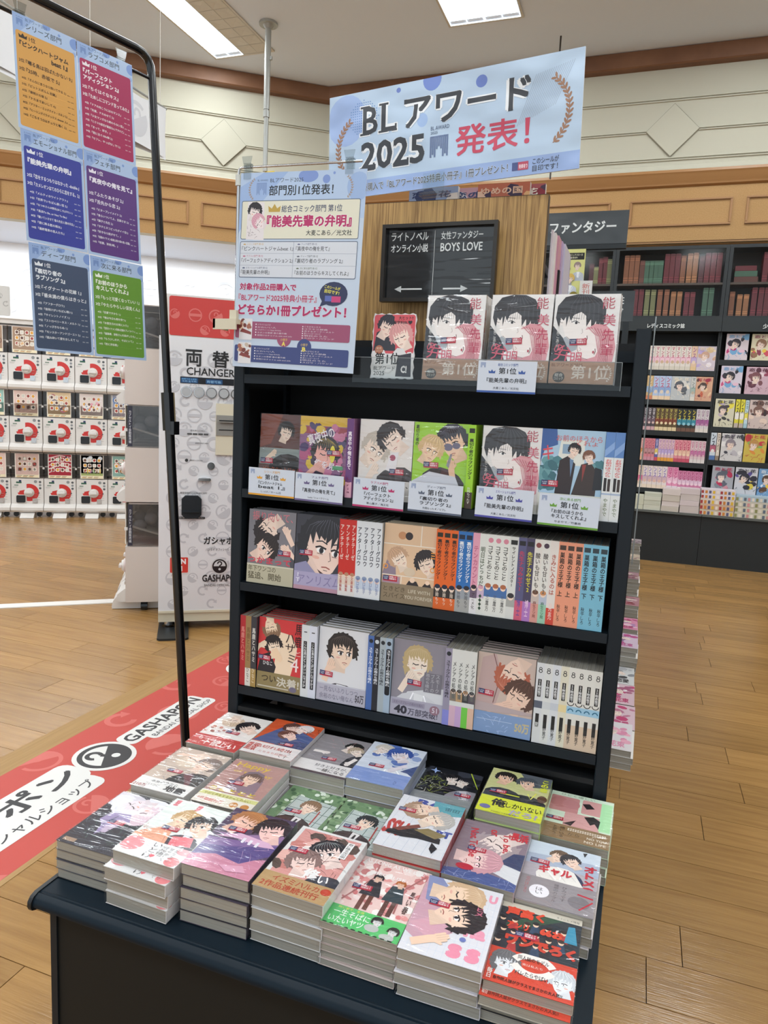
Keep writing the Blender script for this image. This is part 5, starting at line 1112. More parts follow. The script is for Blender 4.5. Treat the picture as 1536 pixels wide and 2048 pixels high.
# --- back row
a = C('e8e2de'); head(a, 40, 142, 24, 200, 'cdb49c', 'f2dccc', 1, True, 0, 3); head(a, 92, 122, 26, 40, '1f1d22', 'f0d6c8', -1, True, 0, 5); blobs(a, 4, 70, 60, 30, ['a05a50', 'c98a7a', 'd9d8e4'], 16, 2, 3, 7)
b = bandart(54, 'bf3f3c'); b.text('もっと', 12, 28, 44, 16, 'ece2de', .01); b.text('ト欲しい', 40, 8, 78, 28, 'ece2de', .03); b.text('なんて…', 12, 6, 26, 9, 'e8c8c4'); put('N', a, b, (56, 78, 0), 'd8d4ce')
a = C('c9542c'); a.poly([(0, 60), (50, 182), (70, 150), (128, 120), (128, 60)], '4a5a8a'); body(a, 84, 116, 24, 20, '2f3d6a', '3a4a7a'); head(a, 58, 150, 20, 30, '5a3a34', 'ecccc0', 1, True, 0, 2); head(a, 88, 154, 18, -30, 'ded8da', 'f0dcd4', -1, True, 0, 4); head(a, 66, 112, 20, 60, '6a4038', 'f0ccc0', 1, True, 0, 7); scribble(a, 96, 130, 30, 40, '3a2a20', 12, 4, 2)
b = bandart(56, 'e2dcdc'); b.text('品切れ続出', 20, 32, 90, 14, 'b8443c', .02); b.text('重版', 2, 12, 28, 36, 'b8443c', .03); b.text('たちまち話題作', 40, 12, 70, 9, 'c9706a'); scribble(b, 80, 10, 40, 36, '33363e', 8, 3, 2); put('O', a, b, (66, 60, 0), 'd8d2d2')
a = C('8f8a8e'); body(a, 76, 122, 30, 60, '24242a', '3a3a42'); head(a, 92, 140, 20, -20, '20201f', 'efe0d6', 1, True, 0, 3); head(a, 104, 126, 17, 30, 'b0a08a', 'f0e0d4', -1, True, 0, 4); hand(a, 110, 72, 9, 250, 'e9e0dc'); hand(a, 36, 96, 9, 0, 'e9e0dc'); scribble(a, 10, 130, 110, 44, 'c08a8e', 12, 3, 1)
b = bandart(52, 'dedad9'); b.text('好きと好きが、', 44, 30, 76, 12, '2f2b2e', .01); b.text('一緒になる', 54, 13, 64, 14, '2f2b2e', .02); b.rect(0, 0, 128, 8, '4a3a40'); put('P', a, b, (44, 64, 2), 'd4d0d0')
a = C('cfd6e2'); blobs(a, 0, 70, 128, 110, ['dde2ea', '8fa2cc', 'c4cede', '5a74b4'], 18, 6, 8, 20); a.poly([(90, 60), (128, 110), (128, 50)], '3d4f80'); body(a, 74, 100, 26, 12, 'd6dce6', 'e6e8ee'); head(a, 34, 152, 20, -20, 'c9c2b8', 'e9dcd4', 1, True, 0, 3); head(a, 76, 140, 26, 20, '3a56a0', 'e6dce0', -1, True, 0, 5, hl='6a86cc'); hand(a, 86, 76, 11, 230, 'dfd8e0')
b = bandart(56, '8096cc'); b.text('ひ', 100, 12, 6, 14, '3a4a80'); b.text('恋は静かに', 70, 30, 24, 5, 'b8c4e4'); b.text('さよならの青', 30, 42, 30, 5, 'b8c4e4'); put('Q', a, b, (26, 68, 0), 'c8d0e4')
a = C('1b1d22'); blobs(a, 0, 90, 128, 90, ['2c2f38', '3a3d48', '15161a'], 24, 3, 6, 18); body(a, 92, 124, 20, 20, '8a8790', 'c8c4cc'); head(a, 66, 140, 17, 20, '18181c', 'e8dcd4', 1, True, 0, 3); head(a, 92, 136, 16, -20, '22222a', 'e8dcd4', -1, True, 0, 5); scribble(a, 4, 60, 60, 80, 'a9b84a', 40, 6, 1); scribble(a, 4, 60, 50, 60, 'd8dac8', 20, 8, 1); a.poly([(20, 176), (24, 166), (34, 164), (26, 160), (24, 150), (20, 160), (10, 162), (18, 166)], '9fb8e8'); a.line([(100, 182), (128, 120)], 3, 'b8c840')
b = bandart(66, '8a8e90'); b.text('夜明けの鼓動', 20, 34, 80, 8, '72767a'); put('R', a, b, (86, 76, 0), '2a2c30')
a = C('c4c48a'); a.poly([(60, 182), (128, 182), (128, 140), (90, 130)], '5a6068'); body(a, 40, 124, 18, 0, '2b2c30', '3a3c42', 1); body(a, 84, 118, 22, 0, '1f2024', '2b2c30', -1); head(a, 34, 146, 21, 0, '26211f', 'e8bfa4', 1, False, 0, 4); head(a, 80, 142, 20, 10, '4a5058', 'e8c4ac', -1, False, 0, 6); a.line([(88, 100), (96, 80), (104, 108)], 3, 'e0e060'); a.ell(118, 90, 10, 14, '5a3a28'); a.text('この恋', 108, 120, 16, 50, 'd8e030', .04, True); a.rect(34, 78, 40, 4, 'c8d030')
b = bandart(62, 'd3da2c'); b.text('俺', 24, 26, 30, 30, '26261c', .04); b.text('しかいない', 54, 30, 70, 20, '26261c', .02); b.text('だろ?', 64, 6, 56, 20, 'a8a0c0', .04); b.ell(16, 18, 11, 8, '6a6aa0'); b.text('大好評につき続編決定', 30, 3, 50, 5, '3a3a28'); put('S', a, b, (12, 78, 2), 'bcd08a')
a = C('cfe0cc'); z = a.l; a.rrect(2, 104, 58, 62, 4, 'c48a8a', z); a.rrect(66, 112, 58, 56, 4, 'cf9a98', z); a.rrect(36, 54, 70, 52, 4, 'd2a09e', z); a.rect(104, 60, 22, 110, 'a8dca8', z); a.l = z+1
a.ell(20, 140, 18, 22, 'b87a7a'); a.ell(44, 138, 18, 20, 'bd8284'); a.poly([(66, 150), (80, 156), (92, 140), (76, 132)], '2a2426'); a.poly([(74, 100), (92, 108), (106, 96), (104, 66), (96, 82), (88, 74)], '2a2426'); a.poly([(36, 60), (60, 80), (52, 56)], '33282c'); a.text('ひどく優しい', 20, 170, 70, 9, '7a8a7a')
b = bandart(54, '8f7352'); b.text('と思う', 20, 12, 9, 34, '4a3a28', .01, True); b.text('隣にいる', 34, 8, 9, 38, '4a3a28', .01, True); b.text('から', 50, 20, 22, 11, '4a3a28'); b.text('NO YOU', 86, 20, 36, 8, 'e6dccc', .02); b.text('NO LIFE', 82, 7, 40, 8, 'e6dccc', .02); z = b.l
for k in range(16): b.rect(48+k*4.6, 42, 3.4, 3, 'e6dccc', z); b.rect(48+k*4.6, 37, 3.4, 3, 'e6dccc', z)
b.l = z+1; put('T', a, b, (2, 66, 0), 'cfe0cc')
# --- the award winner (top shelf, and again in the second row)
a = C('e9e6e4'); a.poly([(0, 118), (26, 88), (52, 60), (44, 20), (0, 20)], '2b3038'); a.poly([(22, 92), (40, 108), (62, 62), (48, 30), (40, 60)], 'a9b0b8'); a.poly([(30, 60), (56, 72), (66, 46), (40, 30)], 'ece9ea')
a.poly([(14, 158), (18, 120), (26, 96), (44, 82), (58, 84), (76, 96), (86, 116), (84, 150), (50, 168)], 'f3ece8'); a.ell(17, 128, 6, 9, 'f3ece8'); a.arc(17, 128, 4, .8, 60, 300, '6a5a5a')
a.line([(28, 96), (44, 83), (58, 85), (66, 92)], .9, '5a4a4c'); a.poly([(12, 112), (4, 134), (6, 158), (20, 176), (44, 182), (70, 181), (90, 172), (102, 152), (102, 128), (94, 108), (92, 124), (86, 104), (84, 128), (76, 108), (74, 132), (66, 116), (64, 138), (54, 146), (40, 140), (34, 128), (30, 138), (26, 116), (24, 136), (20, 128), (14, 134)], '2f2e33')
z = a.l
for i in range(16): a.line([(46+i*1.5, 181), (30+i*4.4, 160), (26+i*4.8, 132-abs(8-i))], .6, '55545c' if i % 2 else '1c1b20')
a.ell(44, 124, 5.5, 2.6, 'f8f6f4'); a.ell(45.5, 124, 2.6, 2.8, '2a2a30'); a.line([(36, 125), (44, 128), (52, 124)], 1.4, '1f1d22'); a.line([(36, 134), (52, 133)], 1, '2f2e33'); a.line([(58, 98), (66, 96)], .8, '6a4a4a'); a.line([(58, 112), (60, 104), (57, 102)], .6, '8a6a6a')
a.poly([(60, 30), (52, 60), (54, 92), (66, 112), (84, 122), (104, 120), (120, 104), (126, 76), (122, 44), (104, 26), (80, 22)], 'dc9aa2'); a.poly([(50, 66), (52, 92), (64, 110), (80, 112), (92, 96), (96, 76), (88, 56), (70, 50), (56, 54)], 'f6ece8')
for i in range(22): t = i/21; a.line([(66+44*t, 116-10*t*t), (84+30*t, 100-14*t), (94+20*t, 60-16*t), (92+14*t, 40-6*t)], .7, 'b8606e' if i % 3 else 'f0c6ca')
a.ell(66, 92, 2.4, 5.2, 'f8f4f2'); a.ell(66, 91, 2, 3, 'b84a5a'); a.line([(69, 98), (70, 92), (68, 86)], 1.3, '6a2a34'); a.ell(84, 66, 2.4, 5, 'f8f4f2'); a.ell(84, 65, 2, 3, 'b84a5a'); a.line([(87, 72), (88, 66), (86, 60)], 1.3, '6a2a34'); a.line([(56, 74), (60, 70), (57, 67)], .6, 'a86a6a'); a.line([(50, 92), (52, 70), (60, 54), (74, 50)], .9, '8a4a52')
a.text('能', 94, 152, 24, 24, 'b84a5a', 0); a.text('美', 98, 118, 24, 24, 'c9506a', 0); a.text('先', 98, 88, 24, 24, 'c03a5a', 0); a.text('輩', 98, 58, 24, 24, 'c03a5a', 0); a.text('の', 6, 62, 18, 18, 'd05a70', 0); a.text('弁', 8, 44, 34, 34, 'd05a70', 0, False, -8); a.text('明', 40, 40, 22, 24, 'd05a70', 0); a.text('大麦こあら', 8, 74, 7, 44, 'dcdcda', 0, True)
b = bandart(46, 'b08a72'); b.text('BLアワード2025', 4, 34, 62, 8, '7a5440', .01); b.text('第1位', 44, 10, 74, 28, 'dcccc0', .02); b.ell(20, 13, 12, 11, '46403c'); b.text('総合', 12, 14, 16, 7, 'e0d8d0'); b.text('コミック', 11, 7, 18, 6, 'e0d8d0'); laurel(b, 122, 22, 20, 'e0d4ca', -1); put('W', a, b, (36, 78, 2), 'e8e4e4')
b5 = bandart(20, 'd5d6ce'); b5.text('BLアワード 上巻大重版', 50, 8, 66, 7, '6a7068', .01); b5 = b5.mesh('paper_band', GLOSS)
# --- second shelf
a = C('5a2f26'); a.poly([(0, 182), (60, 182), (30, 110), (0, 100)], '7f3f2c'); a.rect(0, 60, 128, 40, '8f9a98'); body(a, 66, 112, 22, 10, '211a1a', '3a3030'); head(a, 70, 140, 20, -10, '1e1818', 'eed8c6', 1, True, .1, 4); a.text('ピンクハートジャム', 12, 44, 100, 10, 'c0603a', .01); hand(a, 34, 84, 9, 40, 'ecd2ba'); put('r1', a, None, (4, 62, 0), '3a2a26')
a = C('8a5a84'); a.rect(0, 160, 128, 22, 'd9b23c'); a.rect(0, 142, 128, 16, '9c3a44'); blobs(a, 0, 30, 128, 130, ['b0507c', '4a3a68', 'd8b83c', 'c97a9c', '33283e'], 60, 8, 5, 14); head(a, 66, 96, 32, -10, '282028', 'eeb0a6', 1, True, 0, 3, hl='d8b83c'); a.ell(86, 96, 7, 20, 'e6d84a'); a.text('真夜中の', 20, 124, 70, 26, 'f0e8ee', .02, False, 20); a.text('俺を見て', 40, 60, 70, 18, 'f0e8ee', .02, False, -10); hand(a, 44, 62, 11, 40, 'eab0a4'); a.rect(88, 60, 26, 9, '4f9a6a'); put('r2', a, None, (72, 92, 0), 'b06a94')
a = C('e4deda'); body(a, 96, 108, 26, 0, '3a3234', '5a4f52', -1); head(a, 38, 114, 32, -30, 'c2b8ac', 'f0dccc', 1, False, 0, 4, hl='ded6cc'); head(a, 78, 140, 30, 40, '2c2426', 'f2ddcf', -1, True, 0, 6); a.poly([(66, 70), (78, 108), (96, 112), (90, 62)], 'e6e2e6'); a.ell(82, 98, 7, 7, 'a4506a'); hand(a, 34, 62, 13, 60, 'f0dccc')
b = bandart(46, 'e2dedc'); b.text('好きになるほど、', 6, 30, 116, 14, '2b2729', .01); put('r3', a, b, (76, 60, 0), 'e2dcda')
a = C('9ccf33'); body(a, 84, 110, 24, -10, '2b2226', '4a2a2e'); head(a, 90, 140, 32, 20, '28232e', 'efcaac', -1, False, 0, 3, hl='5a5468'); a.ell(80, 130, 10, 8, '6f6a80'); a.ell(98, 134, 9, 7, '6f6a80'); head(a, 40, 122, 26, -20, 'd8b787', 'f0cfae', 1, False, 0, 6); hand(a, 90, 84, 12, 100, 'e8bf9e'); a.poly([(78, 90), (86, 116), (90, 114), (84, 84)], '8f8c96'); a.poly([(0, 50), (40, 74), (100, 66), (112, 40), (0, 30)], 'd3d3dc'); a.text('裏切り者の', 4, 130, 8, 46, '2a2a1e', .01, True); put('r4', a, None, (26, 82, 0), '9ccf33')
a = C('a9c6dc'); a.poly([(0, 182), (30, 182), (34, 150), (8, 140), (0, 110)], '3f5f9c'); a.poly([(34, 110), (40, 160), (88, 162), (90, 108)], 'dfe0d8'); a.rect(44, 132, 26, 20, '8aa4bc'); blobs(a, 0, 60, 50, 60, ['4f8088', '6a9aa0', '3f6a74'], 26, 4, 6, 14); blobs(a, 90, 70, 38, 50, ['4f8088', '6a9aa0'], 14, 5, 6, 12)
a.poly([(34, 46), (40, 118), (56, 128), (72, 112), (66, 46)], '33292b'); a.poly([(68, 46), (84, 112), (102, 118), (118, 96), (116, 46)], '3f3432'); a.poly([(110, 60), (112, 108), (126, 104), (128, 62)], '26282e'); a.poly([(60, 122), (68, 120), (64, 84)], '6a86a8'); a.poly([(86, 112), (94, 112), (88, 76)], '8f3f3c'); head(a, 68, 140, 12, -10, '272226', 'f0d6c6', 1, True, 0, 4); head(a, 98, 128, 11, 10, '7a5240', 'f3dacb', -1, True, 0, 5); a.text('お前のほうから', 30, 158, 92, 13, 'd86a6a', 0, False, 0); a.text('キ', 4, 118, 22, 30, 'd8505c', .01); a.text('くれよ', 72, 150, 42, 9, 'd86a6a'); put('r6', a, None, (6, 62, 0), 'dfe4e6')
b6 = bandart(48, 'dfe0d8'); b6.text('次にくるのは、この恋', 14, 26, 96, 9, '7a7a70'); COV['r6']['band'] = b6.mesh('paper_band', GLOSS)
# --- third shelf
a = C('7d7a80'); body(a, 100, 120, 30, 60, '4f4f58', '6a6a74'); head(a, 54, 136, 32, 140, '2a2224', 'f0d8c8', 1, True, 0, 3); head(a, 48, 88, 30, -40, '2b2322', 'f0d0c0', 1, False, 0, 6); hand(a, 108, 128, 12, 120, 'f0d2c0'); hand(a, 110, 88, 12, 150, 'f0d2c0'); a.text('振り向いて、', 10, 156, 110, 22, 'd87a84', 0); a.text('つかまって', 2, 50, 118, 16, 'd0485a', .03)
b = bandart(48, 'b8b29a'); b.text('年下ワンコの', 4, 30, 76, 14, '5a5440', .01); b.text('猛追、開始', 4, 10, 92, 18, '5a5440', .02); b.rect(0, 45, 128, 1.4, 'e0dcd0'); put('t1', a, b, (84, 74, 0), '6a686c')
a = C('3a3a44'); head(a, 76, 104, 62, -8, '26262c', 'f0d2c4', 1, False, 0, 5, hl='5a5a66'); a.poly([(0, 60), (30, 70), (60, 40), (128, 50), (128, 0), (0, 0)], '8f8cae'); a.poly([(60, 54), (84, 40), (116, 44), (120, 30), (80, 28)], '4a2f2c'); a.ell(96, 36, 18, 9, 'c9c4dc')
b = bandart(44, 'a8a0c0'); b.text('アンリズム', 10, 14, 112, 24, '8078a0', 0); b.text('IT', 6, 18, 10, 22, 'e8e6ee', .01, True); b.rect(0, 0, 128, 10, 'b890a0'); put('t2', a, b, (12, 84, 0), '3a3a44')
a = C('e0bd9a'); z = a.l; a.rect(0, 134, 128, 2, 'ece2d4', z); a.rect(0, 62, 128, 2, 'ece2d4', z); a.rect(88, 136, 2, 46, 'ece2d4', z); a.rect(46, 44, 2, 18, 'ece2d4', z); a.l = z+1; a.ell(44, 156, 10, 9, 'c98f64'); a.ell(60, 156, 9, 9, '33292a'); a.poly([(0, 64), (14, 110), (30, 100), (34, 64)], '8f7f8e'); head(a, 38, 102, 22, 40, 'c7a080', 'f2dcc8', 1, True, 0, 3); head(a, 104, 98, 24, 20, '2c2628', 'f0d8c4', -1, True, .1, 6); a.ell(66, 74, 14, 10, 'd8c2a8'); a.rect(2, 44, 42, 16, 'ab8f9e'); a.poly([(60, 44), (66, 54), (84, 54), (90, 44)], '2c2628'); a.ell(74, 56, 6, 6, 'f0d2b8'); a.poly([(98, 44), (104, 52), (116, 52), (120, 44)], '2c2628'); a.ell(110, 54, 5, 5, 'f0d2b8'); z = a.l; a.arc(8, 82, 5, 2, 0, 360, 'f0a040', z); a.arc(120, 84, 5, 2, 0, 360, 'f0a040', z); a.text('Ξ', 114, 110, 10, 14, 'f0a040', .03, z=z); a.l = z+1
b = bandart(44, '8b7a62'); b.text('ときどき', 6, 26, 52, 11, '5a4c38', .01); b.text('スパイス', 6, 10, 52, 12, '5a4c38', .01); b.text('LIFE WITH', 66, 26, 52, 8, 'cfc4ae', .01); b.text('YOU FOREVER', 58, 12, 66, 8, 'cfc4ae', .01); put('t3', a, b, (4, 48, 0), 'd8c4a8')
# --- fourth shelf
a = C('cf3a3c'); a.poly([(44, 40), (50, 90), (46, 120), (60, 150), (92, 146), (108, 116), (102, 80), (92, 40)], 'f0d6b8'); a.poly([(0, 40), (8, 84), (34, 96), (52, 60), (46, 36)], '26232a'); head(a, 34, 156, 22, 200, '8a6a52', 'f0d6b8', 1, True, 0, 3); head(a, 44, 112, 22, 20, '241e22', 'f4dcc4', 1, True, 0, 5); hand(a, 8, 110, 10, 30, 'f2d8bc'); a.poly([(34, 88), (64, 74), (70, 84), (52, 110), (42, 104)], 'f0d0ae'); a.text('馬', 100, 148, 22, 28, '26161a', .01); a.text('鹿', 100, 118, 22, 28, '26161a', .01); a.text('ハ', 76, 126, 24, 22, '26161a'); a.text('サ', 76, 102, 26, 22, '26161a'); a.text('ミ', 84, 76, 20, 22, '26161a'); a.text('と', 104, 96, 14, 14, 'f0c8c0'); a.text('4', 92, 56, 22, 34, 'f6e0dc', 0); a.text('ひなこ', 16, 62, 26, 10, 'f0eeee', .01)
b = bandart(44, '8c7c54'); b.text('つい', 14, 20, 40, 16, '3a3022', .02); b.text('決着!', 56, 12, 62, 24, 'cfc8b8', .03); b.rect(4, 6, 86, 3, 'c4bca8'); b.ell(102, 10, 10, 7, '70687c'); put('f1', a, b, (2, 74, -3), 'b8302f')
a = C('dedcdd'); body(a, 66, 82, 30, 0, '4a4548', 'eeeeee', 1); head(a, 62, 126, 36, 0, '2f2826', 'f2d4bc', 1, False, 0, 4, hl='6a5c56'); hand(a, 30, 84, 14, 70, 'f0cdb4')
b = bandart(44, 'b4b0bc'); b.text('一見ないふりしつつ', 8, 24, 100, 13, '7c7888', .01); b.text('余裕のない俺なんて', 8, 6, 100, 14, '7c7888', .01); b.text('50万', 102, 8, 22, 20, '3f3a40', .03); b.rect(0, 42, 128, 1, 'd8d8de'); put('f2', a, b, (6, 62, -3), 'e0dee0')
a = C('8f8890'); a.poly([(0, 0), (40, 60), (80, 70), (128, 80), (128, 0)], 'd6d4d6'); body(a, 72, 92, 28, -4, 'cfcdd0', 'e4e2e2', 1); head(a, 60, 130, 32, 0, 'bfa678', 'f2dfcc', 1, True, .4, 4, hl='d8c49c'); hand(a, 38, 88, 13, 60, 'f0dac6'); a.rect(78, 66, 42, 46, '77727a'); a.text('スモーク', 106, 68, 9, 42, 'b4b0b4', .01, True); a.text('ブルーの', 94, 68, 9, 42, 'b4b0b4', .01, True); a.text('雨のち晴れ', 82, 68, 9, 42, 'b4b0b4', .01, True); a.line([(52, 112), (74, 118)], 1.6, 'f0f0f0')
b = bandart(42, 'aca6b4'); b.text('40', 10, 5, 32, 20, '33303a', .05); b.text('万部突破!', 44, 5, 72, 17, '4a4552', .02); b.ell(108, 26, 12, 11, '94707c'); b.text('51', 102, 20, 12, 12, 'd8ccd4', .02); b.rect(4, 26, 80, 11, '9890a0'); b.text('スモークブルーの雨のち晴れ', 8, 28, 72, 7, '70687a', .01); put('f3', a, b, (38, 78, -3), '9a929c')
a = C('cbb4a8'); a.poly([(0, 60), (10, 170), (40, 182), (60, 120), (44, 60)], 'bfa29e'); a.line([(34, 182), (52, 130), (40, 70)], 2, '7a5450'); head(a, 80, 138, 34, 160, 'b5634c', 'f0d0bd', 1, True, .1, 3, hl='e0a088'); head(a, 96, 92, 32, -30, '5a3f36', 'edc9b4', -1, True, .1, 6); hand(a, 60, 66, 14, 20, 'ecc4b0'); a.poly([(0, 48), (128, 54), (128, 60), (0, 70)], 'b8a4a4')
b = bandart(48, '7f98c0'); b.text('50万', 92, 12, 32, 22, 'c4b48c', .04); b.rect(6, 30, 80, 1, 'c4d0e4'); b.rect(88, 2, 38, 40, '8a90a0') if False else None; scribble(b, 10, 4, 70, 40, 'a8bce0', 14, 3, 2); put('f4', a, b, (6, 86, -3), 'c8b4ac')
# ================================================================= STACKS ON THE TABLE
TZ = .4505
DESC = {'A': 'dark comic with silver and pale pink hair', 'B': 'kissing-heads comic whose white band has pink circles', 'C': 'purple comic with two faces almost kissing', 'D': 'white-framed red comic with a kraft-brown band', 'E': 'pink blossom comic with a green band', 'F': 'pale comic with a pink jumper and pink letters', 'G': 'dark group-portrait comic with a red band',
 'H': 'beige-haired couple comic with a white lettered band', 'I': 'mauve comic with a hooded figure and yellow script', 'J1': 'clover-covered comic with a brown-haired boy in a blazer', 'J2': 'clover-covered comic with a black-haired boy and grey band', 'K': 'white comic with teal shirt and red and blue letters', 'L': 'grey comic with red English lettering turned sideways', 'M': 'kissing-couple comic with red title and grey band',
 'N': 'pale comic with a red band and white lettering', 'O': 'orange and blue comic with a red-lettered band', 'P': 'grey comic with a black jacket and a white band', 'Q': 'white and blue comic with a blue band', 'R': 'black comic with chartreuse scribbles and grey band', 'S': 'comic of two men in black with a lime band', 'T': 'pink and green panelled comic with a brown band'}
SHORT = dict(A='the dark silver-hair comic', B='white-and-pink banded comics', C='the purple almost-kissing comic', D='the kraft-banded red comic', E='the green-banded blossom comic', F='the pink jumper comic', G='the red-banded group-portrait comic', H='the beige-haired couple comic', I='the mauve yellow-script comic', J1='the clover comic with a brown-haired boy', J2='the clover comic with a black-haired boy', K='the teal shirt comic', L='the sideways red English lettering comic', M='the kissing couple comic with red title', N='the red-banded pale comic', O='the orange and blue comic', P='the black jacket comic', Q='the blue-banded comic', R='the chartreuse scribble comic', S='the lime-banded comic', T='the brown-banded pink and green comic')
ROWN = ['front row', 'middle row', 'back row']
L = [('A', -.0145, -.577, .524, .006, .02, 4), ('B', .119, -.587, .547, -.012, .0225, 4), ('C', .255, -.581, .556, .02, .021, 5), ('D', .387, -.575, .551, -.018, .020, 5), ('E', .5105, -.577, .526, -.016, .0125, 6), ('F', .641, -.586, .529, .010, .0195, 4), ('G', .7695, -.578, .514, .008, .016, 4),
     ('H', -.006, -.388, .538, .010, .018, 4), ('I', .141, -.390, .541, .03, .019, 4), ('J1', .272, -.384, .508, -.01, .014, 4), ('J2', .400, -.388, .508, .01, .014, 4), ('K', .527, -.393, .552, .0, .022, 4), ('L', .6555, -.396, .533, -.016, .020, 4), ('M', .784, -.394, .522, -.016, .018, 4),
     ('N', -.008, -.196, .545, .0, .019, 5), ('O', .134, -.198, .556, .012, .021, 5), ('P', .262, -.199, .544, .004, .019, 5), ('Q', .393, -.200, .552, .012, .020, 5), ('R', .524, -.198, .522, .0, .018, 4), ('S', .672, -.204, .552, -.01, .020, 5), ('T', .799, -.193, .524, -.02, .018, 4)]
ORD = ['second', 'third', 'fourth', 'fifth', 'sixth', 'seventh', 'eighth', 'ninth']
q = random.Random(21)
for i, (k, x, y, zt, ang, th, n) in enumerate(L):
    c = COV[k]; n = max(2, round((zt-TZ)/th)); th = (zt-TZ)/n; rown = ROWN[i//7]
    for j in range(n):
        top = j == 0; z = zt-j*th-.0002
        dx = 0 if top else q.uniform(-.003, .002); dy = 0 if top else q.uniform(-.002, .003); da = 0 if top else q.uniform(-.012, .012)
        lab = ('%s, top of its %s stack' % (DESC[k], rown)) if top else ('%s down in the stack of %s' % (ORD[j-1], SHORT[k]))
        bnd = c['band']
        if not top: bnd = BAND_G2 if (k == 'G' and j == 1) else (c['band'] if k == 'B' else None)
        if k == 'B' and not top: dy = -.012-.004*(j % 2)+.002*j; dx = -.006
        if k == 'G' and j == 1: dy = -.012; dx = -.002
        book(lab, flat(x+dx, y+dy, z, ang+da), t=round(th-.0009, 4), col=c['col'] if top or k in 'B' else ('3a3a40' if k in ('A', 'C', 'R') and j % 2 else c['col']), art=c['art'] if top or k in ('B', 'G') else None, band=bnd, stk=c['stk'] if top else None, wrap=(1+i % 4) if top or i < 7 else 0,
             group=None if top else 'copies in the stack of '+SHORT[k])

# ================================================================= SHELF BOOKS
def face(k, x, z, label, y=-.0, lean=4.0, t=.016, depth=1, band='own', stk=True, wrap=0, ang=0, spine=None, w=BW, h=BH):
    c = COV[k]
    for j in range(depth):
        fy = y+.0065+j*(t+.0015)
        sh = j*.0
        lab = label if j == 0 else '%s copy behind %s' % (ORD[j-1], 'the '+' '.join(label.split(' on the ')[0].split(' at the ')[0].split()[:12]))
        book(lab, upright(x+(0 if j == 0 else q.uniform(-.001, .003)), fy, z+.0005+t*math.sin(R(lean)), ang, lean), t=t, w=w, h=h, col=c['col'], art=c['art'] if j == 0 else None, band=(c['band'] if band == 'own' else band) if j == 0 else None, stk=c['stk'] if stk and j == 0 else None, wrap=wrap if j == 0 else 0,
             spine=spine if j == 0 else None, group=None if j == 0 else 'copies behind the '+label[:60])
z1 = SZ[1]
wsp = spine_art(.016, 'e6e4e4', '能美先輩の弁明', 'c9506a', author='大麦こあら').mesh('spine_print', GLOSS)
sp3 = ['left award-winning black and pink-haired comic on the top shelf', 'middle award-winning comic behind the white rank card', 'rightmost award-winning comic on the top shelf']
for i, x in enumerate((.4485, .5905, .7215)):
    face('W', x, z1, sp3[i], y=.004, lean=6, depth=4 if i < 2 else 3, wrap=5+i % 2, spine=wsp)
# die-cut pop card
t = thing('promo_card', 'scalloped die-cut promotional card standing on the top shelf beside the poster', 'promo card', upright(.327, .012, z1+.001, 0, 3))
pts = []
for i in range(44):
    u = i/44*4; s_ = int(u); f = u-s_; e = [(0, 0), (100, 0), (100, 142), (0, 142)]; p, p2 = e[s_], e[(s_+1) % 4]; bx, by = p[0]+(p2[0]-p[0])*f, p[1]+(p2[1]-p[1])*f; k_ = 1.5 if i % 2 else -1.5
    pts.append((max(0, min(100, bx))+(k_ if by in (0, 142) and False else 0)+(k_ if bx in (0, 100) else 0), by+(k_ if by in (0, 142) else 0)))
MB().prism([(x/1000, y/1000) for x, y in pts], -.001, 0).obj('card', mat('card stock white', 'dcd8d8', .5), t)
MB().box(.03, .07, 0, .10, -.022, -.0015).obj('card_foot', ACRYL, t)
a = Art(98, 140, 'dddada'); a.rrect(1, 54, 96, 85, 6, 'd0525c'); a.poly([(2, 60), (8, 100), (30, 112), (52, 100), (54, 60)], '33323c'); head(a, 32, 112, 21, -20, '2f2c36', 'f2d8ca', 1, True, 0, 3); head(a, 66, 92, 24, 20, 'd99a98', 'f6ded0', -1, True, .3, 5); a.rrect(48, 122, 46, 14, 4, 'd0525c'); a.text('大ヒット!!', 58, 128, 34, 8, '2a2024', .03); a.text('哲学科BL♥', 46, 118, 44, 8, '2a2024', .03)
blobs(a, 4, 6, 90, 50, ['dddada', 'e4e0e0'], 12, 3, 8, 16); a.poly([(58, 4), (62, 50), (92, 56), (94, 4)], '34333d'); a.ell(16, 62, 10, 10, 'b06a52'); a.text('総合', 10, 63, 12, 5, 'f0e0c0'); a.text('コミック', 9, 57, 14, 5, 'f0e0c0'); a.text('第1位', 8, 30, 58, 26, '1f1c1e', .02); a.text('BLアワード', 6, 17, 50, 9, '2a2628', 0); a.text('2025', 6, 6, 26, 9, '2a2628', 0); a.text('C!', 70, 12, 14, 16, 'e6e2e2', .05)
ob('card_print', a.mesh('card_print', GLOSS), t, MT(.001, .001, .0005))
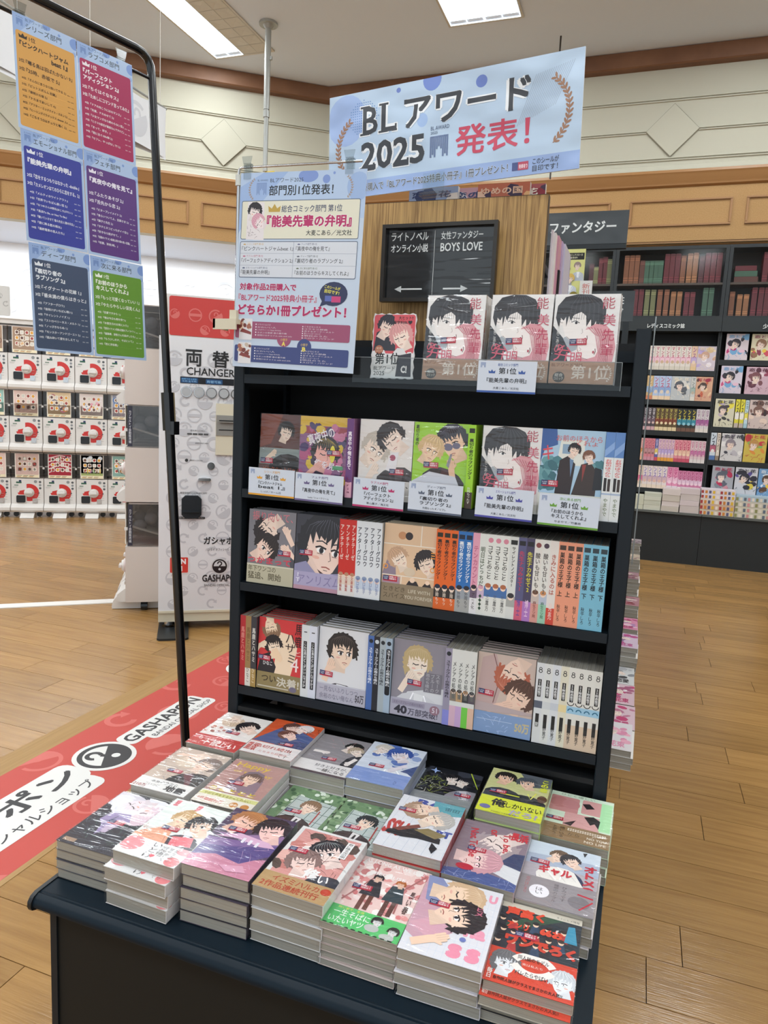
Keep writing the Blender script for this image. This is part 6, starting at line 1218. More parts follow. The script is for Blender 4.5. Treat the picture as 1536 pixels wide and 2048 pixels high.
# second shelf
z2 = SZ[2]
def sp(bg, title, ink, t=.016, **k): return spine_art(t, bg, title, ink, **k).mesh('spine_print', GLOSS)
face('r1', .033, z2, 'dark brown comic in crinkled film at the left end of the second shelf', lean=3, wrap=2, y=.03)
face('r2', .152, z2, 'purple and yellow midnight comic on the second shelf', lean=2, wrap=1, y=.01, w=.124)
def spine_out(label, x, z, t, mesh, y=.0045, group=None, col='e4e0de', wrap=0, h=BH, w=BW, lean=0):
    M = Matrix(((0, 0, -1, x), (-1, 0, 0, y+w), (0, 1, 0, z+.0004), (0, 0, 0, 1)))
    if lean: M = MT(x, 0, z) @ Matrix.Rotation(R(lean), 4, 'Y') @ MT(-x, 0, -z) @ M
    return book(label, M, t=t-.0007, w=w, h=h, col=col, spine=mesh, group=group)
s_ = sp('6a3f78', '真夜中の俺を見て', 'f0e8ee', bottom=.2, bcol='e8b0c4', author='Luria', acol='7a3050'); spine_out('purple spine with a pink foot beside the purple and yellow comic', .279, z2, .018, s_, col='8a5a84')
face('r3', .3065, z2, 'pale comic of a silver-haired and a dark-haired man on the second shelf', lean=2, wrap=3, y=.006, depth=2)
face('r4', .4365, z2, 'lime green comic with sunglasses on the second shelf', lean=1.5, y=.006, wrap=4, w=.1245)
s_ = sp('9ccf33', '裏切り者のラブソング2', '26261c', top='2a2a20', bottom=.2, bcol='4a3a30', author='外岡もったす', acol='e0e0d0'); spine_out('lime green spine right of the lime green comic', .5625, z2, .017, s_, col='9ccf33')
face('W', .592, z2, 'crinkly wrapped copy of the award-winning comic on the second shelf', lean=1.5, band=b5, wrap=4, y=.006, w=.124)
face('r6', .7175, z2, 'blue-sky comic of two students in dark suits on the second shelf', lean=1.5, wrap=0, y=.006, w=.127)
def ext(a, T, h): a.rect(0, h*.72, T, h*.28, '5f86c0', a.l); a.poly([(0, h*.72), (T, h*.82), (T, h*.9), (0, h*.8)], '88a8d8', a.l+1); a.rect(T*.15, h*.34, T*.3, h*.15, '2b2728', a.l+1); a.rect(T*.55, h*.34, T*.3, h*.14, '3f3432', a.l+1); a.rect(0, h*.3, T, h*.02, 'a9b8d0', a.l+1); a.l += 2
s_ = sp('dfe2e2', 'お前のほうから', 'd86a6a', extra=ext, ty=(.5, .7), author='やまやで', acol='6a7a50', t=.0185)
for i in range(2): spine_out('%s blue-topped white spine at the right end of the second shelf' % ('left', 'right')[i], .8465+.0188*i, z2, .0185, s_, col='dfe2e2')
# third shelf
z3 = SZ[3]
face('t1', .0235, z3, 'grey comic of two lying dark-haired men at the left end of the third shelf', lean=3, depth=3, t=.015, y=.0)
face('t2', .1535, z3, 'dark comic of a black-haired face with glasses on the third shelf', lean=3, depth=3, t=.016, w=.1155, y=.0)
x = .2705; ycl = 'red spine of a three-volume group|white blue-lettered spine'
def run(items, z, gname):
    global x
    for (n, th, bg, title, ink, kw, nm) in items:
        m = sp(bg, title, ink, t=th, **kw)
        for i in range(n):
            pos = '' if n == 1 else ', %s of %d' % (('first', 'second', 'third', 'fourth')[i], n)
            spine_out('%s%s, %s' % (nm, pos, gname), x, z, th, m, group=None if n == 1 else nm+' spines', col=bg); x += th
def chib(c1, c2, skin='f0d4c0', y=.3):
    def f(a, T, h):
        a.rect(0, h*(y-.12), T, h*.13, c2, a.l); a.ell(T*.5, h*y, T*.36, T*.4, skin, a.l+1, n=10); a.ell(T*.5, h*(y+.018), T*.4, T*.32, c1, a.l+2, n=10); a.l += 3
    return f
def circ(c):
    def f(a, T, h): a.ell(T*.5, h*.93, T*.34, T*.34, c, a.l, n=12); a.l += 1
    return f
def both(*fs):
    def f(a, T, h):
        for g in fs: g(a, T, h)
    return f
run([(3, .0143, 'c8302a', 'アンチテーゼ', 'ecd2c8', dict(extra=chib('b8876a', 'e0cfc0', y=.27), bottom=.21, bcol='e0dcd8', author='文庫編集', acol='b03a32', ty=(.48, .93)), 'red spine'), (4, .0158, 'dde0e4', 'アフターグロウ', '3a3f4a', dict(extra=chib('8a9ab8', 'c4cede', y=.24), ty=(.42, .92), author='折口弘子', acol='5a6aa0'), 'white blue-lettered spine')], z3, 'third shelf')
face('t3', .3785, z3, 'tan four-panel comic in the middle of the third shelf', lean=3, depth=3, t=.016, w=.1245, y=.0)
x = .5052
run([(3, .0166, 'e2672a', '裏切り者のラブソング1', '26211a', dict(top='2a2a20', extra=chib('23283c', '2f2a2a', y=.27), bottom=.26, bcol='d9652c', author='外岡もっ', acol='f0e0d0', ty=(.38, .88)), 'orange spine'), (2, .0166, '2f6fb4', '裏切り者のラブソング3', 'e8ecf0', dict(top='1f2a40', extra=chib('2a2a34', '9aa0a8', y=.29), bottom=.2, bcol='a8a8a6', author='外岡もっ', acol='4a4a4a', ty=(.38, .88)), 'blue spine'),
     (1, .0155, 'e2a0b4', 'テンカウント', 'c46a88', dict(extra=chib('2a2630', '6a5a70', y=.32), bottom=.24, bcol='e4e2e4', author='アニメ化', acol='3a3030'), 'pink spine with a white foot'), (1, .0155, 'dfe0da', '明日はどっちだ', '5f6a5a', dict(extra=chib('d8a0b4', 'c9b0c8', y=.33), author='◆◆◆◆', acol='2f4a3a'), 'white spine with green diamonds'),
     (3, .0166, 'e2e2dc', 'コマコとのこと', '4a4a44', dict(extra=both(circ('d98a9c'), chib('b06a4a', '4a70a8', y=.36)), author='三鷹方', acol='5a5a5a', ty=(.46, .86)), 'cream spine with a pink round mark'), (1, .0185, 'd9dad6', 'サイレントノイズ01', '3a3a38', dict(top='26282a', extra=chib('34343a', 'a8a8a4', y=.27), ty=(.4, .88), tw=.4), 'white and grey spine with a black heading'),
     (1, .0172, '5a5a80', '先生ナカみせて1', 'c0405a', dict(top='26262c', bottom=.24, bcol='d0607c', author='博士', acol='4a50a0'), 'violet spine with a rose foot'), (1, .0172, '4a4460', '先生ナカみせて2', 'd8d040', dict(top='26262c', bottom=.24, bcol='b07ac0', author='博士', acol='f0d0e8'), 'violet spine with yellow title'),
     (1, .0165, 'e2ddd6', '酸いも甘いも1', '6a6460', dict(extra=both(circ('8a4a4a'), chib('6a4a3a', 'c9b8b0', y=.35)), bottom=.25, bcol='d89a90', author='麻生ミツ晃', acol='7a3430'), 'white spine with a salmon foot'), (1, .0165, 'e2e0da', '酸いも甘いも2', '6a6460', dict(extra=both(circ('4a3a4a'), chib('c98a5a', 'b8c0d0', y=.35)), bottom=.25, bcol='9ccab0', author='麻生ミツ晃', acol='2f6a4a'), 'white spine with a mint foot'),
     (1, .0172, 'e4dcd6', 'きみに入るのは', 'b86a5c', dict(bottom=.2, bcol='cf4a3c', author='発売', acol='f0d0c8'), 'white spine with a red foot'),
     (3, .0166, 'e89a7c', '巣箱の王子様 上', '23211f', dict(top='4a3a34', author='秋平しろ', acol='23211f', ty=(.36, .88)), 'salmon spine'), (3, .0166, '7ab8d0', '巣箱の王子様 下', '20242a', dict(top='34424a', author='秋平しろ', acol='20242a', ty=(.36, .88)), 'sky blue spine')], z3, 'third shelf')
# fourth shelf
z4 = SZ[4]; x = .0105
run([(1, .0155, 'b02c34', '馬鹿とハサミ', 'd88a80', dict(), 'crimson spine at the far left end'), (1, .0155, '9a7a50', '馬鹿とハサミ', '7a5a38', dict(bottom=.26, bcol='dcd6cc', author='ひなこ', acol='5a5040'), 'brown spine with a white foot'), (1, .0155, '3a3a40', '馬鹿とハサミ', 'd8d4cc', dict(bottom=.26, bcol='a88a50', author='ひなこ', acol='e8dcc0'), 'charcoal spine with a gold foot')], z4, 'fourth shelf')
face('f1', .0585, z4, 'red scissors-titled comic of an embracing couple on the fourth shelf', lean=3, depth=5, t=.0155, w=.121, y=.0)
x = .1815
def lab(a, T, h): a.rect(T*.28, h*.12, T*.44, h*.66, '1f1f22', a.l); a.rect(T*.3, h*.9, T*.4, T*.12, '3a3a3a', a.l); a.l += 1
run([(1, .0205, 'dadcdc', 'こんな男のどこがいいんですか', 'e8e8e8', dict(extra=lab, ty=(.14, .76), tw=.3), 'white spine with a black lettering strip, left'), (1, .0205, 'd8dae4', 'こんな男のどこがいいんですか2', 'e8e8e8', dict(extra=lab, ty=(.14, .76), tw=.3), 'white spine with a black lettering strip, right')], z4, 'fourth shelf')
face('f2', .2245, z4, 'pale comic of a dark-haired man resting his hand at his neck, fourth shelf', lean=3, depth=5, t=.0165, w=.128, y=.0)
x = .3545
run([(1, .0148, '4a6aa8', 'スモークブルーの雨のち晴れ', 'e0e6f0', dict(extra=circ('23282e')), 'mid blue spine'), (1, .0148, '26262c', 'スモークブルーの雨のち晴れ', 'dcdce0', dict(extra=circ('c8ccd0')), 'black and blue spine'), (1, .0148, 'a8b0b4', 'スモークブルーの雨のち晴れ', '2a2e34', dict(extra=circ('23282e')), 'silver grey spine'), (1, .0155, 'a4b4c4', 'スモークブルーの雨のち晴れ', 'e6e6e8', dict(extra=both(lambda a, T, h: (a.rrect(T*.1, h*.24, T*.8, h*.62, T*.3, '1f2024', a.l), setattr(a, 'l', a.l+1)), circ('23282e'))), 'pale blue spine with a rounded black panel')], z4, 'fourth shelf')
face('f3', .4155, z4, 'grey-lilac comic of a fair-haired smoker on the fourth shelf', lean=3, depth=5, t=.016, w=.1245, y=.0)
x = .5425
run([(1, .0155, '9a92a4', 'スモークブルーの雨のち晴れ', '2f2d36', dict(extra=circ('23282e'), bottom=.2, bcol='8a8ad0'), 'lilac spine with a violet foot'), (1, .0142, 'dcdad4', 'メシアの処方箋', '6a6a66', dict(extra=chib('4a3026', '8a7a6a', y=.45), bottom=.27, bcol='d8b0c0'), 'white spine with a pink foot'), (1, .0142, 'dcdad4', 'メシアの処方箋', '6a6a66', dict(extra=chib('3a2820', 'c09a70', y=.45), bottom=.27, bcol='c8a4cc'), 'white spine with a lilac foot'), (1, .0142, 'dcdad4', 'メシアの処方箋', '6a6a66', dict(extra=chib('c08a5a', '3a3a3a', y=.45), bottom=.27, bcol='74c84a'), 'white spine with a bright green foot'), (1, .0142, 'dcdad4', 'メシアの処方箋', '6a6a66', dict(extra=chib('2f2a30', '5a5058', y=.45), bottom=.27, bcol='e0b8a0'), 'white spine with a peach foot')], z4, 'fourth shelf')
face('f4', .6155, z4, 'pale comic of a red-haired and a brown-haired man asleep on the fourth shelf', lean=3, depth=5, t=.016, w=.128, y=.0)
x = .7465
def eight(c, y5):
    def f(a, T, h):
        z = a.l; a.arc(T*.5, h*.93, T*.16, T*.09, 0, 360, '2a2a2a', z, n=8); a.arc(T*.5, h*.90, T*.2, T*.1, 0, 360, '2a2a2a', z, n=8); a.rect(T*.28, h*.58, T*.44, h*.22, '222', z); a.rect(T*.28, h*.2, T*.44, h*.17, '222', z)
        a.rect(0, h*.44, T, h*.09, c, z)
        if y5: a.arc(T*.5, h*.47, T*.3, T*.14, 0, 180, '2f6a8a', z+1, n=8); a.arc(T*.45, h*.575, T*.4, T*.1, 180, 360, '222', z+1, n=8)
        a.l = z+2
    return f
run([(1, .0172, 'd8d8da', '25時赤坂で', 'e8e8e8', dict(extra=eight('5a6070', 0), ty=(.59, .79), tw=.34, author='夏野寛子', acol='d8d8d8'), 'white spine with a slate middle'), (1, .0172, 'dcdcda', '25時赤坂で', 'e8e8e8', dict(extra=eight('d0d2d4', 0), ty=(.59, .79), tw=.34, author='夏野寛子'), 'white spine numbered two'), (1, .0172, 'd8dade', '25時赤坂で', 'e8e8e8', dict(extra=eight('c8ccd4', 0), ty=(.59, .79), tw=.34, author='夏野寛子'), 'white spine numbered three'), (1, .0172, 'ded8c4', '25時赤坂で', 'e8e8e8', dict(extra=eight('e8d4a0', 0), ty=(.59, .79), tw=.34, author='夏野寛子'), 'cream spine numbered four'),
     (4, .0170, 'dedbd4', '25時赤坂で', 'e8e8e8', dict(extra=eight('9cc4dc', 1), bottom=.3, bcol='d8c0a8', ty=(.59, .79), tw=.34, author='夏野寛子'), 'white spine with blue middle and tan foot')], z4, 'fourth shelf')

# ================================================================= RANK CARDS
def rank(x, z, cat_, lines, auth, col, label, w=.1225, h=.066, y=-.009, ang=-1.0):
    t = thing('rank_card', label, 'price card', upright(x, y, z) @ Matrix.Rotation(R(ang), 4, 'Z'), 'white rank cards on the shelf edges')
    MB().box(0, w, 0, h, -.0006, 0).obj('card', mat('white card', 'dcdad6', .5), t)
    MB().box(w*.3, w*.7, .0, .03, -.0026, -.001).obj('card_clip', ACRYL, t)
    W_, H_ = w*1000, h*1000; a = Art(W_, H_, 'cfd6e2'); a.rect(0, 0, W_, 4.2, col); ribbon(a, 5, H_-15, 11, '8f9ec0'); a.text(cat_, W_*.34, H_-11, W_*.34, 6, col if col != 'e0a030' else 'd8a040', .01)
    a.text('第1位', W_*.36, H_-27, W_*.3, 13, '24262c', .02); crown(a, W_*.19, H_-26, 13, col); crown(a, W_*.70, H_-26, 13, col)
    if len(lines) == 1: a.text(lines[0], W_*.16, H_-45, W_*.68, 10, '24262c', .02)
    else: a.text(lines[0], W_*.22, H_-39, W_*.52, 8.5, '24262c', .02); a.text(lines[1], W_*.22, H_-49, W_*.58, 8.5, '24262c', .02)
    a.text(auth, W_*.28, 7.5, W_*.44, 5, '3a3c42', .005); ob('card_print', a.mesh('card_print', PRINT), t, MT(0, 0, .0003))
rank(.577, 1.369, '総合コミック部門', ['『能美先輩の弁明』'], '大麦こあら／光文社', '3a5aa0', 'blue-edged white rank card on the top shelf lip', ang=-.3)
rank(.033, 1.106, 'シリーズ部門', ['『ピンクハートジャム', 'beat 1』'], 'しっけ／ホーム社', 'e0a030', 'yellow-edged white rank card at the left of the second shelf', ang=-.5)
rank(.1575, 1.103, 'フェチ部門', ['『真夜中の俺を見て』'], 'Luria／シュークリーム', '6a5f8c', 'purple-edged white rank card on the second shelf')
rank(.305, 1.102, 'ラブコメ部門', ['『パーフェクト', 'アディクション 2』'], '青山薫子／海王社', 'b8306a', 'magenta-edged white rank card on the second shelf')
rank(.438, 1.103, 'ディープ部門', ['『裏切り者の', 'ラブソング 2』'], '外岡もったす／リブレ', '5a6478', 'slate-edged white rank card on the second shelf')
rank(.590, 1.105, 'エモーショナル部門', ['『能美先輩の弁明』'], '大麦こあら／光文社', '4a4aa0', 'indigo-edged white rank card on the second shelf')
rank(.724, 1.101, '次に来る部門', ['『お前のほうから', 'キスしてくれよ』'], 'やまやで／竹書房', '6aa03a', 'green-edged white rank card at the right of the second shelf')

# ================================================================= POSTER ON THE CHROME STAND
BG = 'b4c8e4'
def award_head(a, x, y, w):   # small pale emblem, arcs
    pass
t = thing('poster_stand', 'chrome wire poster stand clamped to the left post', 'stand', MT(0, 0, 0))
MB().box(-.050, .0115, -.045, .012, 1.503, 1.514).box(-.05, -.044, -.045, .012, 1.493, 1.514).box(-.012, .006, -.035, -.005, 1.514, 1.535).box(-.050, .0115, -.045, -.0405, 1.49, 1.503).obj('clamp', CREAM, t)
MB().cyl(-.003, -.02, 1.514, 1.83, .0045, 12).obj('pole', CHROME, t, smooth=True)
MB().tube([(-.003, -.02, 1.80), (-.003, -.02, 1.842), (-.0015, -.02, 1.848), (.005, -.02, 1.851), (.30, -.02, 1.846)], .0026, 10).obj('top_rod', CHROME, t, smooth=True)
MB().cyl(-.003, -.02, 1.812, 1.835, .0075, 12).obj('joint', mat('clear white plastic', 'cfd2cc', .3), t, smooth=True)
def clip_obj(name, M, parent=None, s=1.0):
    b = MB(); b.box(-.009*s, .009*s, -.018*s, .016*s, .001, .004); b.box(-.009*s, .009*s, -.018*s, .016*s, -.006, -.003); b.tube([(-.01*s, .010*s, -.001), (.01*s, .010*s, -.001)], .005*s, 8)
    b.prism([(-.009*s, .014*s), (.009*s, .014*s), (.013*s, .03*s), (-.013*s, .03*s)], .004, .006)
    return b.obj(name, CLIPM, parent, M)
CLIPM = film_mat('clear clip plastic', (.8, .82, .82), .05, None, 0, 0)
for x, z in ((.022, 1.842), (.272, 1.838)):
    clip_obj('poster_clip', upright(x, -.022, z), t)
P = thing('award_poster', 'pale blue award results poster hanging from the chrome stand', 'poster', upright(-.008, -.024, 1.408) @ Matrix.Rotation(R(-1.8), 4, 'Z'))
MB().box(0, .308, 0, .43, -.0006, 0).obj('sheet', mat('poster paper', 'd8dce4', .5), P)
a = Art(308, 430, 'c4d2e4'); a.rect(0, 330, 308, 100, BG); a.poly([(0, 300), (0, 400), (60, 430), (120, 430), (20, 330)], '9db6de'); a.ell(170, 420, 24, 14, '7f97d0'); a.ell(214, 412, 9, 9, '7f97d0'); a.ell(290, 395, 26, 30, '9db6de'); a.ell(232, 424, 3, 3, '7f97d0')
ribbon(a, 42, 382, 26, '7f97c4'); a.text('BL AWARD', 44, 411, 26, 4, '4a5a80'); a.text('BLアワード2025', 76, 408, 82, 9, '33363e', .0); a.text('部門別1位発表！', 74, 380, 158, 22, '24262c', .02)
laurel(a, 24, 394, 27, 'a8907a', 1, 10, 1, 1); laurel(a, 276, 394, 27, 'a8907a', -1, 10, 1, 1)
a.rrect(6, 286, 292, 84, 4, '5a6880'); a.rrect(7.5, 287.5, 289, 81, 3, 'e3e0cc'); z = a.l
m = Art(48, 70, 'e8e4e4'); a.poly([(20, 286), (66, 284), (64, 366), (22, 368)], 'e6dfe0', z); a.l = z+1; head(a, 40, 346, 16, -12, '2a262a', 'f0e4e0', 1, True, 0, 3); head(a, 52, 324, 15, 50, 'd8a0b0', 'f2e4e4', -1, True, .1, 4); scribble(a, 22, 290, 30, 30, '5a3040', 16, 4)
crown(a, 76, 345, 28, 'c0a048'); a.text('総合コミック部門 第1位', 108, 344, 148, 15, '3a4668', .01); a.text('『能美先輩の弁明』', 72, 312, 208, 26, 'b83068', .04, out='f0eee8', ow=.045); a.text('大麦こあら／光文社', 172, 294, 110, 12, '24262c', .01)
a.rrect(6, 202, 292, 80, 4, '5a6880'); a.rrect(7.5, 203.5, 289, 77, 3, 'd6dae2'); z = a.l; a.rect(143, 203, .8, 78, '8a94a8', z); a.rect(8, 229, 288, .6, '8a94a8', z); a.rect(8, 255, 288, .6, '8a94a8', z); a.l = z+1
cats = [('シリーズ部門 第1位', '『ピンクハートジャムbeat 1』', 'c9a050'), ('フェチ部門 第1位', '『真夜中の俺を見て』', '5a5a80'), ('ラブコメ部門 第1位', '『パーフェクトアディクション 2』', 'b84a70'), ('ディープ部門 第1位', '『裏切り者のラブソング 2』', '4a5060'), ('エモーショナル部門 第1位', '『能美先輩の弁明』', '3a4670'), ('次に来る部門 第1位', '『お前のほうからキスしてくれよ』', '5a6a50')]
for i, (c1, c2, cc) in enumerate(cats):
    x0 = 10+(i % 2)*138; y0 = 257-(i//2)*26; n = len(c2); crown(a, x0+5, y0+17, 6, cc); a.text(c1, x0+14, y0+16.5, len(c1)*4.3, 4.6, cc); a.text(c2, x0+1, y0+4, min(132, n*8.3), 10, '2a2c32', .01)
a.text('対象作品2冊購入で', 10, 174, 146, 16, 'b02860', .04, out='e8e8ee', ow=.03); a.text('『BLアワード2025特典小冊子』', 8, 150, 200, 16, 'b02860', .03, out='e8e8ee', ow=.03); a.text('どちらか1冊プレゼント！', 8, 118, 274, 25, 'b02860', .05, out='e8e8ee', ow=.03)
a.ell(248, 170, 34, 26, '2f3558'); a.poly([(222, 156), (216, 142), (234, 148)], '2f3558'); a.text('このシールが', 226, 180, 38, 7, 'e8e050', .02, False, -8); a.text('目印です!', 226, 170, 36, 8, 'e8e050', .03, False, -8); a.rect(228, 154, 16, 12, '5a6ab0'); a.rect(244, 152, 22, 13, 'c8447a')
for j, (y0, col, nm, cx) in enumerate(((66, '9c5070', 'A', 132), (12, '3f4a80', 'B', 184))):
    a.rrect(4, y0, 290, 38, 4, col); a.ell(cx, y0+(2 if j == 0 else 40), 18, 18, col); a.text('小冊子', cx-9, y0+(-3 if j == 0 else 42), 18, 6, 'e0c060', .01); a.text(nm, cx-5, y0+(-14 if j == 0 else 30), 9, 10, 'e8d860', .05)
    a.rect(14, y0-4, 34, 48, 'e4e2e4'); blobs(a, 16, y0+12, 28, 28, ['e8d0b8', 'd8dce0', 'a86a58', '7a3f38', 'c9b8a8'], 14, j, 3, 7); a.poly([(16, y0+14), (22, y0+22), (46, y0+14), (46, y0+8)], '8a4440'); z = a.l
    tt = ['ソライトムバズ', 'かわいい人', 'これがティーン Happy Birthday', 'ネオンの季節 春の番外編', '夜明けのチャイム side and side']
    for k in range(5): a.ell(58, y0+32-k*6, 1.6, 1.6, 'ece8ee', z, n=8); a.text(tt[k], 62, y0+30-k*6, 34+k*14, 3.6, 'ddd4dc', z=z)
    tt = ['くちびるにキス', 'コウキ三部曲', '恋するオーナーメルト', '星とハッピーエンド', '明日のうた', 'スロウ・バウンド']
    for k in range(6): a.ell(178, y0+31-k*5, 1.5, 1.5, 'ece8ee', z, n=8); a.text(tt[k], 182, y0+29.4-k*5, 40+(k*17) % 50, 3.4, 'ddd4dc', z=z)
    a.l = z+1
ob('poster_print', a.mesh('poster_print', PRINT), P, MT(0, 0, .0003))

# ================================================================= BLUE AWARD BANNER
bl, br, tl_ = Vector((.086, .276, 1.857)), Vector((.728, .205, 1.857)), Vector((.0725, .278, 2.108))
u = (br-bl); bw = u.length; u.normalize(); v = (tl_-bl); bh = v.length; v = (v-u*v.dot(u)*.0).normalized(); n_ = u.cross(v).normalized(); v = n_.cross(u)
MBn = Matrix(((u.x, v.x, n_.x, bl.x), (u.y, v.y, n_.y, bl.y), (u.z, v.z, n_.z, bl.z), (0, 0, 0, 1))) @ Matrix.Rotation(R(1.6), 4, 'Z')
B = thing('award_banner', 'wide glossy pale blue award banner board on top of the oak panel', 'banner', MBn)
W_, H_ = bw*1000, bh*1000+2
MB().box(0, bw, 0, H_/1000, -.003, 0).obj('board', mat('white foam board', 'dfe3e8', .5), B)
a = Art(W_, H_, 'b7cbe0', dz=.01); k = W_/646
a.poly([(0, 0), (W_, 0), (W_, 40), (0, 40)], '93aad6'); a.ell(50*k, 190, 56*k, 62, '9db4de', clip=True); a.ell(285*k, H_-4, 24, 26, '7088cc'); a.ell(196*k, H_-14, 6, 6, '6a80c4'); a.ell(410*k, H_-30, 14, 14, '6a80c4'); a.ell(262*k, 160, 14, 16, '9db8e0'); dots(a, 100*k, 190, 42, '5f86c0', 6, 1.6)
z = a.l
for i in range(18): a.line([(500+i*5, 110+i*2), (540+i*5, 215+i*1.0)], .7, '8a96a8', z)
a.l = z+1
laurel(a, 28*k, 118, 84, '9c7358', 1, 15, 1, .9); laurel(a, 618*k, 132, 88, '9c7358', -1, 15, 1, .9)
# brush-like serif title drawn stroke by stroke
INKB = '33363c'
def title(col, e, z):
    def S(pts, w0): a.line(pts, w0+e, col, z)
    def Pg(pts): a.poly([(x, y) for x, y in pts], col, z)
    def T(ch, x, y, w, h, b=.03): a.text(ch, x, y, w, h, col, b+e*.010, z=z)
    T('B', 98, 148, 42, 66, .02); T('L', 150, 148, 42, 66, .02)
    for (x, w_) in ((98, 10), (150, 10)):
        for y in (147, 211): a.rect(x-7-e/2, y-e/2, w_+16+e, 5+e, col, z)
        a.rect(x+1-e/2, 148, 9+e, 66, col, z)
    a.rect(180, 147-e/2, 14+e/2, 5+e, col, z); a.rect(188-e/2, 148, 5+e, 16+e/2, col, z)
    T('アワード', 212, 146, 316, 72, .03)
    T('2025', 94, 62, 176, 68, .03)
    for x in (94, 188): a.rect(x-2-e/2, 61-e/2, 42+e, 9+e, col, z); a.rect(x+35-e/2, 64, 5+e, 15+e/2, col, z)
title('eceef0', 5, a.l); a.l += 1; title(INKB, 0, a.l); a.l += 1
ribbon(a, 284, 70, 48, '5f7196'); a.text('BL AWARD', 285, 132, 48, 9, '55647f', .01); a.text('2025', 285, 123, 18, 6, '55647f', .01)
a.text('発表！', 350, 64, 180, 68, 'c4405a', .02)
a.text('対象作品2冊購入で『BLアワード2025特典小冊子』1冊プレゼント！', 30, 12, 452, 20, '33363c', .015, out='dfe6f0', ow=.03)
a.rect(492, 13, 14, 18, '3f4a80'); a.rect(506, 13, 24, 18, 'b84058'); a.text('特典有り', 508, 16, 20, 10, 'f0dfe2', .02); a.text('このシールが', 540, 22, 60, 13, '33363c', .01); a.text('目印です！', 540, 6, 58, 13, '33363c', .01)
ob('banner_print', a.mesh('banner_print', BANNER), B, MT(0, 0, .0002))
MB().box(.27, .325, -.015, .034, .002, .005).box(.262, .335, -.019, -.012, -.02, .012).obj('board_foot', ACRYL, B)

# ================================================================= BLACK PIPE RACK WITH RANKING POSTERS
d = Vector((-.0682263, 0, .99766987)); bdir = Vector((-.309017, -.951057, 0)); P1 = Vector((-.336, .1, 2.131)); nn = d.cross(bdir).normalized()
RP = thing('poster_rack', 'black pipe rack leaning slightly at the left, carrying ranking posters', 'rack', MT(0, 0, 0))
def rk(s, t_): return P1+bdir*s+d*t_
foot = P1-d*(P1.z-.03)/d.z
lo = foot; col_ = P1-d*(2.131-1.296)/d.z
corner = [rk(.0, .0), rk(.002, .022), rk(.010, .038), rk(.025, .047), rk(.045, .050)]
far = 1.6
MB().tube([lo, col_], .0125, 14).obj('lower_pole', BLKPIPE, RP, smooth=True)
MB().tube([col_, rk(0, -.02)]+corner+[rk(far-.045, .060), rk(far-.02, .055), rk(far-.004, .035), rk(far, .0), rk(far, -.8)], .0105, 14).obj('upper_frame', BLKPIPE, RP, smooth=True)
MB().tube([rk(far, -.8), Vector((rk(far, 0).x+.145, rk(far, 0).y, .03))], .0125, 14).obj('lower_pole', BLKPIPE, RP, smooth=True)
MB().tube([rk(0, -.008), rk(far, .02)], .0042, 10).obj('hanging_bar', BLKPIPE, RP, smooth=True)
MB().tube([col_-d*.055, col_+d*.045], .0175, 8).box(col_.x+.008, col_.x+.026, col_.y-.012, col_.y+.012, col_.z-.065, col_.z-.03).obj('collar', BLKPIPE, RP, smooth=True)
for c0 in (foot, Vector((rk(far, 0).x+.145, rk(far, 0).y, .03))):
    MB().tube([Vector((c0.x-.10, c0.y+.01, .014)), Vector((c0.x, c0.y, .026)), Vector((c0.x+.12, c0.y-.01, .014))], .0125, 10).obj('foot_bar', BLKPIPE, RP, smooth=True)
uu = -bdir
def rmat(s, t_): o_ = rk(s, t_)+Vector((0, 0, 0)); n3 = uu.cross(d).normalized(); return Matrix(((uu.x, d.x, n3.x, o_.x), (uu.y, d.y, n3.y, o_.y), (uu.z, d.z, n3.z, o_.z), (0, 0, 0, 1)))
for s in (.088, .331):
    clip_obj('poster_clip', rmat(s, -.010) @ MT(0, 0, .001), RP, 1.15)
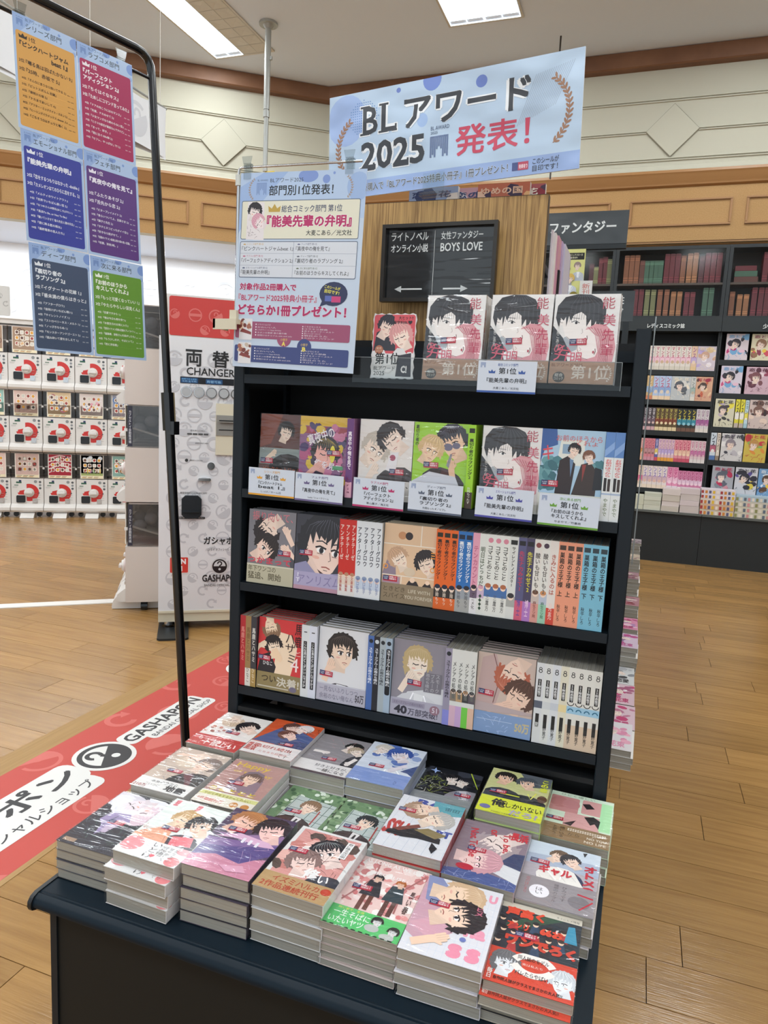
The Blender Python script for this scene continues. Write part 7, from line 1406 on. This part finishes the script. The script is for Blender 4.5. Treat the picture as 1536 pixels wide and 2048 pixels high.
RANK = [
 ('シリーズ部門', 'd8a050', '3a2a1a', ['『ピンクハートジャム', 'beat 1』'], ['『囀る鳥は羽ばたかない 9』', '『25時、赤坂で 5』'], ['『そんなに言うなら抱いてやる 3』', '『ピットスポルム 四葉』', '『夜明けの唄 5』', '『ナカまであいして 4』', '『アフター・ミッドナイト・スキン 5』', '『ヒーリングパラドックス deeper 上』', '『ごちそうΩはチュウと鳴く 3』'], 'amber series ranking poster, top of the left column'),
 ('ラブコメ部門', 'a82858', 'f0e8ec', ['『パーフェクト', 'アディクション 2』'], ['『ちぐはぐなキス』', '『ためしにコマンド言ってみた』'], ['『ドアの向こうにはロマンス』', '『先輩、ナカみせて 2』', '『少女マンガなら終わらない恋』', '『ヒミツの部活が最高なんですけど』', '『まって、好き。』', '『君に注ぐ100d体 2』', '『セフレ、やっぱなしで! 2』'], 'crimson comedy ranking poster, top of the right column'),
 ('エモーショナル部門', '3a429c', 'e8eaf4', ['『能美先輩の弁明』'], ['『恋をするつもりはなかった -double-』', '『カメレオンはてのひらに恋をする。2』'], ['『メルティホワイトアウト』', '『世界でいちばん遠い恋 2』', '『なつめさんは開花(ほころ)びたい』', '『長浜To Be, or Not To Be』', '『聴いていさせて 敬斗先生と藤木先生』', '『君に降る藍の雨は』', '『最終電車の恋人たち』'], 'deep blue emotional ranking poster, middle of the left column'),
 ('フェチ部門', '5f3a80', 'ece6f2', ['『真夜中の俺を見て』'], ['『ふたりあそび 2』', '『舌先から恋 2』'], ['『ビタープレイメイト 2』', '『食らいついてよ、旦那さま 2』', '『獅子と先生 2』', '『タチとネコどっちがイイ位?』', '『好きなら脱がせて。』', '『旭陵のイケメン部員は夜の部の長い恋園』', '『初摘、深夜3時。』'], 'purple ranking poster, middle of the right column'),
 ('ディープ部門', '44526c', 'e8ecf2', ['『裏切り者の', 'ラブソング 2』'], ['『イグナートの花嫁 1』', '『番未満の僕らはきっと』'], ['『アフターグロウ』', '『夜明けがいちばん暗い』', '『サイレントノイズ 1』', '『ストロベリーネス・メルト 1』', '『ノっぴきならぬ 1』', '『モンスターアンドゴースト 2』', '『踏み砕いて愛をおしえて 1』'], 'slate ranking poster, bottom of the left column'),
 ('次に来る部門', '6a9a3a', 'f0f4e8', ['『お前のほうから', 'キスしてくれよ』'], ['『もっと可愛くなっていい 1』', '『やたらやらしい深見くん』'], ['『恋愛ですから 1』', '『俺は今日も雨を待つ』', '『お誕生日のお気に入り』', '『宮前のイケメン同僚は恋園のプレイメイト』', '『進路様、深夜さんを剝がしたら』', '『もう少しだけ、そばにいて』', '『西と渋谷座』'], 'green ranking poster, bottom of the right column')]
for i, (nm, col, ink, first_, two, rest, lb) in enumerate(RANK):
    cx, cy = i % 2, i//2; s = .352 if cx == 0 else .2065; wt = .1445 if cx == 0 else .1435; ht = .2365
    bot = [-.238, -.476, -.7155][cy]+(.0 if cx == 0 else 0)-.0
    t = thing('ranking_poster', lb, 'poster', rmat(s, bot) @ MT(0, 0, .006), 'ranking posters on the black rack')
    MB().box(0, wt, 0, ht, -.0005, 0).obj('sheet', mat('poster paper', 'd8dce4', .5), t)
    w, h = wt*1000, ht*1000; a = Art(w, h, 'b0c6e6', dz=.008); a.poly([(0, h-50), (50, h), (0, h)], '98b2de'); a.ell(w-4, h-14, 12, 12, '7f9cd6'); a.ell(w*.52, h-3, 9, 7, '7f9cd6'); a.ell(w*.72, h-9, 3, 3, '7f9cd6'); a.ell(w-6, h-36, 5, 5, '98b2de')
    ribbon(a, 8, h-24, 14, '6f8cc4'); a.text('BL AWARD', 8, h-8, 15, 2.5, '4a64a0'); a.text('BLアワード2025', 28, h-10, 48, 6.5, '3a5484', .0); a.text(nm, 28, h-26, -100, 13, '2f3238', .005)
    a.rrect(5, 6, w-11, h-40, 5, col); crown(a, 12, h-48, 17, ink if i else '33261a')
    c2 = ink; a.text('1位', 34, h-49, 14, 10, c2, .02)
    y = h-62
    if len(first_) == 1: a.text(first_[0], 12, y-8, -(w-26), 13, c2, .045)
    elif i == 0: a.text(first_[0], 12, y-3, -(w-26), 12, c2, .045); a.text(first_[1], w-62, y-18, -48, 11, c2, .045)
    else: a.text(first_[0], 12, y-3, -(w-30), 11.5, c2, .045); a.text(first_[1], 12, y-17, -(w-26), 11.5, c2, .045)
    y = h-98
    for j, s_ in enumerate(two):
        a.text('%d位' % (j+2), 9, y-j*17, 12, 7.5, c2, .025); a.text(s_, 24, y-j*17-1, -(w-38), 9.6, c2, .025)
    y = h-131
    for j, s_ in enumerate(rest):
        yy = y-j*12.6; a.rect(12, yy-3.6, w-26, .35, tint(col, 1.5)); a.text('%d位' % (j+4), 13, yy-.8, 10, 4.8, c2, .02); a.text(s_, 27, yy-1.2, -(w*.6), 6, c2, .02); a.text('著者／書房', w-28, yy-2, 15, 2.2, c2)
    ob('poster_print', a.mesh('poster_print', PRINT), t, MT(0, 0, .0003))
